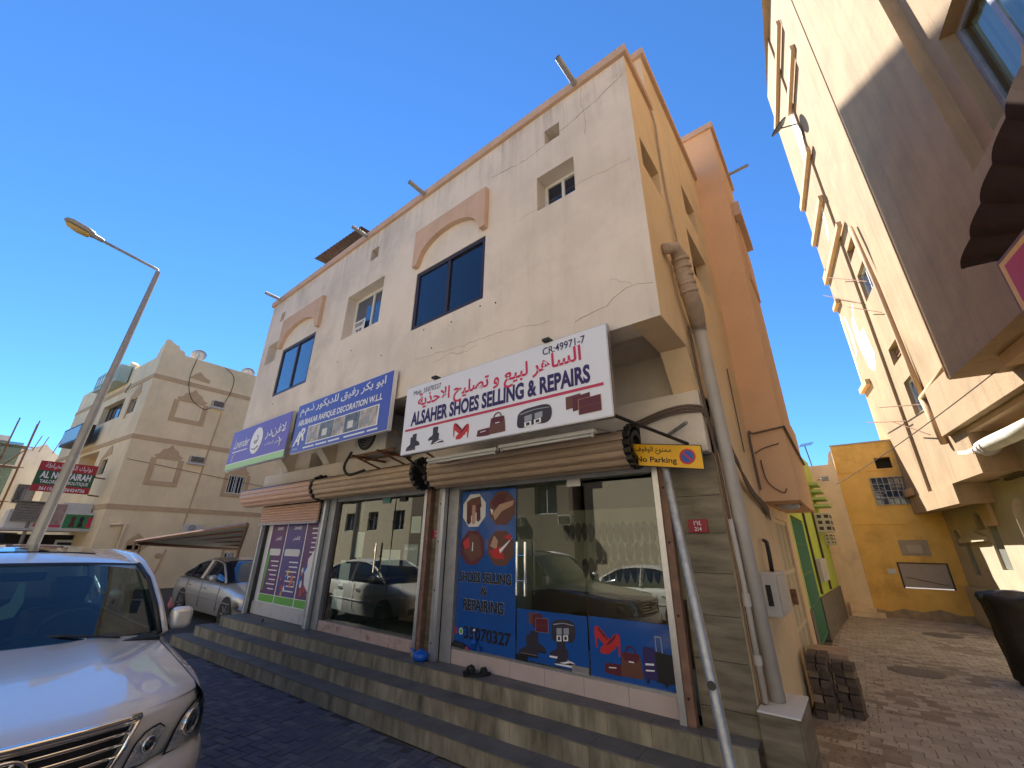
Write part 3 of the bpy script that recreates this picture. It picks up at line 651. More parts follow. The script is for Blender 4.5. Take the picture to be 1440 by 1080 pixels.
m = MB(); m.lathe([(.036, -.002), (.036, 0), (0, 0)], (-4.10, SP, .865), (0, 1, 0), 20); m.lathe([(.027, -.003), (.027, -.0021), (0, -.0021)], (-4.10, SP, .865), (0, 1, 0), 20, 1)
m.build('phone_logo', [M['white'], M['greenp']], st1)
text('35070327', -4.05, -3.31, .79, .93, SP, FX, M['blackp'], st1, .03)
icon('wallets', -3.06, -2.80, .985, 1.17, SP, FX, st2, 'printed_wallets'); icon('belt', -2.76, -2.47, .92, 1.14, SP, FX, st2, 'printed_belt')
icon('boots', -3.20, -2.84, .74, 1.00, SP, FX, st2, 'printed_boots'); icon('sneakers', -2.80, -2.46, .72, .96, SP, FX, st2, 'printed_sneakers')
icon('heels', -2.25, -1.98, .89, 1.12, SP, FX, st3, 'printed_heels'); icon('bags', -2.16, -1.78, .73, .94, SP, FX, st3, 'printed_bags'); icon('suitcase', -1.77, -1.47, .72, 1.10, SP, FX, st3, 'printed_suitcase')
# insoles hung in rows behind the glass
def insole():
    P = []
    for k in range(16):
        t = 2*math.pi*k/16; x = math.cos(t); y = math.sin(t); P.append((x*(.036+.008*y), y*.115-.008*x*y))
    return MB().prism(P, 0, .008, FX).build('insole', M['sole'], loc=(0, 0, 0), bevel=0)
proto = None
ORD = 'first second third fourth fifth sixth seventh eighth ninth tenth eleventh twelfth thirteenth fourteenth fifteenth'.split()
spots = []
for r_, (x0, x1, z, n) in enumerate(((-2.58, -1.50, 2.0, 15), (-2.18, -1.50, 1.80, 9), (-2.36, -1.50, 1.63, 12))):
    for k in range(n): spots.append((x0+(x1-x0)*k/(n-1), z+random.uniform(-.01, .01), r_, k))
for i, (x, z, r_, k) in enumerate(spots):
    o = insole() if i == 0 else proto.copy()
    if i == 0: proto = o
    else: COL.objects.link(o)
    o.location = (x, GY+.06, z); o.rotation_euler = (0, R(random.uniform(-4, 4)), 0); o.scale = (1, 1, random.uniform(.85, .98))
    tag(o, '%s insole from the left in the %s row behind the shoe shop glass' % (ORD[k], ('top', 'middle', 'bottom')[r_]), 'insole', 'insoles hanging in the %s row' % ('top', 'middle', 'bottom')[r_])

# ------------------------------------------------------------ middle shop
S2 = thing('decoration_shop', (-6.2, GY, .51), 'glass front of the middle shop with papers stuck inside and a worn pink base', 'shop front')
box('jamb', -7.63, -7.42, .51, 2.68, 4.18, 4.42, FX, M['alu_dull'], S2, bevel=.004); box('jamb', -7.40, -7.34, .66, 2.6, 4.24, 4.34, FX, M['darkbrown'], S2)
box('head_frame', -7.42, -4.87, 2.58, 2.68, 4.2, 4.36, FX, M['alu_dull'], S2, bevel=.004)
xs = [-7.42, -7.0, -6.57, -6.15, -5.72, -5.30, -4.87]
for i in range(6): MB().box(xs[i]+.002, xs[i+1]-.002, .512, .66, 4.20, 4.40, FX).build('base_tile', M['red_tile'], S2)
pane(-7.34, -6.62, .66, 2.58, GY, S2); d2 = pane(-6.61, -5.72, .67, 2.57, GY-.012, S2, 'glass_door'); pane(-5.71, -4.87, .66, 2.58, GY, S2)
MB().tube([(-6.02, GY-.07, 1.45), (-6.02, GY-.07, 1.88)], .016, 12).build('handle_bar', M['chrome'], d2)
MB().tube([(-5.98, GY-.03, 1.40), (-6.02, GY-.07, 1.45)], .01, 8).build('handle_bolt', M['chrome'], d2)
box('door_clamp', -6.05, -5.85, 2.49, 2.58, GY-.03, GY-.016, FX, mat('teal_clamp', (.03, .18, .16), .3), d2)
box('door_clamp', -5.60, -5.45, 2.50, 2.58, GY-.03, GY-.016, FX, M['black'], S2)
for i, (x0, x1, z0, z1, mt) in enumerate(((-5.30, -5.08, 2.02, 2.26, 'paper'), (-5.42, -5.10, 1.56, 1.86, 'greyp'), (-5.95, -5.50, 1.56, 1.78, 'paper'), (-6.72, -6.50, 1.65, 2.05, 'paper'), (-6.95, -6.80, 1.25, 1.55, 'paper'), (-7.20, -6.90, .85, 1.15, 'paper'), (-7.1, -6.95, 1.2, 1.6, 'paper'))):
    o = box('paper_sheet', x0, x1, z0, z1, GY+.015, GY+.017, FX, M[mt], S2)
    if mt == 'greyp': text('MEN & BEAUTY', x0+.02, x1-.02, z1-.08, z1-.04, GY+.0145, FX, M['white'], o, .02)
m = MB(); m.lathe([(.05, -.004), (.06, 0), (0, 0)], (-5.38, GY+.02, 1.72), (0, 1, 0), 16)
# counters & shapes inside
box('counter', -7.2, -5.2, .52, 1.25, 5.7, 6.2, FX, mat('counter_wood', (.16, .10, .07), .6), S2)
box('counter', -4.2, -1.8, .52, 1.2, 5.9, 6.4, FX, MATS['counter_wood'], S1)
for i in range(5): box('shelf_board', -7.6, -7.0, .9+i*.35, .93+i*.35, 4.9, 6.4, FX, MATS['counter_wood'], S2)

# ------------------------------------------------------------ poster shop (left)
S3 = thing('poster_shop', (-9.1, GY, .51), 'closed shop front at the left covered by three tall purple posters', 'shop front')
box('white_panel', -10.2, -7.80, .53, 2.60, 4.26, 4.42, FX, M['white'], S3)
box('base_panel', -10.19, -7.81, .515, .74, 4.23, 4.26, FX, mat('dirty_white', (.55, .53, .52), .6, dirt=(.3, .27, .25), dscale=5, damt=.5), S3)
box('jamb', -7.80, -7.70, .51, 2.66, 4.12, 4.40, FX, M['alu_dull'], S3, bevel=.004)
for i, (x0, x1, mt) in enumerate(((-9.98, -9.34, 'purple'), (-9.28, -8.52, 'purple2'), (-8.46, -7.82, 'purple'))):
    p = box('poster', x0, x1, .90, 2.5, 4.250, 4.259, FX, M[mt], S3)
    box('green_footer', x0, x1, .76, .885, 4.250, 4.259, FX, M['greenp'], p)
    y = 4.2495; w_ = x1-x0
    if i < 2:
        text(arabic('لافندر'), x0+w_*.4, x1-w_*.22, 1.90, 2.00, y, FX, M['white'], p, .01)
        text('Lavender', x0+w_*.38, x1-w_*.2, 2.12, 2.20, y, FX, M['white'], p, .01, .3)
        m = MB(); m.prism([(x0+.10, 1.62), (x0+.07, 1.65), (x0+.07, 1.72), (x0+.10, 1.75), (x1-.10, 1.75), (x1-.07, 1.72), (x1-.07, 1.65), (x1-.10, 1.62)], y-.002, y, FX); m.build('pale_box', M['paper'], p)
    for k in range(7 if i < 2 else 10):
        z = (1.50 if i < 2 else 2.12)-k*.085
        MB().box(x0+w_*random.uniform(.3, .5), x1-.06, z, z+.022, y-.002, y, FX).build('small_print', M['white'], p)
    if i:
        m = MB(); mats = [M['redshoe'], M['yellow_sign'], M['bluep'], M['white'], mat('orange_print', (.75, .18, .03), .5)]
        for k in range(16):
            cx = x0+random.uniform(.06, w_-.06); cz = .93+random.uniform(.0, .42)*(1 if i == 1 else 1.2); s = random.uniform(.025, .07)
            m.prism([(cx+s*math.cos(t)*random.uniform(.5, 1.1), cz+s*math.sin(t)*random.uniform(.7, 1.7)) for t in [j*math.pi/4 for j in range(8)] if 1][:8] if False else
                    [(cx-s*.5, cz-s), (cx+s*.4, cz-s*.9), (cx+s*.7, cz), (cx+s*.2, cz+s*1.3), (cx-s*.4, cz+s), (cx-s*.8, cz+.1*s)], y-.0015-.0004*k, y-.0012-.0004*k, FX, random.choice((0, 1, 2, 3, 4)))
        m.build('printed_figures', mats, p)
    if i == 2:
        P = [(-8.05, 1.05), (-8.20, 1.15), (-8.25, 1.35), (-8.18, 1.45), (-8.20, 1.58), (-8.10, 1.66), (-8.0, 1.78), (-7.92, 1.74), (-7.83, 1.78), (-7.83, 1.02), (-7.95, .98)]
        MB().prism(P, y-.010, y-.0085, FX).build('white_splash', M['white'], p)
    if i == 0:
        MB().prism([(-9.93, .95), (-9.88, .95), (-9.85, 1.6), (-9.9, 1.75), (-9.95, 1.6)], y-.003, y-.001, FX).build('green_stem', M['greenp'], p)

# ------------------------------------------------------------ steps
ST = thing('front_steps', (-5.6, 3.6, 0), 'three long tile clad steps running below the shop fronts', 'steps')
def edge(k, x): return (3.22, 3.46, 3.72)[k] + .033*(x+10.2) if k < 3 else 0
ends = [-10.95, -10.6, -10.2]; tops = [.17, .34, .51]
for k in range(3):
    xl = ends[k]; z1 = tops[k]; z0 = z1-.17; xr = -.88
    m = MB(); nx = 2
    m.prism([(xl+.02, edge(k, xl)+.012), (xr-.45 if k < 2 else xr-.02, edge(k, xr)+.012), (xr-.45 if k < 2 else xr-.02, 4.21), (xl+.02, 4.9)], z0, z1-.012, TP)
    m.build('step_core', M['grout'], ST)
    n = 24; W = (xr-xl)/n
    for i in range(n):
        a, b = xl+i*W+.002, xl+(i+1)*W-.002
        ya, yb = edge(k, a), edge(k, b)
        MB().add([(a, ya, z0), (b, yb, z0), (b, yb, z1-.013), (a, ya, z1-.013), (a, ya+.012, z0), (b, yb+.012, z0), (b, yb+.012, z1-.013), (a, ya+.012, z1-.013)],
                 [(0, 1, 2, 3), (7, 6, 5, 4), (0, 4, 5, 1), (2, 6, 7, 3), (0, 3, 7, 4), (1, 5, 6, 2)]).build('riser_tile', M['riser'], ST)
        yb2 = edge(k+1, b)+.01 if k < 2 else 4.21; ya2 = edge(k+1, a)+.01 if k < 2 else 4.21
        dz = random.uniform(-.0008, .0008)
        MB().add([(a, ya-.008, z1-.012), (b, yb-.008, z1-.012), (b, yb2, z1-.012), (a, ya2, z1-.012), (a, ya-.008, z1+dz), (b, yb-.008, z1+dz), (b, yb2, z1+dz), (a, ya2, z1+dz)],
                 [(0, 1, 2, 3), (7, 6, 5, 4), (0, 4, 5, 1), (2, 6, 7, 3), (0, 3, 7, 4), (1, 5, 6, 2)]).build('tread_tile', M['tread'], ST)
    for j in range(4):      # left return
        y0 = edge(k, xl)+.02+j*.36; MB().box(y0, y0+.355, z0, z1-.013, xl-.012, xl+.0, SX).build('riser_tile', M['riser'], ST)
# ============================================================ RIGHT BUILDING (alley side)
RBT = thing('right_apartment_building', clean_loc(RB(-6, 0, 0)), 'tall sunlit cream building on the right with overhanging storeys and stepped ledges', 'building')
m = MB()
# ground floor wall with arched niches, plane o=0
m.holes(-4.2, .0, 0, 3.34, 0, [(-3.1, -2.55, 1.46, 2.42), (-1.2, -.76, 1.28, 2.08), (-2.5, -2.0, 2.36, 2.78), (-.72, -.3, 1.98, 2.42)], -.18, RB)
m.quad(RB(0, 0, 0), RB(0, 3.34, 0), RB(0, 3.34, -6), RB(0, 0, -6))
m.build('ground_wall', M['rbpale'], RBT, recalc=False)
for s0, s1, z0, z1 in ((-3.1, -2.55, 1.46, 2.42), (-1.2, -.76, 1.28, 2.08)):
    f = box('louvre_panel', s0, s1, z0, z1, -.10, -.07, RB, mat('grey_louvre', (.30, .31, .27), .6), RBT)
    k = 12
    for i in range(k): a = s0+(s1-s0)*(i+.5)/k; MB().box(a-.012, a+.012, z0+.02, z1-.02, -.07, -.055, RB).build('slat', MATS['grey_louvre'], f)
for s0, s1, z0, z1 in ((-2.5, -2.0, 2.36, 2.78), (-.72, -.3, 1.98, 2.42)):
    box('niche_back', s0, s1, z0, z1, -.2, -.18, RB, M['rbtrim'], RBT)
    P = [(s0-.02, z0+.0), (s0-.02, z1+.02), (s1+.02, z1+.02), (s1+.02, z0)]
    n = 10; c = (s0+s1)/2; w = (s1-s0)/2
    arc = [(c-w*math.cos(math.pi*i/n), z1-w*1.0+w*math.sin(math.pi*i/n)) for i in range(n+1)]
    mm = MB()
    for i in range(n):
        (a, za), (b, zb) = arc[i], arc[i+1]; mm.prism([(a, za), (b, zb), (b, z1+.03), (a, z1+.03)], -.06, .012, RB)
    mm.build('niche_arch', M['rbpale'], RBT)
box('sloping_hood', -3.28, -2.76, 2.42, 3.05, .004, .09, RB, M['rbtrim'], RBT)
MB().prism([(-.79, 2.06), (-2.42, 2.10), (-2.42, 2.2), (-1.97, 2.32), (-.79, 2.16)], .0, .09, RB).build('ledge', M['rbpale'], RBT)
m = MB(); m.box(-14, .0, 0, .95, .0, .10, RB); m.build('low_plinth', M['rbpale'], RBT, bevel=.02)
# nearer ground floor with arched window
m = MB(); n = 14; a0, a1, zt = -5.0, -3.45, 2.95; sp = 2.35
m.holes(-14, -4.2+.0, 0, 4.31, 0.02, [(-4.95, -4.21, 1.9, 2.9)], -.30, RB); m.quad(RB(-4.2, 0, .02), RB(-4.2, 4.3, .02), RB(-4.2, 4.3, -.3), RB(-4.2, 0, -.3))
m.build('near_ground_wall', M['rbpale'], RBT, recalc=False)
n = 10; s0, s1 = -4.95, -4.21; c = (s0+s1)/2; w = (s1-s0)/2
for i in range(n):
    a, b = math.pi*i/n, math.pi*(i+1)/n
    pa = (c-w*math.cos(a), 2.53+w*math.sin(a)); pb = (c-w*math.cos(b), 2.53+w*math.sin(b))
    MB().prism([pa, pb, (pb[0], 2.905), (pa[0], 2.905)], -.25, .03, RB).build('arch_stone', M['rbpale'], RBT)
box('window', s0+.02, s1-.02, 1.9, 2.88, -.28, -.26, RB, M['mirrorglass'], RBT)
box('red_bar', -5.3, -4.55, 3.26, 3.32, .03, .08, RB, M['darkbrown'], RBT)
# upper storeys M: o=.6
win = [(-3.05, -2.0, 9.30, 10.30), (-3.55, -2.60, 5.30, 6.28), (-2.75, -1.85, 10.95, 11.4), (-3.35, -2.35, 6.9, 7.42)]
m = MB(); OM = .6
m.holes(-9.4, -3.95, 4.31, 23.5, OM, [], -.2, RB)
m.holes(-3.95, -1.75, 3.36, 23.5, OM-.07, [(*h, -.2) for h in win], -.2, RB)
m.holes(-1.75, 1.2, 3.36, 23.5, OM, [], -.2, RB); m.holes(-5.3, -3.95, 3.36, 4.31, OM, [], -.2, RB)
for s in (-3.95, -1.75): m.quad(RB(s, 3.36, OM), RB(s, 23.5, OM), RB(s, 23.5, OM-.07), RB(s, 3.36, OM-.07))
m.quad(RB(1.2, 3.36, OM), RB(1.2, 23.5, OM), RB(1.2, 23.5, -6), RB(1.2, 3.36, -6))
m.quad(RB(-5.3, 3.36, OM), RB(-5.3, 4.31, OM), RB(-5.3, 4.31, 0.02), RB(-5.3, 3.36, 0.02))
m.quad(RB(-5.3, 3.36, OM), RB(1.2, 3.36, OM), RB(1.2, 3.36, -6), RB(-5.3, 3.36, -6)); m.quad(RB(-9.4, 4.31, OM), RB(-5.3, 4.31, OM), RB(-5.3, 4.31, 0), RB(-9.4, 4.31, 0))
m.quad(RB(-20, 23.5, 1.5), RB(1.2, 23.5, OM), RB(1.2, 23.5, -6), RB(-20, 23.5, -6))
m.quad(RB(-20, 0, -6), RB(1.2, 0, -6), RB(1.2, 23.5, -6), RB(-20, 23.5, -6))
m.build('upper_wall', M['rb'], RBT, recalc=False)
# lower hanging box at the far end
m = MB(); m.box(-3.62, .98, 2.9, 3.355, .30, OM+.02, RB); m.box(-3.62, -3.4, 2.9, 3.355, .0, .30, RB); m.build('hanging_box', M['rb'], RBT)
m = MB(); m.box(-.6, 1.0, 3.40, 3.62, OM, OM+.10, RB); m.build('ledge', M['rbtrim'], RBT, bevel=.01)
# stepped ledges
for s0, s1, z0, z1, lg in ((-2.6, 1.28, 11.98, 12.2, 'ledge'), (-1.7, 1.28, 13.95, 14.2, 'ledge'), (.5, 1.9, 12.15, 12.35, 'ledge'), (.45, 1.75, 10.7, 10.9, 'ledge'), (.05, 1.5, 7.2, 7.4, 'ledge'),
                           (-2.2, 1.3, 15.9, 16.2, 'ledge'), (-4.3, -1.5, 18.8, 19.1, 'ledge'), (-3.9, 1.3, 21.0, 21.3, 'ledge')):
    box(lg, s0, min(s1, 1.22), z0, z1, OM+.001, OM+.14, RB, M['rbtrim'], RBT, bevel=.015)
# bare plaster patches
def patch(P, o, name='bare_plaster_patch', mt=None):
    Q = []
    for i in range(len(P)):
        a, b = Vector(P[i]), Vector(P[(i+1) % len(P)])
        for k in range(4):
            q = a.lerp(b, k/4); Q.append((q.x+random.uniform(-.05, .05), q.y+random.uniform(-.06, .06)))
    MB().prism(Q, o+.0005, o+.004, RB).build(name, mt or M['peel'], RBT)
patch([(-.93, 9.83), (-.6, 9.9), (-.55, 8.9), (-1.11, 8.74), (-1.41, 7.82), (-.9, 7.3), (-.3, 7.66), (.03, 8.78), (.0, 9.5)], OM)
patch([(.5, 10.1), (.3, 9.2), (.5, 8.6), (.75, 8.5), (.6, 9.4), (.8, 10.2)], OM); patch([(1.0, 10.4), (.95, 8.5), (1.1, 7.5), (1.18, 7.5), (1.18, 10.4)], OM)
patch([(-1.6, 19.1), (-1.0, 19.0), (-.9, 16.6), (-1.5, 16.4), (-1.9, 17.4)], OM); patch([(-1.3, 14.0), (-1.1, 13.1), (-.6, 12.8), (-.9, 13.8)], OM)
# windows of the recess
for h in win[:2]: window(RBT, h[0], h[1], h[2], h[3], OM-.22, RB, M['wframe'], M['mirrorglass'], fw=.06, out=1)
for h in win[2:]:
    a = box('air_conditioner_hole', h[0], h[1], h[2], h[3], OM-.25, OM-.22, RB, M['rust'], RBT)
    for k in range(3): MB().box(h[0]+.05, h[1]-.05, h[2]+.1+k*.12, h[2]+.13+k*.12, OM-.22, OM-.19, RB).build('slat', M['rust'], a)
# pipes
m = MB(); m.tube([RB(-3.4, 11.3, OM+.06), RB(-3.75, 8.9, OM+.06), RB(-3.88, 6.5, OM+.06), RB(-3.97, 5.42, OM+.06)], .06, 10); m.build('waste_pipe', M['rbtrim'], RBT, smooth=True)
m = MB(); m.tube([RB(-3.97, 5.42, OM+.08), RB(-5.92, 5.55, OM+.08)], .07, 10); m.tube([RB(-3.97, 5.42, OM+.08), RB(-4.25, 4.2, OM+.08)], .07, 10); m.build('waste_pipe', M['rbtrim'], RBT, smooth=True)
# low protruding storey (parapet) with soffit
box('balcony_front', -9.4, -4.45, 4.32, 5.45, OM+.002, OM+.14, RB, M['rb'], RBT, bevel=.01)
m = MB(); m.box(-9.4, -5.3, 4.2, 4.30, -.2, OM-.02, RB); m.build('soffit', M['rbtrim'], RBT)
# shaded bay V : o=1.5
OV = 1.5; ve = -8.12
hv = (-12.7, -11.35, 6.75, 8.6)
m = MB(); m.holes(-20, -11.05, 6.45, 10.6, OV-.18, [(*hv, -.22)], -.22, RB)
m.holes(-20, ve, 4.58, 23.5, OV, [(-20.01, -11.05, 6.45, 10.6, -.18)], -.18, RB)
m.quad(RB(ve, 4.58, OV), RB(ve, 23.5, OV), RB(ve, 23.5, OM), RB(ve, 4.58, OM)); m.quad(RB(-20, 4.58, OV), RB(ve, 4.58, OV), RB(ve, 4.58, 0), RB(-20, 4.58, 0))
m.build('bay_wall', M['rb'], RBT, recalc=False)
MB().tube([RB(ve-.02, 4.6, OV+.01), RB(ve-.02, 11, OV+.01), RB(ve-.02, 20, OV+.01)], .012, 6).build('bay_cable', M['rbtrim'], RBT)
window(RBT, *hv, OV-.40, RB, M['alu_dull'], M['shopglass'], fw=.09, out=1)
m = MB(); G = []
for i in range(13):
    s = -12.68+i*.11; G.append([RB(s, 6.78, OV-.50+.03*(i % 2)), RB(s, 8.55, OV-.50+.03*(i % 2))])
m.grid(G).build('curtain', mat('curtain', (.30, .36, .36), .9), RBT, recalc=False)
box('bay_rib', -9.8, -9.05, 4.40, 4.575, .2, OV-.3, RB, M['rbtrim'], RBT)
# white ducted box under the balcony
du = thing('balcony_duct', clean_loc(RB(-5.4, 3.9, .5)), 'pale curved duct box with tape bands under the right balcony', 'duct')
m = MB(); pts = [(-4.25, 4.14), (-4.5, 3.92), (-4.95, 3.84), (-5.7, 3.87), (-6.6, 3.86), (-7.6, 3.86)]
m.tube([RB(s, z, .45) for s, z in pts], [.13, .155, .16, .145, .14, .14], 14); m.build('duct_body', mat('pale_duct', (.62, .60, .52), .6, var=.12, vscale=4, dirt=(.35, .3, .2), dscale=3, damt=.5), du, smooth=True)
for s, z in ((-5.25, 3.81), (-5.45, 3.83), (-5.6, 3.84)): MB().tube([RB(s-.02, z, .45), RB(s+.02, z, .45)], .166, 14).build('tape_band', M['pvc'], du)
# clothes rods
for (s0, z0, s1, z1), lb in (((-.6, 11.3, -3.0, 9.5), 'thin iron rod slanting beside the upper window of the right building'), ((.9, 11.4, -1.8, 9.4), 'thin iron rod poking out left of the upper window on the peeling wall'), ((-1.8, 9.35, -3.2, 8.3), 'short iron rod slanting below the upper window sill'),
                             ((-1.44, 5.95, -3.6, 5.35), 'thin iron rod crossing the lower window of the right building'), ((.43, 5.95, -2.1, 5.3), 'thin iron rod poking out left below the lower window'), ((-2.2, 5.3, -3.4, 4.6), 'short iron rod slanting under the lower window sill')):
    p0, p1 = RB(s0, z0, OM+.35), RB(s1, z1, OM+.02)
    tag(MB().tube([p0, p1], .014, 6).build('clothes_rod', M['rust'], loc=clean_loc(p0)), lb, 'rod', 'iron clothes rods by the right windows')
# satellite dish on the top ledge
sd_ = thing('satellite_dish', clean_loc(RB(-1.7, 19.2, .9)), 'small dark satellite dish sticking out from the top ledge of the right building', 'satellite dish')
MB().lathe([(.0, 0), (.2, .03), (.38, .12), (.39, .12), (.2, .04), (0, .012)], RB(-1.6, 18.2, 1.1), (-.5, -.3, .6), 18).build('dish', M['black'], sd_, smooth=True)
MB().tube([RB(-1.6, 18.2, 1.1), RB(-1.7, 18.0, OM)], .025, 8).build('arm', M['black'], sd_)
# brown sheet awning with a red and yellow shop sign
aw = thing('sheet_awning', clean_loc(RB(-12.5, 4.5, 1.6)), 'dark brown corrugated sheet awning at the right edge above a red and yellow sign', 'awning')
m = MB(); G = []
A0, A1 = RB(-11.75, 4.82, 2.18), RB(-13.35, 4.98, 2.18); Bk0, Bk1 = RB(-12.0, 4.55, 2.45), RB(-13.6, 4.7, 2.45)
A0, A1 = RB(-11.9, 4.75, 2.2), RB(-13.9, 5.25, 2.0); B0, B1 = RB(-12.25, 4.52, 2.25), RB(-13.6, 4.4, 2.3)
A0, A1, B0, B1 = RB(-11.65, 4.81, 2.25), RB(-14.4, 5.75, 2.25), RB(-12.20, 4.53, 2.12), RB(-14.4, 5.0, 2.12)
N = 42
for i in range(N+1):
    t = i/N; k = (i % 6)/6; z = .045*abs(math.sin(math.pi*k)); nn = RN*z; G.append([A0.lerp(A1, t)+nn+Vector((0, 0, -.03*abs(math.sin(math.pi*k)))), B0.lerp(B1, t)+nn])
m.grid(G).build('corrugated_sheet', M['awning'], aw, recalc=False)
MB().tube([A0-RN*.02, A1-RN*.02], .012, 6).build('sheet_edge', M['awning'], aw)
MB().prism([(-11.70, 4.80), (-12.2, 4.50), (-14.4, 4.9), (-14.4, 5.7)], 1.55, 2.10, RB).build('awning_back', M['awning'], aw)
s_ = thing('shop_sign', clean_loc(RB(-12.5, 4.2, 2.25)), 'red sign with yellow border cut off by the right edge below the brown awning', 'sign')
box('sign_board', -14.0, -12.2, 3.9, 4.50, 2.10, 2.24, RB, M['rustbrown'], s_); box('yellow_border', -14.0, -12.24, 3.94, 4.46, 2.241, 2.246, RB, M['yellow_sign'], s_); box('red_panel', -14.0, -12.32, 4.0, 4.40, 2.247, 2.252, RB, M['sign_red'], s_)

# ============================================================ END OF THE ALLEY
YB = thing('yellow_house', (1.2, 17.95, 0), 'low ochre yellow house closing the end of the alley with a grilled window', 'house')
yy = 17.95
m = MB(); m.holes(.04, 6, 0, 5.22, yy, [(.84, 1.74, 3.2, 4.06, .12), (1.1, 1.5, 4.34, 4.70, .25), (.86, 1.98, .82, 1.53, .05)], .1)
m.quad((.04, yy, 0), (.04, yy, 5.22), (.04, 24, 5.22), (.04, 24, 0)); m.quad((.04, yy, 5.22), (6, yy, 5.22), (6, 24, 5.22), (.04, 24, 5.22))
m.build('front_wall', M['yellow'], YB, recalc=False)
for z in (2.62, 4.28): box('string_course', .035, 2.3, z, z+.05, yy-.02, yy+.01, FX, M['yellow'], YB)
box('roof_edge', .03, 6, 5.20, 5.25, yy-.02, yy+.1, FX, mat('rough_edge', (.45, .36, .27), .9), YB)
wf = box('window', .84, 1.74, 3.2, 4.06, yy+.10, yy+.12, FX, M['mirrorglass'], YB)
for k in range(7): MB().box(.84+k*.145, .86+k*.145, 3.2, 4.06, yy-.03, yy-.015, FX).build('grille_bar', M['alu_dull'], wf)
for k in range(5): MB().box(.83, 1.75, 3.2+k*.21, 3.218+k*.21, yy-.034, yy-.02, FX).build('grille_bar', M['alu_dull'], wf)
m = MB()
for k in range(3): m.tube([(.98+.16*math.cos(t), yy-.037, 3.5+.14*k+.12*math.sin(t)) for t in [i*math.pi/6 for i in range(13)]], .007, 5)
m.build('grille_scroll', M['alu_dull'], wf)
box('opening', 1.1, 1.5, 4.34, 4.70, yy+.24, yy+.25, FX, M['dark'], YB)
bd = box('grey_board', .90, 1.94, .85, 1.50, yy+.02, yy+.05, FX, mat('grey_board_paint', (.45, .38, .34), .8, var=.12, vscale=3, dirt=(.25, .18, .15), dscale=3, damt=.5), YB)
box('board_frame', .86, .90, .82, 1.53, yy-.005, yy+.05, FX, M['darkbrown'], YB); box('board_frame', 1.94, 1.98, .82, 1.53, yy-.005, yy+.05, FX, M['darkbrown'], YB); box('board_frame', .90, 1.94, 1.50, 1.53, yy-.005, yy+.05, FX, M['darkbrown'], YB)
MB().tube([(1.0, yy+.01, 1.12), (1.85, yy+.005, .93)], .008, 5).build('stick', M['darkbrown'], bd)
box('cement_panel', 1.05, 1.71, 1.72, 2.16, yy-.012, yy+.02, FX, mat('cement', (.42, .34, .25), .9, var=.1, vscale=5), YB); box('cement_inset', 1.22, 1.54, 1.80, 2.02, yy-.018, yy, FX, mat('cement_pale', (.52, .44, .33), .9), YB)
box('small_notice', .60, .80, 1.20, 1.34, yy-.004, yy, FX, M['paper'], YB)
m = MB(); P = [(2.4, 0), (.04, 0), (.04, .22), (.4, .16), (.7, .26), (1.1, .2), (1.5, .30), (1.9, .18), (2.2, .2), (2.4, .1)]
m.prism(P, yy-.003, yy+.0, FX); m.build('bare_wall_foot', mat('wall_foot', (.40, .30, .2), .95, var=.2, vscale=6), YB)
PW = thing('peach_house', (-.4, 17.8, 0), 'pale peach house wall beside the yellow house at the alley end', 'house')
m = MB(); m.box(-8, .035, 17.9, 23, 0, 4.6, TP); m.build('wall', M['pinkwall'], PW)
m = MB(); m.prism([(-.62, 2.32), (-.14, 2.32), (-.14, 1.30), (-.62, 1.30)], 17.885, 17.90, FX); m.build('blocked_door', M['pinkwall'], PW)
m = MB(); m.prism([(-.2, 4.6), (.03, 4.6), (.03, 5.1), (-.05, 5.0), (-.12, 4.7)], 17.95, 18.2, FX); m.build('broken_wall_top', M['pinkwall'], PW)
for z, w_ in ((.0, .5), (.12, .32), (.22, .18)): box('doorstep', -.55, -.55+w_+.3, z, z+.11, 17.5+z, 17.89, FX, M['pinkwall'], PW)
fl = thing('flood_light', (-.35, 17.6, 4.2), 'small grey flood lamp on a bracket on the peach wall', 'flood light')
box('lamp_head', -.42, -.22, 4.02, 4.16, 17.45, 17.6, FX, M['alu_dull'], fl, bevel=.01); MB().tube([(-.55, 17.85, 4.1), (-.40, 17.55, 4.1)], .02, 6).build('bracket', M['alu_dull'], fl)
an = thing('tv_antenna', (-.62, 19, 4.6), 'thin television antenna on the roof behind the peach wall', 'antenna')
MB().tube([(-.62, 19, 4.6), (-.70, 19, 5.55)], .018, 6).build('mast', M['black'], an)
for k in range(4): MB().tube([(-.90+.03*k, 18.9, 5.5+.03*k), (-.48+.03*k, 19.1, 5.58+.03*k)], .008, 4).build('antenna_rod', M['black'], an)

MB().box(-3, -1.15, 16.3, 17.9, 0, 4.9, TP).build('side_wall', M['pinkwall'], PW)  # unseen filler wall, added to block a streak of sun across the alley
NB = thing('rear_shade_block', (-16, 15, 0), 'unseen block added behind the shops to keep sun off the steps and street', 'building')  # unseen block added to stop sun patches on the steps and street
m = MB(); m.box(-23.95, -12, 11.5, 20, 0, 19.5, TP); m.build('wall', M['facade'], NB)
for fl_ in range(5):
    for k in range(3): box('window', -22+k*2.9, -20.6+k*2.9, 1+fl_*3, 2.3+fl_*3, 11.46, 11.498, FX, M['wglass'], NB)
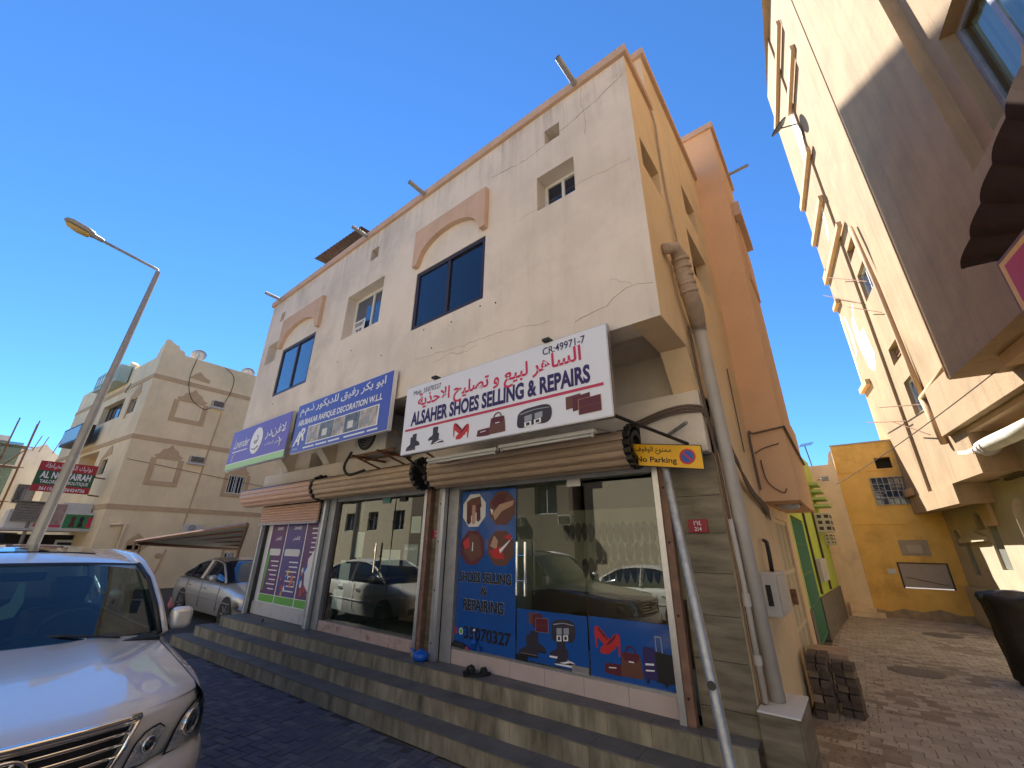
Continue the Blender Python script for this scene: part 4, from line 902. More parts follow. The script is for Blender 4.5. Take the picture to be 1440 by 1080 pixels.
# green house on the left side of the alley
GH = thing('lime_green_house', (-.9, 12.5, 0), 'lime green house with a dark plinth and a green barred door in the alley', 'house')
gpoly = [(-7.5, 11.05), (-2.6, 11.05), (-.90, 9.63), (-.90, 10.1), (-1.04, 10.1), (-1.04, 12.5), (-.90, 12.5), (-.66, 17.0), (-7.5, 17.0)]
m = MB(); m.prism(gpoly, .85, 2.5, TP); m.prism([(-7.5, 11.05), (-2.6, 11.05), (-.90, 9.63), (-.90, 12.5), (-.66, 17.0), (-7.5, 17.0)], 2.5, 4.55, TP); m.build('upper_wall', M['green'], GH)
m = MB(); m.prism([(x+(.03 if x > -2 else 0), y) for x, y in gpoly], 0, .85, TP); m.build('plinth', M['darkstone'], GH)
dg_ = box('barred_door', 10.12, 12.48, .12, 2.45, -1.0, -.985, SX, M['black'], GH)
for k in range(19): MB().tube([(-.91, 10.17+k*.127, .15), (-.91, 10.17+k*.127, 2.45)], .015, 5).build('door_bar', M['green_metal'], dg_)
for z in (.2, .85, 1.4, 1.95, 2.42): MB().tube([(-.905, 10.12, z), (-.905, 12.48, z)], .018, 5).build('door_rail', M['green_metal'], dg_)
def GW(a, b, c): return Vector((-.90+(a-12.5)*.0533+c, a, b))
box('meter_box', 13.0, 14.2, 1.15, 1.65, .001, .11, GW, M['boxgrey'], GH)
for y in (12.8, 14.6): MB().tube([GW(y, .9, .03), GW(y, 2.9, .03)], .025, 6).build('drain_pipe', M['darkbrown'], GH)
for i, z in enumerate((3.05, 3.25, 3.47, 3.68)):
    MB().box(15.6, 16.4, z, z+.08, .001, .38-.05*i, GW).build('window_louvre', M['greenhood'], GH, bevel=.01)
def win_ac(name, y0, y1, z0, z1, d, lb):
    a = thing(name, clean_loc(GW((y0+y1)/2, z0, d/2)), lb, 'air conditioner', 'window air conditioners on the green wall')
    box('case', y0, y1, z0, z1, .001, d, GW, M['ac'], a, bevel=.01)
    for k in range(3):
        for j in range(2): box('grille', y0+.05+j*(y1-y0)/2, y0-.03+(j+1)*(y1-y0)/2, z0+.06+k*(z1-z0)/3.2, z0+.02+(k+.8)*(z1-z0)/3.2, d+.001, d+.006, GW, M['darkbrown'], a)
    for k in range(3):
        for j in range(2): box('side_grille', .05+j*d/2, .0+(j+1)*d/2-.02, z0+.06+k*(z1-z0)/3.2, z0+.02+(k+.8)*(z1-z0)/3.2, y0-.004, y0-.001, lambda p, q, r: GW(r, q, p), M['darkbrown'], a)
win_ac('window_air_conditioner', 15.2, 15.8, 2.32, 2.84, .34, 'upper grey window air conditioner on the green wall under the louvres')
win_ac('window_air_conditioner', 16.3, 16.8, 1.99, 2.3, .22, 'lower grey window air conditioner on the green wall farther down the alley')
# small grey wall piece between stair wing and louvres
tag(box('grey_party_wall', -3, -.46, 9.36, 10.9, 2.9, 4.1, TP, M['pvc']) if False else MB().box(-3, -.62, 9.37, 9.62, 2.5, 4.2, TP).build('grey_party_wall', M['pvc'], loc=(-.5, 10, 2.5)), 'grey bare wall piece behind the stair wing above the alley', 'wall')

# ============================================================ TALL BLOCK BEHIND (unseen, placed and sized for its shadow on the right building's bay)
TB = thing('tall_shadow_block', (-20, 25, 0), 'tall cream apartment block unseen behind the corner building, placed for its shadow on the bay', 'building')
e = Vector((-12.87, 20.03, 0)); u = Vector((-.574, -.819, 0)); v = Vector((-.819, .574, 0))
m = MB(); q = [e, e+u*3.5, e+u*3.5+v*9, e+v*9]
m.prism([(p.x, p.y) for p in q], 0, 30.7, TP); m.build('wall', M['facade'], TB)
for fl_ in range(9):
    for k in range(2):
        p0 = e+u*(.3+k*1.6)-v*.02; z = 1.2+fl_*3.2
        m = MB(); m.add([p0+Vector((0, 0, z)), p0+u*1.1+Vector((0, 0, z)), p0+u*1.1+Vector((0, 0, z+1.3)), p0+Vector((0, 0, z+1.3))], [(0, 1, 2, 3)]); m.build('window', M['wglass'], TB)

# ============================================================ LEFT BUILDING
LB = thing('left_apartment_building', (-24, 3.5, 0), 'beige three storey building with stepped arabesque trim left of the shops', 'building')
LX = -24
m = MB(); m.holes(3.5, 16, 0, 10.42, LX, [(7.62, 8.34, 4.16, 5.03, -.2), (8.26, 8.64, .96, 1.42, -.2), (5.74, 6.38, 5.36, 5.70, -.1), (5.98, 6.54, 8.2, 8.56, -.1)], -.2, SX)
m.holes(0, 12, 0, 10.0, 0, [(3.1, 6.3, 7.55, 8.55, -.3), (1.2, 2.1, 7.5, 8.25, -.2), (4.0, 7.0, 5.2, 5.95, -.8), (2.2, 3.0, 4.7, 5.4, -.2)], -.2, LF)
m.quad(LF(12, 0, 0), LF(12, 10, 0), LF(12, 10, -12), LF(12, 0, -12)); m.quad(LF(0, 10, -.05), LF(12, 10, -.05), LF(12, 10, -12), LF(0, 10, -12))
m.build('wall', M['lb'], LB, recalc=False)
# parapets: corner crown, stepped edges
m = MB(); m.prism([(3.5, 10.42), (3.5, 10.95), (3.62, 11.0), (3.85, 10.85), (4.05, 10.8), (4.1, 10.66), (4.3, 10.6), (4.35, 10.45), (4.4, 10.42)], LX-.25, LX+.002, SX)
m.build('corner_crown', M['lb'], LB)
m = MB(); m.prism([(-.002, 10.0), (-.002, 10.9), (.25, 10.72), (.45, 10.62), (.6, 10.3), (.65, 10.0)], -.25, .002, LF)
m.prism([(3.4, 10.0), (3.5, 10.45), (4.0, 10.6), (4.5, 10.85), (4.9, 10.7), (5.2, 10.5), (5.4, 10.0)], -.25, .002, LF); m.box(.6, 3.4, 10.0, 10.15, -.2, .002, LF); m.box(5.4, 12, 10, 10.3, -.2, .002, LF)
m.prism([(9.0, 10.3), (9.3, 10.6), (10.0, 10.5), (10.4, 10.3)], -.2, .0, LF); m.build('parapet', M['lb'], LB)
for z in (8.98, 6.10, 3.12):
    box('trim_band', 3.5, 16, z, z+.2, LX, LX+.03, SX, M['lbtrim'], LB); box('trim_band', -.03, 12, z, z+.2, 0, .03, LF, M['lbtrim'], LB)
def arabesque(y0, y1, z0, z1, t=.2):
    m = MB(); c = LX+.035; w = y1-y0
    m.box(y0, y0+t, z0, z1, LX, c, SX); m.box(y1-t, y1, z0, z1, LX, c, SX); m.box(y0+t, y1-t, z0, z0+t, LX, c, SX)
    m.prism([(y0+t, z1), (y0+t, z1-.02), (y1-t, z1-.02), (y1-t, z1), (y1-.06*w, z1+.12), (y1-.2*w, z1+.22), (y1-.26*w, z1+.4), (y1-.4*w, z1+.48), (y1-.5*w, z1+.66), (y0+.4*w, z1+.48), (y0+.26*w, z1+.4), (y0+.2*w, z1+.22), (y0+.06*w, z1+.12)], LX, c, SX)
    m.build('arabesque_frame', M['lbtrim'], LB)
arabesque(4.5, 5.9, 7.15, 8.2); arabesque(4.38, 5.6, 4.2, 5.4); arabesque(7.4, 8.55, 3.98, 5.1, .16); arabesque(8.1, 8.85, .8, 1.55, .12)
m = MB(); m.prism([(4.8, 9.4), (4.95, 9.6), (5.15, 9.8), (5.4, 9.6), (5.65, 9.5), (5.65, 9.35)], LX, LX+.03, SX); m.build('arabesque_motif', M['lbtrim'], LB); m = MB(); m.prism([(4.5, 1.9), (4.8, 2.2), (5.1, 1.95), (5.3, 1.75), (4.7, 1.1), (4.5, 1.1)], LX, LX+.03, SX); m.build('arabesque_motif', M['lbtrim'], LB)
for h in ((7.62, 8.34, 4.16, 5.03), (8.26, 8.64, .96, 1.42)):
    f = window(LB, *h, LX-.18, SX, M['wframe'], M['wglass'], fw=.05, out=1)
    for k in range(5): y = h[0]+.08+k*(h[1]-h[0]-.16)/4; MB().tube([(LX+.01, y, h[2]), (LX+.01, y, h[3])], .018, 5).build('bar', M['wframe'], f)
window(LB, 3.1, 6.3, 7.55, 8.55, -.28, LF, M['bframe'], M['wglass'], n=5, fw=.07, out=1); window(LB, 1.2, 2.1, 7.5, 8.25, -.18, LF, M['wframe'], M['wglass'], n=2, out=1)
window(LB, 2.2, 3.0, 4.7, 5.4, -.18, LF, M['bframe'], M['wglass'], n=2, out=1); box('balcony_back', 4.0, 7.0, 5.2, 5.95, -.82, -.8, LF, M['lbtrim'], LB)
for P in ([(1.0, 8.45), (1.3, 9.0), (1.5, 8.9), (2.2, 8.4), (2.2, 7.3), (2.0, 7.3), (2.0, 8.3), (1.2, 8.3)], [(1.9, 5.6), (2.2, 6.0), (2.5, 5.9), (3.2, 5.45), (3.2, 4.6), (3.08, 4.6), (3.08, 5.45)]):
    MB().prism(P, 0, .03, LF).build('arabesque_frame', M['lbtrim'], LB)
def wall_ac(y0, y1, z0, z1, lb):
    a = thing('window_air_conditioner', (LX, (y0+y1)/2, z0), lb, 'air conditioner', 'window air conditioners on the beige building')
    box('case', y0+.03, y1-.03, z0+.02, z1-.02, LX-.09, LX+.16, SX, M['ac'], a, bevel=.01); box('grille', y0+.06, y1-.06, z0+.05, z1-.05, LX+.161, LX+.168, SX, M['darkbrown'], a)
    for k in range(4): box('slat', y0+.06, y1-.06, z0+.07+k*.06, z0+.08+k*.06, LX+.169, LX+.175, SX, M['ac'], a)
    box('shelf', y0-.03, y1+.03, z0-.05, z0, LX, LX+.22, SX, M['wframe'], a)
wall_ac(5.98, 6.54, 8.2, 8.56, 'window air conditioner high on the beige wall with a dangling cable'); wall_ac(5.74, 6.38, 5.36, 5.70, 'dark window air conditioner in the middle of the beige wall')
def out_ac(name, P, sz, ax, lb, grp=None):
    """outdoor unit: P = lower corner, facing ax"""
    pass
a = thing('outdoor_unit', (LX+.2, 6.6, 2.3), 'white outdoor air conditioner unit above the car canopy', 'air conditioner')
box('case', 6.28, 6.95, 2.28, 2.62, LX+.01, LX+.35, SX, M['white_stucco'], a, bevel=.01); MB().lathe([(.15, 0), (.15, .01), (.03, .015), (0, .015)], (LX+.35, 6.55, 2.46), (1, 0, 0), 18).build('fan_grille', M['alu_dull'], a)
def dish(p, r, lb, ax=(.9, -.4, .12), mt='white_stucco'):
    t = thing('satellite_dish', p, lb, 'satellite dish', 'satellite dishes on the beige roof'); p = Vector(p)
    MB().lathe([(0, .0), (r*.5, r*.08), (r, r*.3), (r*1.01, r*.31), (r*.5, r*.1), (0, .02)], p+Vector((0, 0, .35)), ax, 18).build('dish', M[mt], t, smooth=True)
    MB().tube([p, p+Vector((0, 0, .35))], .03, 6).build('mast', M['alu_dull'], t); MB().tube([p+Vector((0, 0, .3)), p+Vector((.35, -.1, .4))], .015, 5).build('feed_arm', M['alu_dull'], t)
dish((LX-.3, 4.95, 10.35), .33, 'white satellite dish near the crowned corner of the beige roof'); dish((LX-.5, 7.35, 10.25), .33, 'white satellite dish at the right end of the beige roof')
def cable(pts, lb, r=.012, mt='cable_dark', name='cable', grp=None, sag=0., n=12):
    P = []
    if len(pts) > 2:      # smooth run through the points
        Q = [Vector(p) for p in pts]; Q = [Q[0]*2-Q[1]]+Q+[Q[-1]*2-Q[-2]]; new = []
        for i in range(1, len(Q)-2):
            p0, p1, p2, p3 = Q[i-1:i+3]
            for k in range(5): t = k/5; new.append(.5*((2*p1)+(p2-p0)*t+(2*p0-5*p1+4*p2-p3)*t*t+(3*p1-p0-3*p2+p3)*t**3))
        pts = new+[Q[-2]]; n = 2
    for i in range(len(pts)-1):
        a, b = Vector(pts[i]), Vector(pts[i+1])
        for k in range(n): t = k/n; q = a.lerp(b, t); q.z -= sag*4*t*(1-t)*(b-a).length; P.append(q)
    P.append(Vector(pts[-1])); o = MB().tube(P, r, 5).build(name, M[mt], loc=clean_loc(pts[0])); return tag(o, lb, name.replace('_', ' '), grp)
cable([(LX+.05, 4.85, 10.5), (LX+.06, 4.8, 9.3), (LX+.06, 5.1, 8.4), (LX+.06, 5.7, 8.0), (LX+.12, 5.95, 8.1)], 'black cable drooping from the roof dish to the upper air conditioner', .014)
cable([(LX+.05, 6.1, 10.4), (LX+.05, 6.6, 10.0), (LX+.05, 6.65, 9.2), (LX+.1, 6.5, 8.6)], 'curved black cable hanging above the upper air conditioner', .014)
MB().tube([(LX+.04, 6.5, 8.0), (LX+.04, 6.42, 6.3), (LX+.04, 6.35, 4.3), (LX+.04, 6.28, 2.6)], .03, 6).build('conduit', M['lbtrim'], LB)
MB().tube([(LX+.1, 3.8, 2.5), (LX+.1, 4.25, 2.53), (LX+.1, 4.2, 0)], .07, 8).build('drain_pipe', M['lb'], LB, smooth=True)
MB().tube([(LX+.05, 5.9, 1.55), (LX+.05, 5.75, .6)], .025, 6).build('conduit', M['lbtrim'], LB)
for y in (6.25, 6.75): MB().tube([(LX+.05, y, 2.2), (LX+.05, y-.05, 1.7)], .03, 6).build('bracket', M['rust'], LB)
box('street_plate', 4.55, 4.93, 1.55, 1.72, LX+.01, LX+.03, SX, M['sign_blue'], LB)
MB().lathe([(.12, 0), (.12, .02), (0, .02)], (LX, 5.7, 1.3), (1, 0, 0), 8).build('wall_stain', M['lbtrim'], LB)
# signs on the street face
def blade(name, x, y0, y1, z0, z1, th, mt, lb, slantz=0.):
    t = thing(name, (x, (y0+y1)/2, z0), lb, 'sign'); b = box('sign_board', y0, y1, z0, z1, x-th, x, SX, mt, t); return t, b
t, b = blade('tailor_sign', -25.5, 1.28, 3.0, 3.72, 4.92, .12, M['green_metal'] if False else mat('tailor_green', (.015, .09, .035), .45), 'red and green tailoring sign hanging behind the lamp post')
for z0, z1 in ((3.72, 3.98), (4.55, 4.92)): box('red_band', 1.28, 3.0, z0, z1, -25.499, -25.494, SX, M['plate_red'] if False else mat('tailor_red', (.38, .015, .03), .45), t)
text(arabic('بوتيك النوير للخياطة'), 1.45, 2.85, 4.60, 4.86, -25.49, SX, M['white'], t, .0)
text('AL NOWAIRAH', 1.40, 2.90, 4.24, 4.52, -25.49, SX, M['white'], t, .03); text('TAILORING & BOUTIQUE', 1.45, 2.88, 4.02, 4.18, -25.49, SX, M['white'], t, .02); text('36115414 / 36424736', 1.50, 2.85, 3.77, 3.91, -25.49, SX, M['white'], t, .02)
for z in (3.7, 4.45): MB().tube([(-25.56, 3.0, z), (-25.56, 3.75, z-.05)], .03, 6).build('sign_bracket', M['rust'], t)
g1 = thing('roof_sign', clean_loc(LF(5.5, 9.4, .2)), 'pale green boxed sign near the roof of the beige building', 'sign'); box('sign_box', 3.7, 7.3, 9.45, 10.35, .05, .5, LF, mat('pale_sign', (.40, .50, .45), .5), g1)
box('sign_face', 3.85, 7.15, 9.6, 10.2, .501, .51, LF, mat('sign_teal', (.10, .35, .25), .5), g1)
for k in range(7): box('sign_stroke', 4.0+k*.45, 4.25+k*.45, 9.68, 10.12, .511, .515, LF, M['white'], g1)
g2 = thing('light_box_sign', clean_loc(LF(5.5, 6.5, .4)), 'dark framed light box sign hanging under the wide window', 'sign'); box('sign_box', 5.1, 8.2, 6.45, 7.35, .25, .75, LF, M['black'], g2); box('sign_face', 5.2, 8.1, 6.55, 7.25, .751, .76, LF, mat('sky_sign', (.22, .40, .50), .3), g2)
box('sign_side', .30, .70, 6.55, 7.25, 5.09, 5.098, lambda a, b, c: LF(c, b, a), M['black'], g2)
# ground floor canopy shop
cs = thing('street_kiosk', (-25.5, 3.0, 0), 'white box canopy shop front with dress pictures under the tailoring sign', 'shop front')
box('canopy_box', 1.0, 3.9, 2.30, 2.98, -27.6, -25.2, SX, M['white_stucco'], cs, bevel=.01)
box('canopy_box', 2.4, 3.3, 2.98, 3.35, -27.4, -25.6, SX, M['white_stucco'], cs)
gp = box('green_picture', 2.55, 3.66, 2.34, 2.88, -25.198, -25.19, SX, mat('dress_green', (.03, .20, .07), .5), cs)
for k, mt in enumerate((M['maroon'], M['blackp'], M['red'], M['white'])):
    y = 2.72+k*.25; MB().prism([(y, 2.38), (y+.18, 2.40), (y+.14, 2.62), (y+.17, 2.76), (y+.09, 2.82), (y+.02, 2.76), (y+.04, 2.6)], -25.189, -25.186, SX).build('printed_dress', mt, gp)
pp = box('picture_panel', 1.75, 2.50, 2.36, 3.25, -25.198, -25.19, SX, mat('faded_picture', (.35, .25, .22), .5, var=.5, vscale=3), cs)
box('red_strip', 1.75, 2.5, 2.36, 2.46, -25.189, -25.185, SX, M['redline'], cs)
box('canopy_rim', .9, 3.95, 2.22, 2.30, -27.8, -25.1, SX, M['canopy_top'], cs)
box('shop_opening', 1.2, 3.4, .2, 2.1, -27.0, -26.9, SX, M['dark'], cs); box('shop_window', 2.7, 3.3, .6, 1.9, -26.89, -26.85, SX, M['wframe'], cs); box('shop_window_pane', 2.78, 3.22, .7, 1.8, -26.84, -26.83, SX, M['wglass'], cs)
wb = thing('wooden_shelter', (-25.5, 1.5, 0), 'grey wooden slatted box standing at the lamp post foot', 'shed')
for k in range(7): box('plank', 1.1, 1.75, 2.55+k*.1, 2.64+k*.1, -25.4, -25.1, SX, M['wood'], wb)
box('lid', 1.05, 1.85, 3.26, 3.30, -25.7, -25.0, SX, M['wood'], wb); MB().tube([(-25.2, 1.7, 0), (-25.2, 1.6, 2.6)], .06, 6).build('post', M['wood'], wb)

# far left: white house, scaffolding
WH = thing('white_house', (-40, 1, 0), 'white three storey house behind the scaffolding at the left edge', 'house')
m = MB(); m.box(-52, -40, .3, 12, 0, 7.1, TP); m.box(-52, -40, -9, .3, 0, 7.9, TP); m.build('wall', M['white_stucco'], WH)
m = MB(); m.prism([(.3, 7.1), (.3, 7.3), (1.2, 7.25), (1.6, 7.5), (1.9, 7.7), (2.2, 7.4), (2.6, 7.1)], -40.2, -40, SX); m.build('parapet', M['white_stucco'], WH)
for z in (1.2, 4.0): window(WH, 1.5, 2.3, z, z+1.1, -39.98, SX, M['bframe'], M['wglass'], out=1)
SCf = thing('scaffolding', (-37, .2, 0), 'metal scaffolding with green netting at the left edge', 'scaffolding')
for x in (-37.2, -38.4):
    for y in (-1.6, -.6, .3, 1.1): MB().tube([(x, y, 0), (x, y, 7.2+(1.4 if y > .2 else 0))], .035, 6).build('standard_pole', M['rust'], SCf)
for z in (2.0, 3.9, 5.8, 7.0):
    MB().tube([(-37.2, -1.8, z), (-37.2, 1.3, z)], .03, 6).build('ledger_pole', M['rust'], SCf); box('plank', -1.7, 1.1, z, z+.05, -38.3, -37.3, SX, M['wood'], SCf)
MB().tube([(-37.2, -.6, 3.9), (-37.2, 1.1, 6.9)], .03, 6).build('brace_pole', M['rust'], SCf)
for z0, z1 in ((2.1, 3.8), (4.0, 5.7), (5.9, 7.2)): box('net_panel', -1.6, .9, z0, z1, -37.32, -37.3, SX, M['net'], SCf)
m = MB()
for x, y in ((-39.5, 1.4), (-39.6, 1.7), (-39.5, 2.3)): MB().tube([(x, y, 7.1), (x, y+.15, 8.1)], .025, 5).build('rebar', M['rust'], WH)

# ============================================================ ACROSS THE STREET (seen mirrored in the shop glass, and lights the shade)
def across(name, x0, x1, y, zt, mt, label, wins, acs=()):
    t = thing(name, ((x0+x1)/2, y, 0), label, 'building')
    m = MB(); m.holes(x0, x1, 0, zt, y, [(*h, -.2) for h in wins], -.2)
    for q in (((x0, y, 0), (x0, y, zt), (x0, y-9, zt), (x0, y-9, 0)), ((x1, y, 0), (x1, y, zt), (x1, y-9, zt), (x1, y-9, 0)), ((x0, y, zt), (x1, y, zt), (x1, y-9, zt), (x0, y-9, zt)), ((x0, y-9, 0), (x1, y-9, 0), (x1, y-9, zt), (x0, y-9, zt))): m.quad(*q)
    m.build('wall', mt, t, recalc=False)
    for h in wins: window(t, *h, y-.18, FX, M['wframe'], M['wglass'], out=1)
    for i, (x, z) in enumerate(acs):
        box('air_conditioner', x, x+.65, z, z+.42, y, y+.3, FX, M['ac'], t, bevel=.01); box('air_conditioner_grille', x+.05, x+.6, z+.05, z+.37, y+.301, y+.31, FX, M['darkbrown'], t)
    box('cornice', x0, x1, zt, zt+.15, y-.3, y+.12, FX, mt, t)
    return t
cream = mat('street_cream', (.66, .58, .42), .9, var=.06, vscale=1.5, spec=.1)
taupe = mat('street_shade_taupe', (.24, .20, .15), .9, var=.1, vscale=1, spec=.1)  # dark wall colour stands in for the shade mirrored in the shoe shop glass
across('opposite_house', -8.9, 9, -8.0, 9.5, cream, 'cream house across the street behind the camera', [(-7.8, -6.8, 6.0, 7.2), (-3.8, -2.8, 6.0, 7.2), (2, 3.2, 3.2, 4.4), (5, 6.2, 3.2, 4.4), (2, 3.2, 6.2, 7.4)])
across('opposite_block', -20, -9.2, -7.5, 11, taupe, 'apartment block across the street, shade painted into its taupe walls, with window air conditioners', [(-19+2.6*k, -17.8+2.6*k, z, z+1.3) for k in range(4) for z in (3.2, 6.2, 8.8)], [(-17.6+2.6*k, z) for k in range(4) for z in (2.7, 5.7, 8.3)])
across('opposite_corner_house', -38, -21, -10, 10, cream, 'cream house farther left across the street', [(-34+3*k, -32.8+3*k, z, z+1.3) for k in range(6) for z in (2.8, 6.2)])
# ============================================================ PAVING
def paver_field(parent_name, label_kind, cells, mats_, size_list, z, stuff_name):
    """cells: (x, y, angle, size index) sorted nearest first; 300 as objects, the rest one mesh"""
    root = bpy.data.objects.new(parent_name, None); COL.objects.link(root); tag(root, kind='structure'); WLOC[root.name] = Vector((0, 0, 0))
    base = []
    for mt in mats_:
        for (w, l) in size_list:
            m = MB(); b = .004; m.add([(-w/2, -l/2, -.03), (w/2, -l/2, -.03), (w/2, l/2, -.03), (-w/2, l/2, -.03), (-w/2, -l/2, -b), (w/2, -l/2, -b), (w/2, l/2, -b), (-w/2, l/2, -b),
                                       (-w/2+b, -l/2+b, 0), (w/2-b, -l/2+b, 0), (w/2-b, l/2-b, 0), (-w/2+b, l/2-b, 0)],
                                      [(0, 1, 5, 4), (1, 2, 6, 5), (2, 3, 7, 6), (3, 0, 4, 7), (4, 5, 9, 8), (5, 6, 10, 9), (6, 7, 11, 10), (7, 4, 8, 11), (8, 9, 10, 11)])
            o = m.build('paver', mt, root); base.append(o)
    me = [b.data for b in base]
    for b in base: bpy.data.objects.remove(b)
    big = MB()
    for i, (x, y, a, si) in enumerate(cells):
        mi = random.choice([0, 0, 1, 1, 2]) % len(mats_); dz = random.uniform(-.0035, .0035)+.006*math.sin(x*1.7+y*.9)*math.sin(y*1.3); tx, ty = random.uniform(-.014, .014), random.uniform(-.014, .014)
        if i < 300:
            o = bpy.data.objects.new('paver', me[mi*len(size_list)+si]); COL.objects.link(o); o.parent = root; o.location = (x, y, z+dz); o.rotation_euler = (tx, ty, a)
        else:
            w, l = size_list[si]; c, s = math.cos(a), math.sin(a); P = []
            for px, py, pz in ((-w/2, -l/2, -.012), (w/2, -l/2, -.012), (w/2, l/2, -.012), (-w/2, l/2, -.012), (-w/2+.005, -l/2+.005, 0), (w/2-.005, -l/2+.005, 0), (w/2-.005, l/2-.005, 0), (-w/2+.005, l/2-.005, 0)):
                P.append((x+px*c-py*s, y+px*s+py*c, z+dz+pz+px*ty+py*tx))
            big.add(P, [(0, 1, 5, 4), (1, 2, 6, 5), (2, 3, 7, 6), (3, 0, 4, 7), (4, 5, 6, 7)], mi)
    tag(big.build(stuff_name, mats_, root, recalc=False), kind='stuff'); return root
M['paver_blue'] = mat('blue_grey_paver', (.085, .085, .11), .75, var=.22, vscale=5, bump=.5, bscale=80)
M['paver_blue2'] = mat('grey_paver', (.10, .095, .115), .75, var=.22, vscale=5, bump=.5, bscale=80)
M['paver_tan'] = mat('tan_paver', (.46, .38, .29), .85, var=.18, vscale=3, bump=.5, bscale=80, dirt=(.34, .27, .20), dscale=1.6, damt=.3)
M['paver_tan2'] = mat('tan_paver_two', (.41, .34, .26), .85, var=.2, vscale=3, bump=.5, bscale=80, dirt=(.36, .29, .21), dscale=1.4, damt=.4)
cells = []
W, Lg = .1, .2
ca, sa = math.cos(R(12)), math.sin(R(12))
for i in range(-80, 80):
    for j in range(-40, 40):
        # herringbone cell
        bx, by = i*.1+j*.0, 0
        x0 = (i+j)*.1; y0 = (j-i)*.1+0
        for (dx, dy, a) in ((0, .0, 0), (.15, -.05, math.pi/2)):
            pass
def herring():
    out = []
    for k in range(-70, 70):
        for n in range(-40, 40):
            # horizontal brick at (x,y) and vertical brick next to it on the diagonal lattice
            ox = k*.1+n*.2; oy = k*.1-n*.2
            out.append((ox+.1, oy+.05, math.pi/2)); out.append((ox+.25-.0, oy+.0+.1-.0, 0)) if False else out.append((ox+.05, oy+.2, 0))
    return out
for x, y, a in herring():
    X_, Y_ = x*ca-y*sa-4.5, x*sa+y*ca+1.2
    if -9.3 < X_ < 1.6 and -.4 < Y_ < 3.36 and not (X_ < -8 and Y_ < 1.0):
        front = 3.215+.033*(X_+10.2)
        if Y_ < front-.02: cells.append((X_, Y_, a+R(12), 0))
cells.sort(key=lambda c: (c[0]+2.6)**2*.5+(c[1]-2.3)**2)
paver_field('street_paving', 'street', cells, [M['paver_blue'], M['paver_blue2'], mat('worn_paver', (.125, .12, .13), .75, var=.25, vscale=5, bump=.5, bscale=80)], [(.096, .196)], .0, 'more_pavers')
cells = []
for i in range(0, 95):
    for j in range(-3, 40):
        y = 2.5+i*.165; x = -.85+j*.165*1.25+(.1 if i % 2 else 0)
        rbx = 2.25+.137*(17.94-y)-.02 if y > 3 else 4
        if x < min(rbx, 4.2) and x > (-.80 if y > 3.9 else -1.0) and y < 17.85 and not (x < -.55 and 4.0 < y < 4.8): cells.append((x, y, random.uniform(-.03, .03), 0))
cells.sort(key=lambda c: (c[1]-6.5)**2+(c[0]-.4)**2*.6 if c[1] > 4.6 else 40+c[0]**2)
paver_field('alley_paving', 'alley', cells, [M['paver_tan'], M['paver_tan2'], mat('dusty_paver', (.50, .42, .33), .85, var=.2, vscale=4, bump=.5, bscale=80)], [(.200, .160)], .0, 'more_pavers')
jb = MB(); jb.box(-9.3, 1.7, -.5, 3.4, -.019, -.009, TP); tag(jb.build('street_bedding', mat('dark_joint_sand', (.055, .05, .055), .95, var=.3, vscale=9)), kind='structure')
jb = MB(); jb.box(-.86, 4.3, 3.45, 18.2, -.018, -.005, TP); tag(jb.build('alley_bedding', mat('joint_sand', (.30, .235, .17), .95, var=.25, vscale=5, bump=.5, bscale=60)), kind='structure')
rd = MB(); rd.box(-60, -9.3, -30, 30, -.019, -.004, TP); tag(rd.build('side_road', mat('asphalt', (.06, .058, .055), .9, var=.2, vscale=3, bump=.6, bscale=60)), kind='structure')
sdm = MB()
for k in range(900):
    x, y = random.uniform(-.85, 2.6), random.choice((random.uniform(4.8, 8), random.uniform(4.8, 17.5)));
    if random.random() < .6: x = -.84+abs(random.gauss(0, .35))
    r = random.uniform(.004, .018); z = .003; a = random.random()*6
    sdm.add([(x+r*math.cos(a+t), y+r*math.sin(a+t), z) for t in (0, 2.1, 4.2)]+[(x, y, z+r*.8)], [(0, 1, 3), (1, 2, 3), (2, 0, 3)])
tag(sdm.build('alley_debris', M['brick2'], recalc=False), kind='stuff')
mhm = mat('cast_iron', (.20, .165, .13), .7, metal=.4, var=.2, vscale=20, bump=.6, bscale=60)
for (x, y), lb in (((.32, 10.4), 'round iron manhole cover in the middle of the alley paving'), ((1.15, 15.1), 'round iron manhole cover near the yellow house')):
    t = thing('manhole_cover', (x, y, 0), lb, 'manhole cover', 'manhole covers in the alley')
    MB().lathe([(0, .012), (.30, .012), (.31, .006), (.33, .008), (.36, .004), (.36, -.01)], (x, y, .0), (0, 0, 1), 28).build('cover', mhm, t)

# brick stacks in the alley
def stack(x, y, rot, nx, nz, lb, grp='stacks of spare pavers', sc=1.):
    t = thing('paver_stack', (x, y, 0), lb, 'brick stack', grp); bw, bl, bh = .11, .22, .08
    for k in range(nz):
        for i in range(nx):
            for j in range(2):
                o = None
                dx = (i-(nx-1)/2)*bl+(bl/2 if k % 2 else 0)*.5+random.uniform(-.006, .006); dy = (j-.5)*bw+random.uniform(-.008, .008)
                c, s = math.cos(rot), math.sin(rot); z = k*bh
                m = MB(); a, b = bl/2-.006, bw/2-.006
                rr = random.uniform(-.03, .03); c2, s2 = math.cos(rot+rr), math.sin(rot+rr)
                pts = [(x+dx*c-dy*s+px*c2-py*s2, y+dx*s+dy*c+px*s2+py*c2, z+pz) for px in (-a, a) for py in (-b, b) for pz in (.0, bh-.006)]
                m.add(pts, [(0, 1, 3, 2), (4, 6, 7, 5), (0, 4, 5, 1), (2, 3, 7, 6), (0, 2, 6, 4), (1, 5, 7, 3)]); m.build('brick', M['brick'] if random.random() < .8 else M['brick2'], t)
    return t
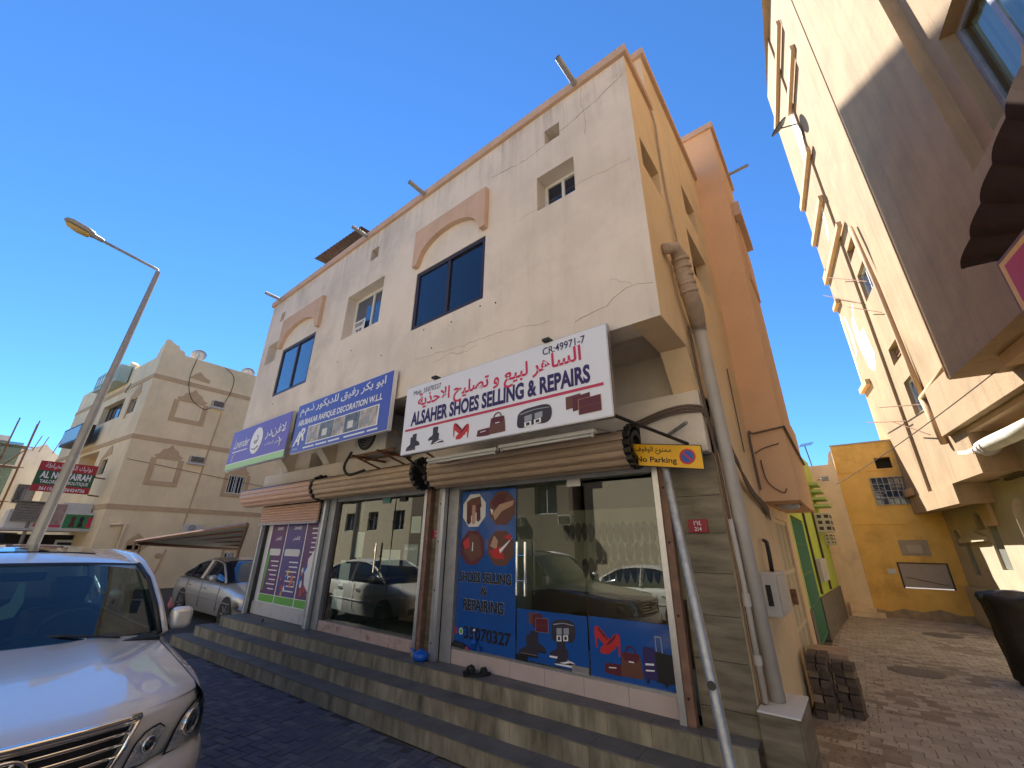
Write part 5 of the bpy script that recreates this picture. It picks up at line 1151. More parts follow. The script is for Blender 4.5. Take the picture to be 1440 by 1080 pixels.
stack(-.70, 7.15, R(90), 2, 8, 'tallest stack of dark pavers leaning against the alley wall'); stack(-.45, 7.3, R(84), 1, 7, 'shorter stack of dark pavers in front of the tall one'); stack(-.62, 7.85, R(96), 1, 6, 'low stack of pavers behind the tall one with cardboard on top')
tag(MB().box(-.85, -.40, 7.7, 8.3, .49, .56, TP).build('cardboard_sheet', M['card'], loc=(-.6, 8, .49), bevel=.005), 'flat cardboard sheet lying on the low paver stack', 'cardboard')
tag(MB().box(-.84, -.45, 8.6, 9.1, .0, .30, TP).build('cardboard_box', M['card'], loc=(-.6, 8.8, 0), bevel=.01), 'closed cardboard box on the ground beyond the paver stacks', 'box')
# gate, meters, pipes on the side wall
gt = thing('alley_gate', (XR, 8.2, 0), 'cream metal gate with vertical slots in the side wall by the alley', 'gate')
box('gate_leaf', 7.5, 9.0, .05, 2.3, XR-.10, XR-.06, SX, M['darkbrown'], gt)
for k in range(3): y0 = 7.5+k*.5; box('stile', y0, y0+.05, .05, 2.3, XR-.06, XR-.03, SX, M['cream_metal'], gt)
for z in (.05, .75, 1.5, 2.24): box('rail', 7.5, 9.0, z, z+.06, XR-.058, XR-.028, SX, M['cream_metal'], gt)
for k in range(14): y0 = 7.55+k*.103; box('slat', y0, y0+.065, .1, 2.24, XR-.059, XR-.04, SX, M['cream_metal'], gt)
box('lock_box', 7.9, 8.02, 1.1, 1.3, XR-.03, XR+.03, SX, M['rust'], gt)
pp_ = mat('cream_pillar', (.66, .52, .34), .8)
mt_ = thing('meter_box', (XR, 5.9, 1.2), 'grey electricity meter box on the side wall with a black cable', 'meter box')
box('cabinet', 5.45, 6.15, 1.20, 1.62, XR, XR+.14, SX, M['boxgrey'], mt_, bevel=.008); box('cabinet_door', 5.48, 6.12, 1.23, 1.59, XR+.141, XR+.15, SX, M['boxgrey'], mt_, bevel=.003); box('side_gland', 5.447, 5.449, 1.3, 1.5, XR+.03, XR+.08, SX, M['black'], mt_)
MB().tube([(XR+.08, 5.75, 1.62), (XR+.09, 5.72, 1.8), (XR+.07, 5.85, 1.93), (XR+.03, 5.95, 1.95)], .022, 8).build('cable_loop', M['black'], mt_, smooth=True)
dp = thing('down_pipe', (-.78, 4.45, .715), 'fat grey downpipe running down the corner to the tiled block', 'pipe')
MB().tube([(-.79, 4.12, 4.05), (-.79, 4.2, 3.6), (-.785, 4.36, 2.4), (-.77, 4.47, .72)], .062, 16).build('pipe', M['pvc'], dp, smooth=True)
MB().tube([(-.79, 4.11, 4.10), (-.79, 4.14, 3.95)], .072, 16).build('collar', M['pvc'], dp, smooth=True)
fd = thing('flexible_duct', (-.8, 3.7, 4.3), 'wrapped flexible duct with ribs joining the top of the downpipe', 'duct')
pts = [(-.86, 3.50, 4.62), (-.78, 3.60, 4.66), (-.77, 3.72, 4.60), (-.77, 3.76, 4.42), (-.76, 3.82, 4.25), (-.76, 3.94, 4.12), (-.78, 4.08, 4.05), (-.79, 4.13, 3.98)]
MB().tube(pts, [.055, .062, .075, .078, .082, .085, .078, .07], 14).build('duct_body', M['duct'], fd, smooth=True)
for i in range(5):
    a = Vector(pts[2]).lerp(Vector(pts[4]), i/4.2); b = a+Vector((0, .012, -.03)); MB().tube([a, b], .087, 14).build('duct_rib', M['duct'], fd, smooth=True)
MB().tube([(-.82, 3.83, 4.80), (-.78, 3.80, 4.70), (-.77, 3.78, 4.5)], .03, 8).build('inlet_pipe', M['duct'], fd, smooth=True)
cable([(XR+.02, 3.93, 7.15), (XR+.03, 4.0, 6.9), (XR+.02, 4.02, 6.6), (XR+.02, 4.04, 5.8), (XR+.03, 4.1, 5.0), (XR+.03, 3.85, 4.75)], 'thin pipe with a loop running down the side wall from the roof', .014, 'duct', 'wall_pipe')
cable([(XR+.02, 5.85, 4.15), (XR+.02, 5.9, 3.0)], 'single dark wire hanging down the side wall', .008, 'cable', 'wall_wire', n=4)
for i, (dx, lb) in enumerate(((0, 'front one of the brown cable lines beside the downpipe'), (.035, 'rear one of the brown cable lines beside the downpipe'))):
    cable([(XR+.03, 3.95+dx, 3.95), (XR+.03, 4.02+dx, 3.3), (XR+.03, 4.22+dx, 2.6), (XR+.03, 4.3+dx, 1.6), (XR+.03, 4.32+dx, .72)], lb, .011, 'cable', 'wall_cable', 'cable lines on the corner')
th = thing('thin_pipe', (XR+.05, 4.3, .72), 'thin pale conduit with a coupling beside the fat downpipe', 'pipe')
MB().tube([(XR+.04, 4.26, 2.1), (XR+.05, 4.3, 1.55), (XR+.05, 4.31, .73)], .022, 10).build('pipe', M['pvc'], th, smooth=True); MB().tube([(XR+.05, 4.3, 1.5), (XR+.05, 4.3, 1.4)], .032, 10).build('coupling', M['pvc'], th); MB().tube([(XR+.05, 4.31, 1.05), (XR+.05, 4.31, .98)], .032, 10).build('coupling', M['pvc'], th)
# cable bundle by the wing
for k in range(6):
    d = k*.03
    cable([(XR+.04, 4.85+d, 3.0-d), (XR+.05, 5.0+d, 2.75), (XR+.06, 5.3, 2.62-d*.6), (XR+.05, 5.8, 2.50-d*.5), (XR+.05, 6.3, 2.44-d*.5), (XR+.03, 6.9, 2.38-d)], ('topmost', 'second', 'third', 'fourth', 'fifth', 'lowest')[k]+' dusty cable of the tangled bundle below the stair wing', .011, 'cable', 'wall_cable', 'tangled cables below the stair wing', sag=.03, n=6)
cable([(WX+.02, 6.56, 3.42), (WX-.35, 6.57, 3.38), (XR+.03, 6.55, 3.36), (XR+.03, 6.56, 2.6)], 'brown cable running across the stair wing face', .014, 'cable', 'wall_cable', n=4)
cable([(WX+.02, 6.56, 3.42), (WX+.02, 9.2, 3.3)], 'brown cable running along the stair wing towards the alley end', .018, 'cable', 'wall_cable', n=4)
cable([(-.52, 6.57, 3.2), (-.7, 6.57, 3.16), (XR+.05, 6.57, 3.1)], 'thin sagging wire across the stair wing face', .008, 'cable', 'wall_wire', n=4)
cable([(XR+.1, 6.58, 3.0), (-.75, 6.57, 2.7), (-.6, 6.57, 2.55), (-.55, 6.57, 2.6)], 'looping wire below the cables on the stair wing', .008, 'cable', 'wall_wire', n=4)
for k in range(3):
    cable([(-1.55, 4.03, 3.0+.03*k), (-1.2, 4.02, 3.08+.03*k), (-.95, 4.03, 3.08+.03*k), (XR+.03, 4.1, 3.02+.02*k), (XR+.03, 4.4, 2.7)], ('lowest', 'middle', 'highest')[k]+' grey cable bending round the lintel corner', .012, 'cable', 'wall_cable', 'cables over the lintel corner', n=5)
wl = thing('wall_lamp', (-.62, 7.3, 2.42), 'round grey bulkhead lamp under the stair wing', 'lamp')
MB().lathe([(0, -.07), (.10, -.065), (.14, -.03), (.14, 0)], (-.64, 7.3, 2.45), (0, 0, 1), 20).build('lamp_bowl', M['boxgrey'], wl, smooth=True); box('lamp_base', -.80, -.48, 7.15, 7.45, 2.448, 2.452, TP, M['darkbrown'], wl)

# ============================================================ SIGNBOARDS
def board(name, x0, x1, z0, z1, mt, lb, y=3.05, side='alu'):
    t = thing(name, ((x0+x1)/2, y, z0), lb, 'sign', 'signboards over the shops')
    box('board_panel', x0, x1, z0, z1, y-.005, y+.03, FX, mt, t); b = box('board_edge', x0-.008, x1+.008, z0-.008, z1+.008, y+.0005, y+.06, FX, M[side], t); return t
s1 = board('shoe_shop_sign', -4.12, -1.34, 2.865, 3.725, M['white_board'], 'white shoe repair signboard with red Arabic and navy English lettering')
yf = 3.042
text('Mob: 35070327', -3.98, -3.48, 3.60, 3.665, yf, FX, M['navy'], s1, .0); text('CR:49971-7', -2.02, -1.55, 3.60, 3.68, yf, FX, M['navy'], s1, .01)
text(arabic('الساهر لبيع و تصليح الاحذية'), -3.88, -1.60, 3.36, 3.60, yf, FX, M['red'], s1, .022)
text('ALSAHER SHOES SELLING & REPAIRS', -3.98, -1.52, 3.20, 3.38, yf, FX, M['navy'], s1, .04)
box('red_line', -4.07, -1.40, 3.145, 3.172, yf-.001, yf+.001, FX, M['redline'], s1)
for kind, x0, x1, z0, z1 in (('boots', -4.02, -3.78, 2.90, 3.10), ('sneakers', -3.64, -3.36, 2.91, 3.12), ('heels', -3.22, -2.98, 2.92, 3.11), ('bags', -2.86, -2.48, 2.90, 3.08), ('belt', -2.33, -1.93, 2.90, 3.10), ('wallets', -1.78, -1.43, 2.92, 3.12)):
    icon(kind, x0, x1, z0, z1, yf, FX, s1, 'printed_'+kind)
for x in (-3.62, -2.0): box('lamp_clip', x, x+.08, 3.735, 3.76, 3.0, 3.08, FX, M['black'], s1)
s2 = board('decoration_sign', -7.13, -4.47, 3.245, 4.085, M['blue_board'], 'blue decoration company signboard with white Arabic and English lettering', side='white')
text(arabic('ابو بكر رفيق للديكور ذ.م.م'), -7.03, -4.62, 3.86, 4.05, yf, FX, M['white'], s2, .018)
text('ABUBAKAR RAFIQUE DECORATION W.L.L', -7.03, -4.66, 3.68, 3.80, yf, FX, M['white'], s2, .03)
text('A', -7.08, -6.86, 3.36, 3.60, yf, FX, M['white'], s2, .03, .3); text('R', -6.92, -6.72, 3.42, 3.64, yf-.002, FX, M['white'], s2, .03, .3); text('W.L.L', -7.05, -6.88, 3.29, 3.325, yf, FX, M['white'], s2, .01)
box('white_frame', -6.64, -4.70, 3.345, 3.645, yf, yf+.002, FX, M['white'], s2)
x = -6.62
for w_, mt in ((.36, 'paper'), (.42, 'greyp'), (.30, 'paper'), (.40, 'greyp'), (.42, 'paper')):
    p = box('room_picture', x, x+w_-.01, 3.36, 3.63, yf-.002, yf-.0005, FX, mat('picture_'+mt, (.42, .38, .34) if mt == 'paper' else (.14, .17, .20), .5, var=.5, vscale=9), s2)
    box('printed_shape', x+.1, x+.1+w_*.35, 3.41, 3.52, yf-.004, yf-.0025, FX, M['greyp'] if mt == 'paper' else M['paper'], p); x += w_
text('Tel: 17777777'[:4]+' 39271715 - 37721808 - 33272807', -6.66, -5.60, 3.275, 3.315, yf, FX, M['white'], s2, .008) if False else None
for k, (a, b) in enumerate(((-6.70, -6.35), (-6.30, -5.98), (-5.93, -5.62), (-5.50, -4.98), (-4.92, -4.68))): box('small_print', a, b, 3.282, 3.306, yf, yf+.002, FX, M['white'], s2)
s3 = board('lavender_sign', -9.98, -7.36, 3.235, 4.045, M['lav_board'], 'lavender signboard with a white oval swan emblem and a green bottom strip')
box('green_strip', -9.98, -7.36, 3.237, 3.345, yf-.001, yf+.002, FX, M['lime_strip'], s3); box('white_strip', -9.98, -7.36, 3.346, 3.36, yf-.001, yf+.002, FX, M['white'], s3)
text('Lavender', -9.78, -9.02, 3.66, 3.84, yf, FX, M['white'], s3, .01, .35); text(arabic('لافنـدر').replace('ـ', ''), -8.30, -7.50, 3.66, 3.88, yf, FX, M['white'], s3, .01, .0)
box('small_print', -9.80, -9.05, 3.58, 3.60, yf, yf+.002, FX, M['white'], s3); text(arabic('لتموين الحفلات'), -8.25, -7.55, 3.52, 3.60, yf, FX, M['white'], s3)
m = MB(); m.prism([(-8.68+.26*math.cos(t), 3.70+.26*math.sin(t)) for t in [k*math.pi/14 for k in range(28)]], yf-.001, yf+.001, FX)
m.tube([(-8.68+.07*math.cos(t), yf-.003, 3.62+.05*math.sin(t)+.10*(t/6)) for t in [k*.45 for k in range(3, 18)]], .012, 5, 1); m.tube([(-8.80, yf-.003, 3.55), (-8.66, yf-.003, 3.52), (-8.55, yf-.003, 3.58)], .014, 5, 1)
m.build('swan_emblem', [M['white'], M['greyp']], s3)
MB().tube([(-9.72, yf-.001, 3.40), (-9.70, yf-.001, 3.50), (-9.60, yf-.001, 3.56)], .008, 5).build('sprig', M['white'], s3); m = MB(); m.tube([(-7.62, yf-.001, 3.45), (-7.60, yf-.001, 3.55), (-7.68, yf-.001, 3.62)], .012, 5); m.build('sprig', M['white'], s3)
# struts
def strut(p0, p1, lb, r=.016, mt='black'):
    o = MB().tube([p0, p1], r, 8).build('sign_strut', M[mt], loc=clean_loc(p0)); return tag(o, lb, 'strut', 'iron struts of the signboards')
strut((-1.34, 3.08, 2.87), (-1.05, 4.06, 2.78), 'iron strut from the right lower corner of the white signboard'); strut((-4.1, 3.08, 2.87), (-4.55, 4.0, 2.72), 'iron strut from the left lower corner of the white signboard')
strut((-4.5, 3.08, 3.30), (-4.45, 3.9, 3.0), 'iron strut from the right lower corner of the blue signboard', mt='rust')
# tube light fittings
for (x0, x1, dz), lb in (((-3.9, -2.79, 0), 'left fluorescent tube fitting under the white signboard'), ((-2.76, -1.63, .015), 'right fluorescent tube fitting under the white signboard')):
    t = thing('tube_light', ((x0+x1)/2, 3.3, 2.81), lb, 'tube light', 'tube light fittings under the white sign')
    box('fitting', x0, x1, 2.80+dz, 2.835+dz, 3.27, 3.33, FX, M['wframe'], t, bevel=.004); MB().tube([(x0+.03, 3.30, 2.785+dz), (x1-.03, 3.30, 2.785+dz)], .013, 10).build('tube', M['paper'], t, smooth=True)
    for x in (x0+.02, x1-.04): box('end_cap', x, x+.02, 2.765+dz, 2.80+dz, 3.285, 3.315, FX, M['alu'], t)
strut((-3.9, 3.3, 2.84), (-3.9, 4.05, 2.95), 'thin rod holding the left end of the tube lights', .01, 'alu_dull'); strut((-1.65, 3.3, 2.86), (-1.6, 4.05, 2.95), 'thin rod holding the right end of the tube lights', .01, 'alu_dull')
cable([(-4.2, 3.5, 2.9), (-3.7, 3.4, 2.78), (-2.9, 3.35, 2.86)], 'loose black wire drooping by the left tube light', .006, sag=.04)
# outdoor unit above the middle shutter
ac = thing('outdoor_unit', (-5.35, 3.65, 3.1), 'outdoor air conditioner unit on a rusty bracket behind the blue signboard', 'air conditioner')
box('case', -5.95, -5.12, 3.16, 3.72, 3.50, 3.82, FX, M['ac'], ac, bevel=.012)
MB().lathe([(.24, 0), (.24, -.012), (.20, -.014), (.20, -.004), (0, -.004)], (-5.62, 3.50, 3.44), (0, 1, 0), 24).build('fan_grille', M['black'], ac)
for k in range(5): MB().lathe([(.04*k+.03, -.015), (.04*k+.036, -.018), (.04*k+.03, -.02)], (-5.62, 3.50, 3.44), (0, 1, 0), 20).build('grille_ring', M['alu_dull'], ac)
br = thing('rusty_bracket', (-5.4, 3.6, 3.0), 'rusty angle iron bracket carrying the outdoor unit', 'bracket')
for x in (-5.85, -5.2): MB().tube([(x, 3.42, 3.13), (x, 4.28, 3.13)], .02, 4).build('arm', M['rust'], br); MB().tube([(x, 3.5, 3.12), (x, 4.05, 2.98)], .016, 4).build('brace', M['rust'], br)
for y in (3.52, 3.8): MB().tube([(-6.1, y, 3.14), (-4.9, y, 3.14)], .018, 4).build('cross_bar', M['rust'], br)
cable([(-6.0, 3.5, 3.22), (-6.12, 3.48, 3.0), (-5.98, 3.5, 2.86), (-5.72, 3.6, 2.92)], 'thick black hose looping below the outdoor unit', .022, name='hose', n=8)
ad = thing('outdoor_unit', (-4.75, 3.8, 3.3), 'dark outdoor unit half hidden between the blue and white signboards', 'air conditioner'); box('case', -5.05, -4.3, 3.25, 3.72, 3.85, 4.15, FX, M['darkbrown'], ad, bevel=.01)
box('fan_guard', -4.95, -4.45, 3.3, 3.68, 3.84, 3.848, FX, M['black'], ad)
# no parking sign
np_ = thing('no_parking_sign', (-1.24, 3.92, 2.6), 'yellow no parking sign with a blue and red disc', 'sign')
C_ = Vector((-1.235, 3.93, 2.665)); ang = R(-9)
def NP(a, b, c): return Vector((C_.x+a*math.cos(ang)-b*math.sin(ang)*0, C_.y+c, C_.z+b+a*math.sin(ang)))
OUTNEG.append(NP)
box('plate_back', -.335, .335, -.112, .112, -.003, .003, NP, M['black'], np_); box('plate', -.327, .327, -.104, .104, -.005, -.003, NP, M['yellow_sign'], np_)
text(arabic('ممنوع الوقوف'), -.29, .06, .01, .085, -.0056, NP, M['blackp'], np_, .012); text('No Parking', -.29, .10, -.085, -.015, -.0056, NP, M['blackp'], np_, .022)
m = MB(); c = NP(.20, 0, -.0056); m.lathe([(.072, 0), (.072, -.001), (0, -.001)], c, (0, 1, 0), 28, 0); m.lathe([(.056, -.0015), (.056, -.002), (0, -.002)], c, (0, 1, 0), 28, 1)
m.box(.20-.052, .20+.052, -.008, .008, -.0082, -.0078, lambda a, b, cc: NP(.20+(a-.20)*.7+b*.7, (a-.20)*-.7+b*.7, cc), 0); m.build('disc', [M['sign_red'], M['sign_blue']], np_)
pl_ = thing('leaning_pole', (-.88, 3.38, 0), 'galvanised pole leaning against the shop corner below the yellow sign', 'pole')
MB().tube([(-.855, 3.36, 0.0), (-.93, 3.45, .58), (-1.275, 4.0, 2.58), (-1.29, 4.06, 2.78)], .038, 16).build('pole_tube', M['galv'], pl_, smooth=True)
MB().lathe([(.028, 0), (.028, .012), (0, .012)], (-.985, 3.49, .98), (0, -1, .2), 14).build('plug_hole', M['black'], pl_)
strut((-1.2, 4.0, 2.88), (-.98, 3.85, 2.93), 'stub of iron pipe above the yellow sign', .018, 'galv')
for (x0, x1, z0, z1), lb in (((-1.19, -1.02, 1.985, 2.10), 'dark red number plate on the tiled right pillar'), ((-4.72, -4.55, 1.95, 2.06), 'dark red number plate on the tiled pillar between the shops')):
    t = thing('number_plate', ((x0+x1)/2, 4.19, z0), lb, 'number plate', 'house number plates')
    box('plate', x0, x1, z0, z1, 4.185, 4.196, FX, M['plate_red'], t, bevel=.003); text('٢١٤', x0+.05, x1-.05, z0+.065, z1-.012, 4.183, FX, M['white'], t, .01); text('214', x0+.055, x1-.055, z0+.015, z0+.05, 4.183, FX, M['white'], t, .01)
# small things on the platform
sl_ = [(-3.74, 4.02, R(20), 'left black sandal lying on the top step before the shoe shop'), (-3.60, 4.05, R(-25), 'right black sandal lying on the top step before the shoe shop')]
for x, y, a, lb in sl_:
    t = thing('sandal', (x, y, .512), lb, 'sandal', 'pair of black sandals')
    def S(p): return (x+p[0]*math.cos(a)-p[1]*math.sin(a), y+p[0]*math.sin(a)+p[1]*math.cos(a), .512+p[2])
    P = [(-.045*(1+.1*math.sin(w))*math.cos(w), .13*math.sin(w)) for w in [k*math.pi/8 for k in range(16)]]
    m = MB(); n = len(P); m.add([S((p[0], p[1], 0)) for p in P]+[S((p[0], p[1], .022)) for p in P], [tuple(range(n))[::-1], tuple(range(n, 2*n))]+[(i, (i+1) % n, (i+1) % n+n, i+n) for i in range(n)]); m.build('sole', M['rubber'], t)
    for yy_ in (.03, .06): MB().tube([S((-.045, yy_, .015)), S((-.03, yy_, .055)), S((0, yy_, .068)), S((.03, yy_, .055)), S((.045, yy_, .015))], .014, 6).build('strap', M['rubber'], t)
    MB().tube([S((-.04, -.07, .02)), S((-.02, -.11, .05)), S((.02, -.11, .05)), S((.04, -.07, .02))], .008, 6).build('heel_strap', M['rubber'], t)
bo = thing('water_bottle', (-3.85, 4.205, .69), 'clear plastic water bottle with a blue label on the window sill', 'bottle')
MB().lathe([(0, 0), (.03, 0), (.032, .01), (.031, .07), (.033, .08), (.033, .13), (.028, .16), (.012, .20), (.012, .215)], (-3.84, 4.19, .69), (0, 0, 1), 18).build('bottle_body', M['waterbottle'], bo, smooth=True)
MB().lathe([(.034, .085), (.034, .125)], (-3.84, 4.19, .69), (0, 0, 1), 18).build('label', M['bluep'], bo); MB().lathe([(.014, .21), (.014, .23), (0, .232)], (-3.84, 4.19, .69), (0, 0, 1), 14).build('cap', M['white'], bo)
gl_ = tag(MB().lathe([(.022, 0), (.026, .06), (.024, .06), (.02, .004), (0, .004)], (-3.74, 4.19, .69), (0, 0, 1), 16).build('drinking_glass', M['waterbottle'], loc=(-3.74, 4.19, .69), smooth=True), 'small clear cup beside the water bottle', 'cup')
um = thing('black_umbrella', (-4.1, 4.19, .7), 'folded black umbrella with a red end lying on the window sill', 'umbrella')
MB().tube([(-4.20, 4.19, .72), (-4.15, 4.19, .73), (-4.02, 4.19, .72), (-3.97, 4.19, .71)], [.02, .034, .03, .012], 10).build('cover', M['rubber'], um, smooth=True); MB().tube([(-3.97, 4.19, .71), (-3.92, 4.185, .705)], .012, 8).build('handle', M['red'], um)
pt = thing('blue_pot', (-4.60, 4.05, .512), 'small blue plastic water pot on the top step beside the shop pillar', 'pot')
MB().lathe([(0, 0), (.08, 0), (.10, .03), (.10, .07), (.06, .10), (.035, .105), (.035, .12), (0, .12)], (-4.60, 4.05, .512), (0, 0, 1), 20).build('pot_body', M['bluep'], pt, smooth=True); MB().tube([(-4.69, 4.05, .56), (-4.76, 4.05, .60), (-4.80, 4.05, .62)], [.018, .014, .012], 8).build('spout', M['bluep'], pt)
tag(MB().tube([(-8.85, 3.93, .512), (-8.84, 3.93, .57)], .012, 6).build('small_bolt', M['black'], loc=(-8.85, 3.93, .512)), 'tiny black bolt standing on the top step at the left', 'bolt')

# ============================================================ STREET LAMP
lp = thing('street_lamp', (-12, .86, 0), 'tall grey street lamp with a single arm over the road', 'street lamp')
top = Vector((-12, 1.15, 8.0))
MB().tube([(-12, .86, 0), (-12, .93, 1.5), (-12, 1.03, 4.5), top], [.095, .09, .07, .05], 8).build('pole', M['lamp_grey'], lp)
end = Vector((-12, .08, 8.22)); MB().tube([top-Vector((0, 0, .02)), (-12, 1.12, 8.06), end], .032, 10).build('arm', M['lamp_grey'], lp, smooth=True)
dirv = (end-top).normalized(); upv = Vector((0, .2, .98)).normalized(); side = Vector((1, 0, 0))
def LH(t, w, h_): return end+dirv*t+side*w+upv*h_
def lofth(st, name, mt):
    G = []
    for t, w, z0, z1 in st: G.append([LH(t, w*math.cos(a), (z0+z1)/2+(z1-z0)/2*math.sin(a)) for a in [k*math.pi/8 for k in range(17)]])
    return MB().grid(G).build(name, mt, lp, smooth=True)
lofth([(-.02, .02, -.02, .03), (0, .05, -.04, .05), (.16, .06, -.05, .06), (.18, .09, -.06, .09), (.30, .12, -.03, .10), (.55, .12, -.03, .10), (.66, .07, -.02, .07), (.68, .01, .0, .03)], 'lamp_housing', M['lamp_grey'])
lofth([(.20, .02, -.06, -.03), (.23, .09, -.10, -.02), (.40, .105, -.12, -.02), (.58, .09, -.10, -.02), (.63, .02, -.05, -.02)], 'lamp_lens', M['amber'])

# ============================================================ CAR CANOPY
cn = thing('car_canopy', (-13, 4, 2), 'sloping metal sheet canopy over the silver car', 'canopy')
A, Bq, Cq, D = Vector((-17.5, 3.49, 1.89)), Vector((-10.9, 4.06, 2.28)), Vector((-15.6, 5.75, 1.70)), Vector((-22.1, 4.6, 1.80))
m = MB(); up_ = Vector((0, 0, .012)); m.add([A, Bq, Cq, D, A+up_, Bq+up_, Cq+up_, D+up_], [(0, 1, 2, 3), (7, 6, 5, 4), (0, 4, 5, 1), (1, 5, 6, 2), (2, 6, 7, 3), (3, 7, 4, 0)]); m.build('roof_sheet', M['canopy_top'], cn)
for i, (p, q) in enumerate(((A, Bq), (Bq, Cq), (Cq, D), (D, A))):
    MB().tube([p-up_*2, q-up_*2], .045, 4).build('edge_beam', M['canopy_rim'], cn)
for t in (.2, .4, .6, .8): MB().tube([A.lerp(D, t)-up_*3, Bq.lerp(Cq, t)-up_*3], .025, 4).build('rafter', M['rust'], cn)
for p in (A, D, Cq): MB().tube([p-up_*3, (p.x, p.y, 0)], .035, 6).build('post', M['canopy_rim'], cn)

# ============================================================ DUMPSTER
db = thing('dumpster', (1.75, 10.3, 0), 'black dumpster covered with crumpled black sheeting in the alley', 'dumpster')
G = []; rings = [(0, .10, .92), (.02, .15, .95), (.45, .9, 1.02), (.95, 1.0, 1.06), (1.12, 1.0, 1.12), (1.2, 1.04, 1.16), (1.24, .9, .95), (1.23, .4, .4), (1.22, .02, .02)]
cx, cy, hx, hy = 1.92, 10.45, .52, .42
for z, k1, k2 in [(0.03, .80, .86), (.05, .86, .92), (.3, .88, .94), (.6, .93, .98), (.9, .98, 1.0), (1.08, 1.0, 1.04), (1.17, 1.06, 1.1), (1.22, 1.02, 1.04), (1.25, .75, .7), (1.27, .4, .4), (1.25, .02, .02)]:
    row = []
    for j in range(49):
        a = 2*math.pi*j/48; c, s = math.cos(a), math.sin(a); r = 1/max(abs(c), abs(s))
        f = min(1.2, r)
        wr = (1+.05*math.sin(a*9+z*3)*math.sin(a*4)+.03*math.sin(a*23+z*7))
        row.append((cx+hx*k1*c*f*wr, cy+hy*k2*s*f*wr, z+(.03*math.sin(a*7) if z > .9 else 0)))
    G.append(row)
MB().grid(G).build('sheeting', M['trash'], db, smooth=True, merge=True)
for dx in (-.35, .35):
    for dy in (-.28, .28): MB().lathe([(.07, -.025), (.07, .025)], (cx+dx, cy+dy, .07), (1, 0, 0), 14).build('castor', M['rubber'], db)
tag(MB().lathe([(0, 0), (.12, .02), (.17, .1), (.14, .2), (.05, .25), (0, .26)], (2.1, 10.35, 1.26), (0, 0, 1), 14).build('white_bag', M['paper'], loc=(2.1, 10.35, 1.26), smooth=True), 'small white rubbish bag on top of the dumpster', 'bag')
tag(MB().lathe([(0, 0), (.13, .01), (.17, .12), (.14, .26), (.16, .30), (0, .30)], (-16.6, 4.7, .0), (0, 0, 1), 14).build('pink_bucket', M['pinkbag'], loc=(-16.6, 4.7, 0), smooth=True), 'pink plastic bucket on the ground behind the silver car', 'bucket')

# wires over the street and the alley
cable([(-60, 6, 12.6), (-24.5, 2.9, 8.6)], 'thin overhead wire from the left edge to the beige building', .018, name='overhead_wire', sag=.004)
cable([(-.05, 17.6, 3.9), tuple(RB(-8.4, 4.60, .95))], 'thin overhead wire crossing the alley in front of the right building', .011, 'cable', 'overhead_wire', sag=.01)
cable([(-24, 3.6, 5.2), (-24.0+.1, 9.5, 4.6)], 'thin wire stretched along the beige wall', .012, 'cable', 'wall_wire')
# ============================================================ VEHICLES
def lerp(a, b, t): return a+(b-a)*t
def interp(tab, x):
    for i in range(len(tab)-1):
        (x0, y0), (x1, y1) = tab[i], tab[i+1]
        if x0 <= x <= x1: return lerp(y0, y1, (x-x0)/(x1-x0) if x1 > x0 else 0)
    return tab[0][1] if x < tab[0][0] else tab[-1][1]
def wheel(par, F, x, y, r, w=.2, s=1, mt='rim', arch=None):
    c = F(x, y, r); ax = (F(0, 1, 0)-F(0, 0, 0))*s
    t = MB().lathe([(r*.62, -w*.5), (r*.9, -w*.5), (r, -w*.38), (r, w*.38), (r*.92, w*.5), (r*.66, w*.5), (r*.62, w*.42)], c, ax, 28).build('wheel', M['tyre'], par, smooth=True)
    MB().lathe([(r*.64, w*.42), (r*.60, w*.30), (r*.2, w*.33), (r*.16, w*.42), (0, w*.43)], c, ax, 28).build('rim', M[mt], t, smooth=True)
    ex = (F(1, 0, 0)-F(0, 0, 0)); ez = Vector((0, 0, 1))
    for k in range(7):
        a = 2*math.pi*k/7; d = ex*math.cos(a)+ez*math.sin(a); MB().tube([c+ax*w*.40+d*r*.15, c+ax*w*.44+d*r*.60], [r*.09, r*.06], 6).build('spoke', M[mt], t)
    if arch: MB().lathe([(r*1.14, .0), (0, .0)], c+ax*arch, ax, 28).build('wheel_arch', M['black'], par)
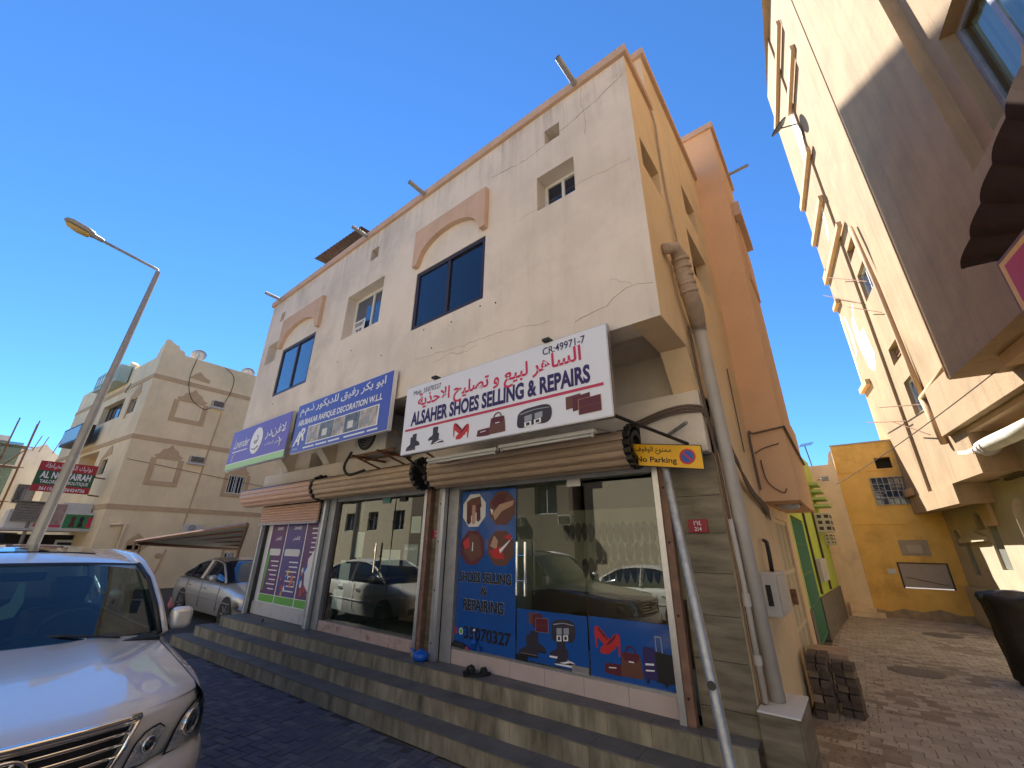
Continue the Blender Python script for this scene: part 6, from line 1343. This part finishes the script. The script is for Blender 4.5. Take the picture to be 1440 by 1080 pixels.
def simple_car(name, F, L, hw, body, roof, belt, label, paint, group=None, wb=2.7, xw=.85, r=.32, low=.22, doors=(), hatch=False):
    """F maps local (x back from the nose, y to the side, z) to the world; body: top of the body along x, roof: roof height along x"""
    t = thing(name, F(L/2, 0, 0), label, 'car', group)
    m = MB(); G = []; N = 44
    for i in range(N+1):
        x = L*i/N; e = min(x, L-x); k = 1-.16*max(0, 1-e/.55)**2.2; zt = interp(body, x); zb = low+.10*max(0, 1-e/.3); row = []
        half = [(0, zt), (.5, zt), (.80, zt-.015), (.93, zt-.06), (.985, zt-.16), (1.0, zt-.30), (.995, .5), (.975, .36), (.92, zb)]
        for f, z in half[::-1]: row.append(F(x, -hw*k*f, min(z, zt)))
        for f, z in half[1:]: row.append(F(x, hw*k*f, min(z, zt)))
        G.append(row)
    m.grid(G); n = len(G[0]); m.f.append(tuple(range(n))); m.m.append(0); k0 = len(m.v)-n; m.f.append(tuple(range(k0, k0+n))[::-1]); m.m.append(0)
    m.build('body', paint, t, smooth=True)
    x0, x1 = roof[0][0], roof[-1][0]; G = []; R2 = []; NG = 26
    for i in range(NG+1):
        x = lerp(x0, x1, i/NG); zr = interp(roof, x); zb = interp(belt, x)-.02; u = (zr-zb)/.5; row = []
        for f, z in ((-.93, zb), (-.93+.21*min(1, u), zb+(zr-zb)*.88), (-.60, zr-.012), (-.3, zr), (0, zr+.005), (.3, zr), (.60, zr-.012), (.93-.21*min(1, u), zb+(zr-zb)*.88), (.93, zb)): row.append(F(x, hw*f, z))
        G.append(row)
    MB().grid(G).build('window_glass', M['wglass'], t, smooth=True)
    top = [(x, z) for x, z in roof]; zmax = max(z for x, z in roof)
    xs_ = [lerp(x0, x1, i/NG) for i in range(NG+1)]; rows = [g for g, x in zip(G, xs_) if interp(roof, x) > zmax-.07]
    RG = [[p+Vector((0, 0, .006)) for p in [lerp(g[1], g[2], .25)]+g[2:7]+[lerp(g[7], g[6], .25)]] for g in rows]
    MB().grid(RG).build('roof', paint, t, smooth=True)
    def gp(x, j, off=.006):
        x = min(max(x, x0), x1); zr = interp(roof, x); zb = interp(belt, x)-.02; u = (zr-zb)/.5; s = -1 if j < 0 else 1
        return F(x, s*(hw*.93+off), zb), F(x, s*(hw*(.93-.21*min(1, u))+off), zb+(zr-zb)*.88)
    for s in (-1, 1):
        for d, w_ in doors:
            a, b = gp(d, s); MB().tube([a, lerp(a, b, .5), b], [w_, w_, w_], 4).build('pillar', paint if w_ > .03 else M['black'], t)
        P = [gp(x, s)[1] for x in [lerp(x0+.25*(x1-x0)*.6, x1-.1, k/12) for k in range(13)]]; MB().tube(P, .022, 6).build('roof_rail', paint, t, smooth=True)
        A_ = [gp(lerp(x0, x0+.3*(x1-x0), k/5), s)[1] for k in range(6)]; MB().tube([gp(x0, s)[0]]+A_, .026, 6).build('front_pillar', paint, t, smooth=True)
        for xx in (L*.30, L*.53, L*.73):
            zt = interp(body, xx)-.07; MB().tube([F(xx, s*(hw*.985), zt), F(xx, s*(hw+.002), .6), F(xx, s*(hw*.985), .33)], .006, 4).build('door_gap', M['black'], t)
        for xx in (L*.46, L*.68): MB().tube([F(xx, s*(hw+.0), interp(body, xx)-.20), F(xx+.04, s*(hw+.03), interp(body, xx)-.195), F(xx+.16, s*(hw+.03), interp(body, xx)-.19), F(xx+.20, s*(hw), interp(body, xx)-.19)], .014, 6).build('door_handle', paint, t, smooth=True)
        MB().tube([F(.7, s*(hw*1.0+.004), .52), F(L-.7, s*(hw*1.0+.004), .56)], .012, 5).build('side_trim', paint, t)
        c = F(x0+.35, s*(hw+.09), interp(belt, x0+.35)+.07); ex = F(1, 0, 0)-F(0, 0, 0); ey = (F(0, 1, 0)-F(0, 0, 0))*s
        m = MB(); m.lathe([(0, -.05), (.07, -.045), (.085, 0), (.08, .03), (0, .03)], c, ex, 14); mo = m.build('side_mirror', paint, t, smooth=True)
        MB().tube([c, F(x0+.30, s*hw*.93, interp(belt, x0+.3))], .02, 6).build('mirror_arm', M['black'], mo)
        for xx in (xw, xw+wb): wheel(t, F, xx, s*(hw-.10), r, .2, s, arch=.103)
    for s in (-1, 1):
        hl = MB(); zt = interp(body, .25); hl.grid([[F(.03+.10*a*a+.0, s*hw*(.45+.40*a), zt-.10-.10*b) for b in (0, .5, 1)] for a in (0, .5, 1)]); hl.build('headlight', M['headlamp_in'], t, smooth=True)
        zt = interp(body, L-.1); hl = MB(); hl.grid([[F(L-.0-.10*a*a+.004, s*hw*(.50+.36*a), zt-.10-.16*b) for b in (0, .5, 1)] for a in (0, .5, 1)]); hl.build('tail_light', M['taillight'], t, smooth=True)
    box('licence_plate', -.25, .25, .42, .53, -.006, .0, lambda a, b, c: F(c, a, b), M['paper'], t); box('lower_grille', -.45, .45, .30, .40, -.012, .0, lambda a, b, c: F(c, a, b), M['black'], t)
    return t
sedan_body = [(0, .62), (.08, .70), (.35, .78), (1.1, .90), (1.4, .93), (3.6, .97), (4.2, .96), (4.5, .90), (4.62, .80)]
sedan_roof = [(1.25, .93), (1.55, 1.13), (1.95, 1.36), (2.4, 1.42), (2.9, 1.42), (3.3, 1.33), (3.75, 1.08), (3.95, .98)]
belt = [(1.2, .92), (4.0, .98)]
simple_car('parked_sedan', lambda x, y, z: Vector((-10.75-x*1.17, 5.2+y, z*1.04)), 4.62, .88, sedan_body, sedan_roof, belt, 'silver grey sedan parked under the canopy left of the shops', M['greypaint'], doors=((1.95, .02), (2.62, .05), (3.35, .02)))
hb = [(0, .66), (.1, .78), (.5, .88), (.95, .98), (1.2, 1.0), (3.5, 1.02), (3.75, .98), (3.85, .8)]; hr = [(.85, .98), (1.3, 1.28), (1.75, 1.46), (2.2, 1.50), (2.9, 1.47), (3.4, 1.34), (3.75, 1.02)]
simple_car('parked_hatchback', lambda x, y, z: Vector((-8.35-x, .95+y, z)), 3.85, .82, hb, hr, [(.8, .98), (3.8, 1.02)], 'white hatchback parked behind the big car, mirrored in the middle shop glass', M['whitepaint'], wb=2.45, xw=.72, r=.30, doors=((1.6, .02), (2.3, .05), (3.0, .02)))
simple_car('parked_sedan', lambda x, y, z: Vector((-7.2+x, -3.6-y, z)), 4.62, .9, sedan_body, sedan_roof, belt, 'pale sedan parked across the street, seen mirrored in the shoe shop glass', M['whitepaint'], doors=((1.95, .02), (2.62, .05), (3.35, .02)))

# ---- big silver off-road car, its front close to the camera (built from patches)
CY = .42
CAR = thing('parked_suv', (-5.6, CY, 0), 'large silver off road car parked with its grille towards the viewer, at the left edge', 'car')
plan = [(0, -3.13), (.25, -3.15), (.45, -3.20), (.60, -3.27), (.70, -3.34), (.78, -3.43), (.83, -3.54), (.86, -3.70), (.87, -3.95), (.8705, -4.3)]
def nx(y): return interp(plan, min(abs(y), .87))
wrap = [(y, x) for y, x in plan[1:]]
wrap = [(-y, x) for y, x in wrap[::-1]]+[(0, -3.13)]+wrap
def off(y, x, d):     # push a plan point outwards by d
    v = Vector((x+4.0, y*.8, 0)); v.normalize(); return (x+v.x*d, y+v.y*d)
def strip(rows, name, mt, par=None, smooth=True):
    G = []
    for z, d in rows:
        G.append([(*(lambda p: (p[0], CY+p[1]))(off(y, x, d)), z) for y, x in wrap])
    return MB().grid(G).build(name, mt, par or CAR, smooth=smooth)
def hz(x, y):
    t = max(0, min(1, (-3.15-x)/1.45)); return .99+.20*t**.75-.045*(abs(y)/.8)**2.4-.02*max(0, 1-(-3.15-x)/.12)
SP_ = M['silverpaint']
strip([(.33, -.06), (.36, .02), (.42, .05), (.55, .075), (.66, .075), (.72, .055), (.745, .02), (.75, -.03)], 'bumper', SP_)
strip([(.745, -.04), (.80, -.012), (.88, -.006), (.95, -.012), (.985, -.03), (1.0, -.06)], 'nose_panel', SP_)
strip([(.40, .058), (.50, .080), (.52, .080)], 'bumper_trim', M['black'])
# hood
G = []
for i in range(25):
    t = i/24; row = []
    for j in range(33):
        y = -.775+1.55*j/32; x0 = nx(y)-.055; x1 = -4.58-.07*(abs(y)/.8)**2; x = lerp(x0, x1, t)
        z = hz(x, y)+.012*math.exp(-((abs(y)-.42)/.10)**2)*min(1, t*3)
        row.append((x, CY+y, z+(.006 if 0 < i else -.012)))
    G.append(row)
MB().grid(G).build('hood', SP_, CAR, smooth=True)
# fenders and body sides
xsf = [-3.42, -3.5, -3.6, -3.75, -3.9, -4.1, -4.35, -4.65, -5.0, -5.6, -6.2, -6.9, -7.6, -7.95, -8.1]
for s in (-1, 1):
    G = []
    for x in xsf:
        w = .87*(1-.05*max(0, (x+3.75)/.35)) if x > -3.75 else (.87 if x > -7.6 else .87-.08*((-7.6-x)/.5)**2)
        zt = hz(x, .78) if x > -4.6 else 1.16
        inner = .782 if x > -4.6 else .80
        G.append([(x, CY+s*yy, z) for yy, z in ((inner, zt+.002), (w*.955, zt-.012), (w*.985, zt-.05), (w, zt-.14), (w+.005, .80), (w+.004, .62), (w-.005, .45), (w-.03, .34))])
    MB().grid(G).build('body_side', SP_, CAR, smooth=True)
    wheel(CAR, lambda x, y, z: Vector((-x, CY+y, z)), 4.02, s*.76, .38, .24, s, arch=.125); wheel(CAR, lambda x, y, z: Vector((-x, CY+y, z)), 6.95, s*.76, .38, .24, s, arch=.125)
    P = [(lerp(nx(.775)-.05, -4.62, k/14), CY+s*.779, hz(lerp(nx(.775)-.05, -4.62, k/14), .78)+.0035) for k in range(15)]; MB().tube(P, .0045, 6).build('hood_gap', M['black'], CAR)
    for xx in (-4.85, -5.85, -6.75): MB().tube([(xx, CY+s*.874, 1.12), (xx, CY+s*.877, .42)], .005, 4).build('door_gap', M['black'], CAR)
    MB().tube([(-3.9, CY+s*.882, .62), (-7.9, CY+s*.882, .62)], .03, 6).build('side_moulding', SP_, CAR)
    # glass house side
    G = []
    for x, zt, yt in ((-4.66, 1.18, .83), (-5.2, 1.64, .69), (-6.2, 1.72, .69), (-7.3, 1.71, .69), (-7.95, 1.60, .70), (-8.05, 1.17, .80)):
        G.append([(x, CY+s*.845, 1.155), (x, CY+s*lerp(.845, yt, .5), lerp(1.155, zt, .5)), (x, CY+s*yt, zt)])
    MB().grid(G).build('side_window', M['carglass'], CAR, smooth=True)
    for xx, w_ in ((-5.95, .03), (-6.95, .035), (-7.9, .06)): MB().tube([(xx, CY+s*.85, 1.15), (xx, CY+s*.70, 1.69)], w_, 6).build('pillar', SP_, CAR)
    A_ = [(-4.60, CY+s*.835, 1.165), (-4.80, CY+s*.80, 1.36), (-5.02, CY+s*.755, 1.54), (-5.22, CY+s*.70, 1.66), (-5.6, CY+s*.70, 1.72), (-6.4, CY+s*.70, 1.745), (-7.4, CY+s*.70, 1.73), (-7.95, CY+s*.70, 1.62)]
    MB().tube(A_, [.030, .030, .030, .034, .034, .034, .034, .03], 8).build('roof_rail', SP_, CAR, smooth=True)
    B_ = [(-4.57, CY+s*.800, 1.175), (-4.77, CY+s*.765, 1.37), (-4.99, CY+s*.72, 1.55), (-5.18, CY+s*.66, 1.665)]; MB().tube(B_, .017, 8).build('windscreen_seal', M['black'], CAR, smooth=True)
    # mirrors
    c = Vector((-4.72, CY+s*.955, 1.25))
    mo = MB().box(c.x-.065, c.x+.055, c.y-.075, c.y+.075, c.z-.085, c.z+.085, TP).build('side_mirror', SP_, CAR, smooth=True)
    bv = mo.modifiers.new('bevel', 'BEVEL'); bv.width = .045; bv.segments = 5
    MB().tube([c+Vector((0, -s*.05, -.05)), (-4.76, CY+s*.84, 1.165)], .028, 8).build('mirror_arm', M['black'], mo); MB().box(c.x-.070, c.x-.066, c.y-.06, c.y+.06, c.z-.065, c.z+.065, TP).build('mirror_glass', M['chrome'], mo)
    MB().box(c.x-.068, c.x-.050, c.y-.068, c.y+.068, c.z-.075, c.z+.075, TP).build('mirror_rim', M['black'], mo, bevel=.01)
# rear
m = MB(); m.quad((-8.1, CY-.8, .35), (-8.1, CY+.8, .35), (-8.1, CY+.8, 1.17), (-8.1, CY-.8, 1.17)); m.quad((-8.08, CY-.8, 1.17), (-8.08, CY+.8, 1.17), (-7.92, CY+.68, 1.64), (-7.92, CY-.68, 1.64)); m.build('tailgate', SP_, CAR)
# roof with sunroof
G = []
for i, (x, zc) in enumerate(((-5.16, 1.675), (-5.22, 1.70), (-5.35, 1.735), (-5.6, 1.77), (-6.0, 1.80), (-6.6, 1.815), (-7.2, 1.80), (-7.7, 1.75), (-7.95, 1.65))):
    G.append([(x, CY+y, zc-.065*(abs(y)/.7)**2.6) for y in [-.70+1.4*k/16 for k in range(17)]])
MB().grid(G).build('roof', SP_, CAR, smooth=True)
MB().grid([[(x, CY+y, zc+.008-.065*(abs(y)/.7)**2.6) for y in [-.42+.84*k/8 for k in range(9)]] for x, zc in ((-5.52, 1.758), (-5.8, 1.785), (-6.1, 1.805), (-6.4, 1.812))]).build('sunroof', M['wglass'], CAR, smooth=True)
# windscreen
G = []
for i in range(9):
    t = i/8; row = []
    for j in range(17):
        u = -1+2*j/16; y = u*lerp(.79, .65, t); xb = -4.50-.13*abs(u)**2; xt = -5.10-.09*abs(u)**2
        row.append((lerp(xb, xt, t)+.02*math.sin(math.pi*t), CY+y, lerp(1.185, 1.685, t)-.02*abs(u)**2.5*t))
    G.append(row)
MB().grid(G).build('windscreen', M['carglass'], CAR, smooth=True)
MB().grid([[Vector(p)+Vector((-.012, 0, -.004)) for p in G[0]], [Vector(lerp(Vector(a), Vector(b), .45))+Vector((-.012, 0, -.004)) for a, b in zip(G[0], G[1])]]).build('screen_border', M['black'], CAR)
MB().grid([[Vector(p)+Vector((.002, 0, .004)) for p in G[8]], [Vector(lerp(Vector(a), Vector(b), .3))+Vector((.002, 0, .004)) for a, b in zip(G[8], G[7])]]).build('screen_border', M['black'], CAR)
box('cowl', -4.66, -4.46, CY-.78, CY+.78, 1.10, 1.165, TP, M['black'], CAR)
for (p, q) in (((-4.50, CY+.55, 1.185), (-4.63, CY-.05, 1.235)), ((-4.48, CY-.10, 1.185), (-4.62, CY-.68, 1.235))):
    MB().tube([p, lerp(Vector(p), Vector(q), .5)+Vector((.02, 0, .02)), q], .009, 6).build('wiper', M['black'], CAR)
# cabin
cab = mat('cabin_dark', (.025, .024, .022), .8); seat = mat('seat_leather', (.12, .10, .08), .6)
box('cabin_floor', -8.0, -4.5, CY-.8, CY+.8, .4, .5, TP, cab, CAR); box('dashboard', -5.05, -4.66, CY-.78, CY+.78, .85, 1.14, TP, cab, CAR, bevel=.03)
for s in (-.38, .38):
    b = box('seat', -6.0, -5.75, CY+s-.25, CY+s+.25, .6, 1.30, TP, seat, CAR, bevel=.06); MB().box(-5.98, -5.84, CY+s-.13, CY+s+.13, 1.34, 1.54, TP).build('headrest', seat, b, bevel=.04)
box('rear_seat', -7.0, -6.75, CY-.65, CY+.65, .6, 1.3, TP, seat, CAR, bevel=.06)
MB().tube([(-5.30+.07*math.sin(a), CY+.38+.19*math.cos(a), 1.14+.18*math.sin(a)) for a in [k*math.pi/10 for k in range(21)]], .014, 8).build('steering_wheel', seat, CAR, smooth=True)
box('rear_view_mirror', -5.14, -5.10, CY-.12, CY+.12, 1.56, 1.62, TP, cab, CAR, bevel=.01)
tg = MB().prism([(CY-.06, 1.30), (CY+.03, 1.32), (CY+.05, 1.42), (CY+.02, 1.55), (CY-.01, 1.55), (CY-.02, 1.42), (CY-.07, 1.38)], -5.07, -5.063, SX); tag(tg.build('hanging_tag', mat('tag_green', (.30, .46, .34), .7), loc=(-5.07, CY, 1.4)), 'pale green paper tag hanging from the mirror inside the silver off road car', 'hanging tag')
# grille, emblem, lamps follow the curved nose
def N_(y, z, d=0.): x_, y_ = off(y, nx(y), d-.012); return Vector((x_, CY+y_, z))
def nose_poly(P, d0, name, mt, par, d1=None, seg=6):
    """polygon (y, z) laid on the nose: split into strips so that it follows the curve"""
    ys = [p[0] for p in P]; y0, y1 = min(ys), max(ys); n = max(2, int((y1-y0)/.03)); m = MB(); rows = []
    for i in range(n+1):
        y = lerp(y0, y1, i/n); y = min(max(y, y0+1e-4), y1-1e-4); zs = []
        for k in range(len(P)):
            (a, za), (b, zb) = P[k], P[(k+1) % len(P)]
            if (a-y)*(b-y) <= 0 and a != b: zs.append(lerp(za, zb, (y-a)/(b-a)))
        rows.append((y, min(zs), max(zs)))
    G = [[N_(y, lerp(a, b, k/seg), d0) for k in range(seg+1)] for y, a, b in rows]
    return m.grid(G).build(name, mt, par, smooth=True, recalc=True)
gr = nose_poly([(-.44, 1.0), (.44, 1.0), (.36, .765), (-.36, .765)], .012, 'grille', M['black'], CAR)
MB().tube([N_(y, .995, .035) for y in [-.445+.89*k/16 for k in range(17)]], .017, 8).build('chrome_bar', M['chrome'], gr, smooth=True)
MB().tube([N_(y, .978, .032) for y in [-.435+.87*k/16 for k in range(17)]], .012, 8).build('chrome_bar', M['chrome'], gr, smooth=True)
for s in (-1, 1): MB().tube([N_(s*.445, .995, .034), N_(s*.41, .88, .036), N_(s*.365, .765, .036)], .013, 8).build('chrome_bar', M['chrome'], gr, smooth=True)
for z, w_ in ((.935, .415), (.89, .40), (.845, .385), (.80, .37)): MB().tube([N_(y, z, .026) for y in [-w_+2*w_*k/12 for k in range(13)]], .0095, 8).build('chrome_bar', M['chrome'], gr, smooth=True)
em = MB(); em.tube([N_(.075*math.cos(a), .90+.055*math.sin(a), .050) for a in [k*math.pi/12 for k in range(25)]], .009, 8); em.tube([N_(.03, .945, .052), N_(-.03, .885, .052), N_(.05, .875, .052)], .008, 8); em.build('emblem', M['chrome'], gr, smooth=True)
MB().grid([[N_(.072*r_*math.cos(a), .90+.052*r_*math.sin(a), .043) for a in [k*math.pi/12 for k in range(25)]] for r_ in (.01, 1)]).build('emblem_back', M['black'], gr)
for s in (-1, 1):
    def mir(P): return [(s*y, z) for y, z in P]
    inner = [(.44, .77), (.47, .86), (.51, .905), (.585, .92), (.60, .89), (.575, .80), (.53, .755)]
    outer = [(.635, .755), (.65, .82), (.69, .90), (.755, .945), (.825, .955), (.835, .93), (.83, .78), (.81, .74)]
    corner = [(.838, .955), (.862, .95), (.866, .80), (.842, .75)]
    for P, nm in ((inner, 'fog_lamp'), (outer, 'headlight'), (corner, 'corner_lamp')):
        cx = sum(p[0] for p in P)/len(P); cz = sum(p[1] for p in P)/len(P)
        big = [(cx+(y-cx)*1.06, cz+(z-cz)*1.07) for y, z in P]; small = [(cx+(y-cx)*.97, cz+(z-cz)*.97) for y, z in P]
        if nm == 'corner_lamp': big = [(.834, .957), (.864, .953), (.867, .795), (.838, .745)]
        b = nose_poly(mir(big), .012, nm, M['black'] if nm != 'corner_lamp' else M['headlamp_in'], CAR); nose_poly(mir(small), .017, 'reflector', M['headlamp_in'], b)
        if nm != 'corner_lamp':
            c = N_(s*cx, cz, .020); ax = (N_(s*cx, cz, .1)-N_(s*cx, cz, 0)).normalized(); rr = .066 if nm == 'headlight' else .036
            MB().lathe([(rr, 0), (rr*1.05, .012), (rr*.8, .014), (rr*.72, .004)], c, ax, 22).build('lamp_ring', M['chrome'], b, smooth=True)
            MB().lathe([(rr*.72, .004), (rr*.5, .018), (0, .024)], c, ax, 22).build('projector', M['wglass'], b, smooth=True)
        if nm == 'headlight':
            for q in (.33, .70): MB().tube([N_(s*lerp(P[0][0], P[5][0], q), lerp(P[0][1], P[5][1], q)+.02, .021), N_(s*(lerp(P[2][0], P[4][0], q)), lerp(P[2][1], P[4][1], q)-.015, .021)], .004, 6).build('chrome_strip', M['chrome'], b)
        nose_poly(mir(small), .040, 'lens', M['lens'], b)

CAR.scale = (1, 1.035, 1)
finish_texts()
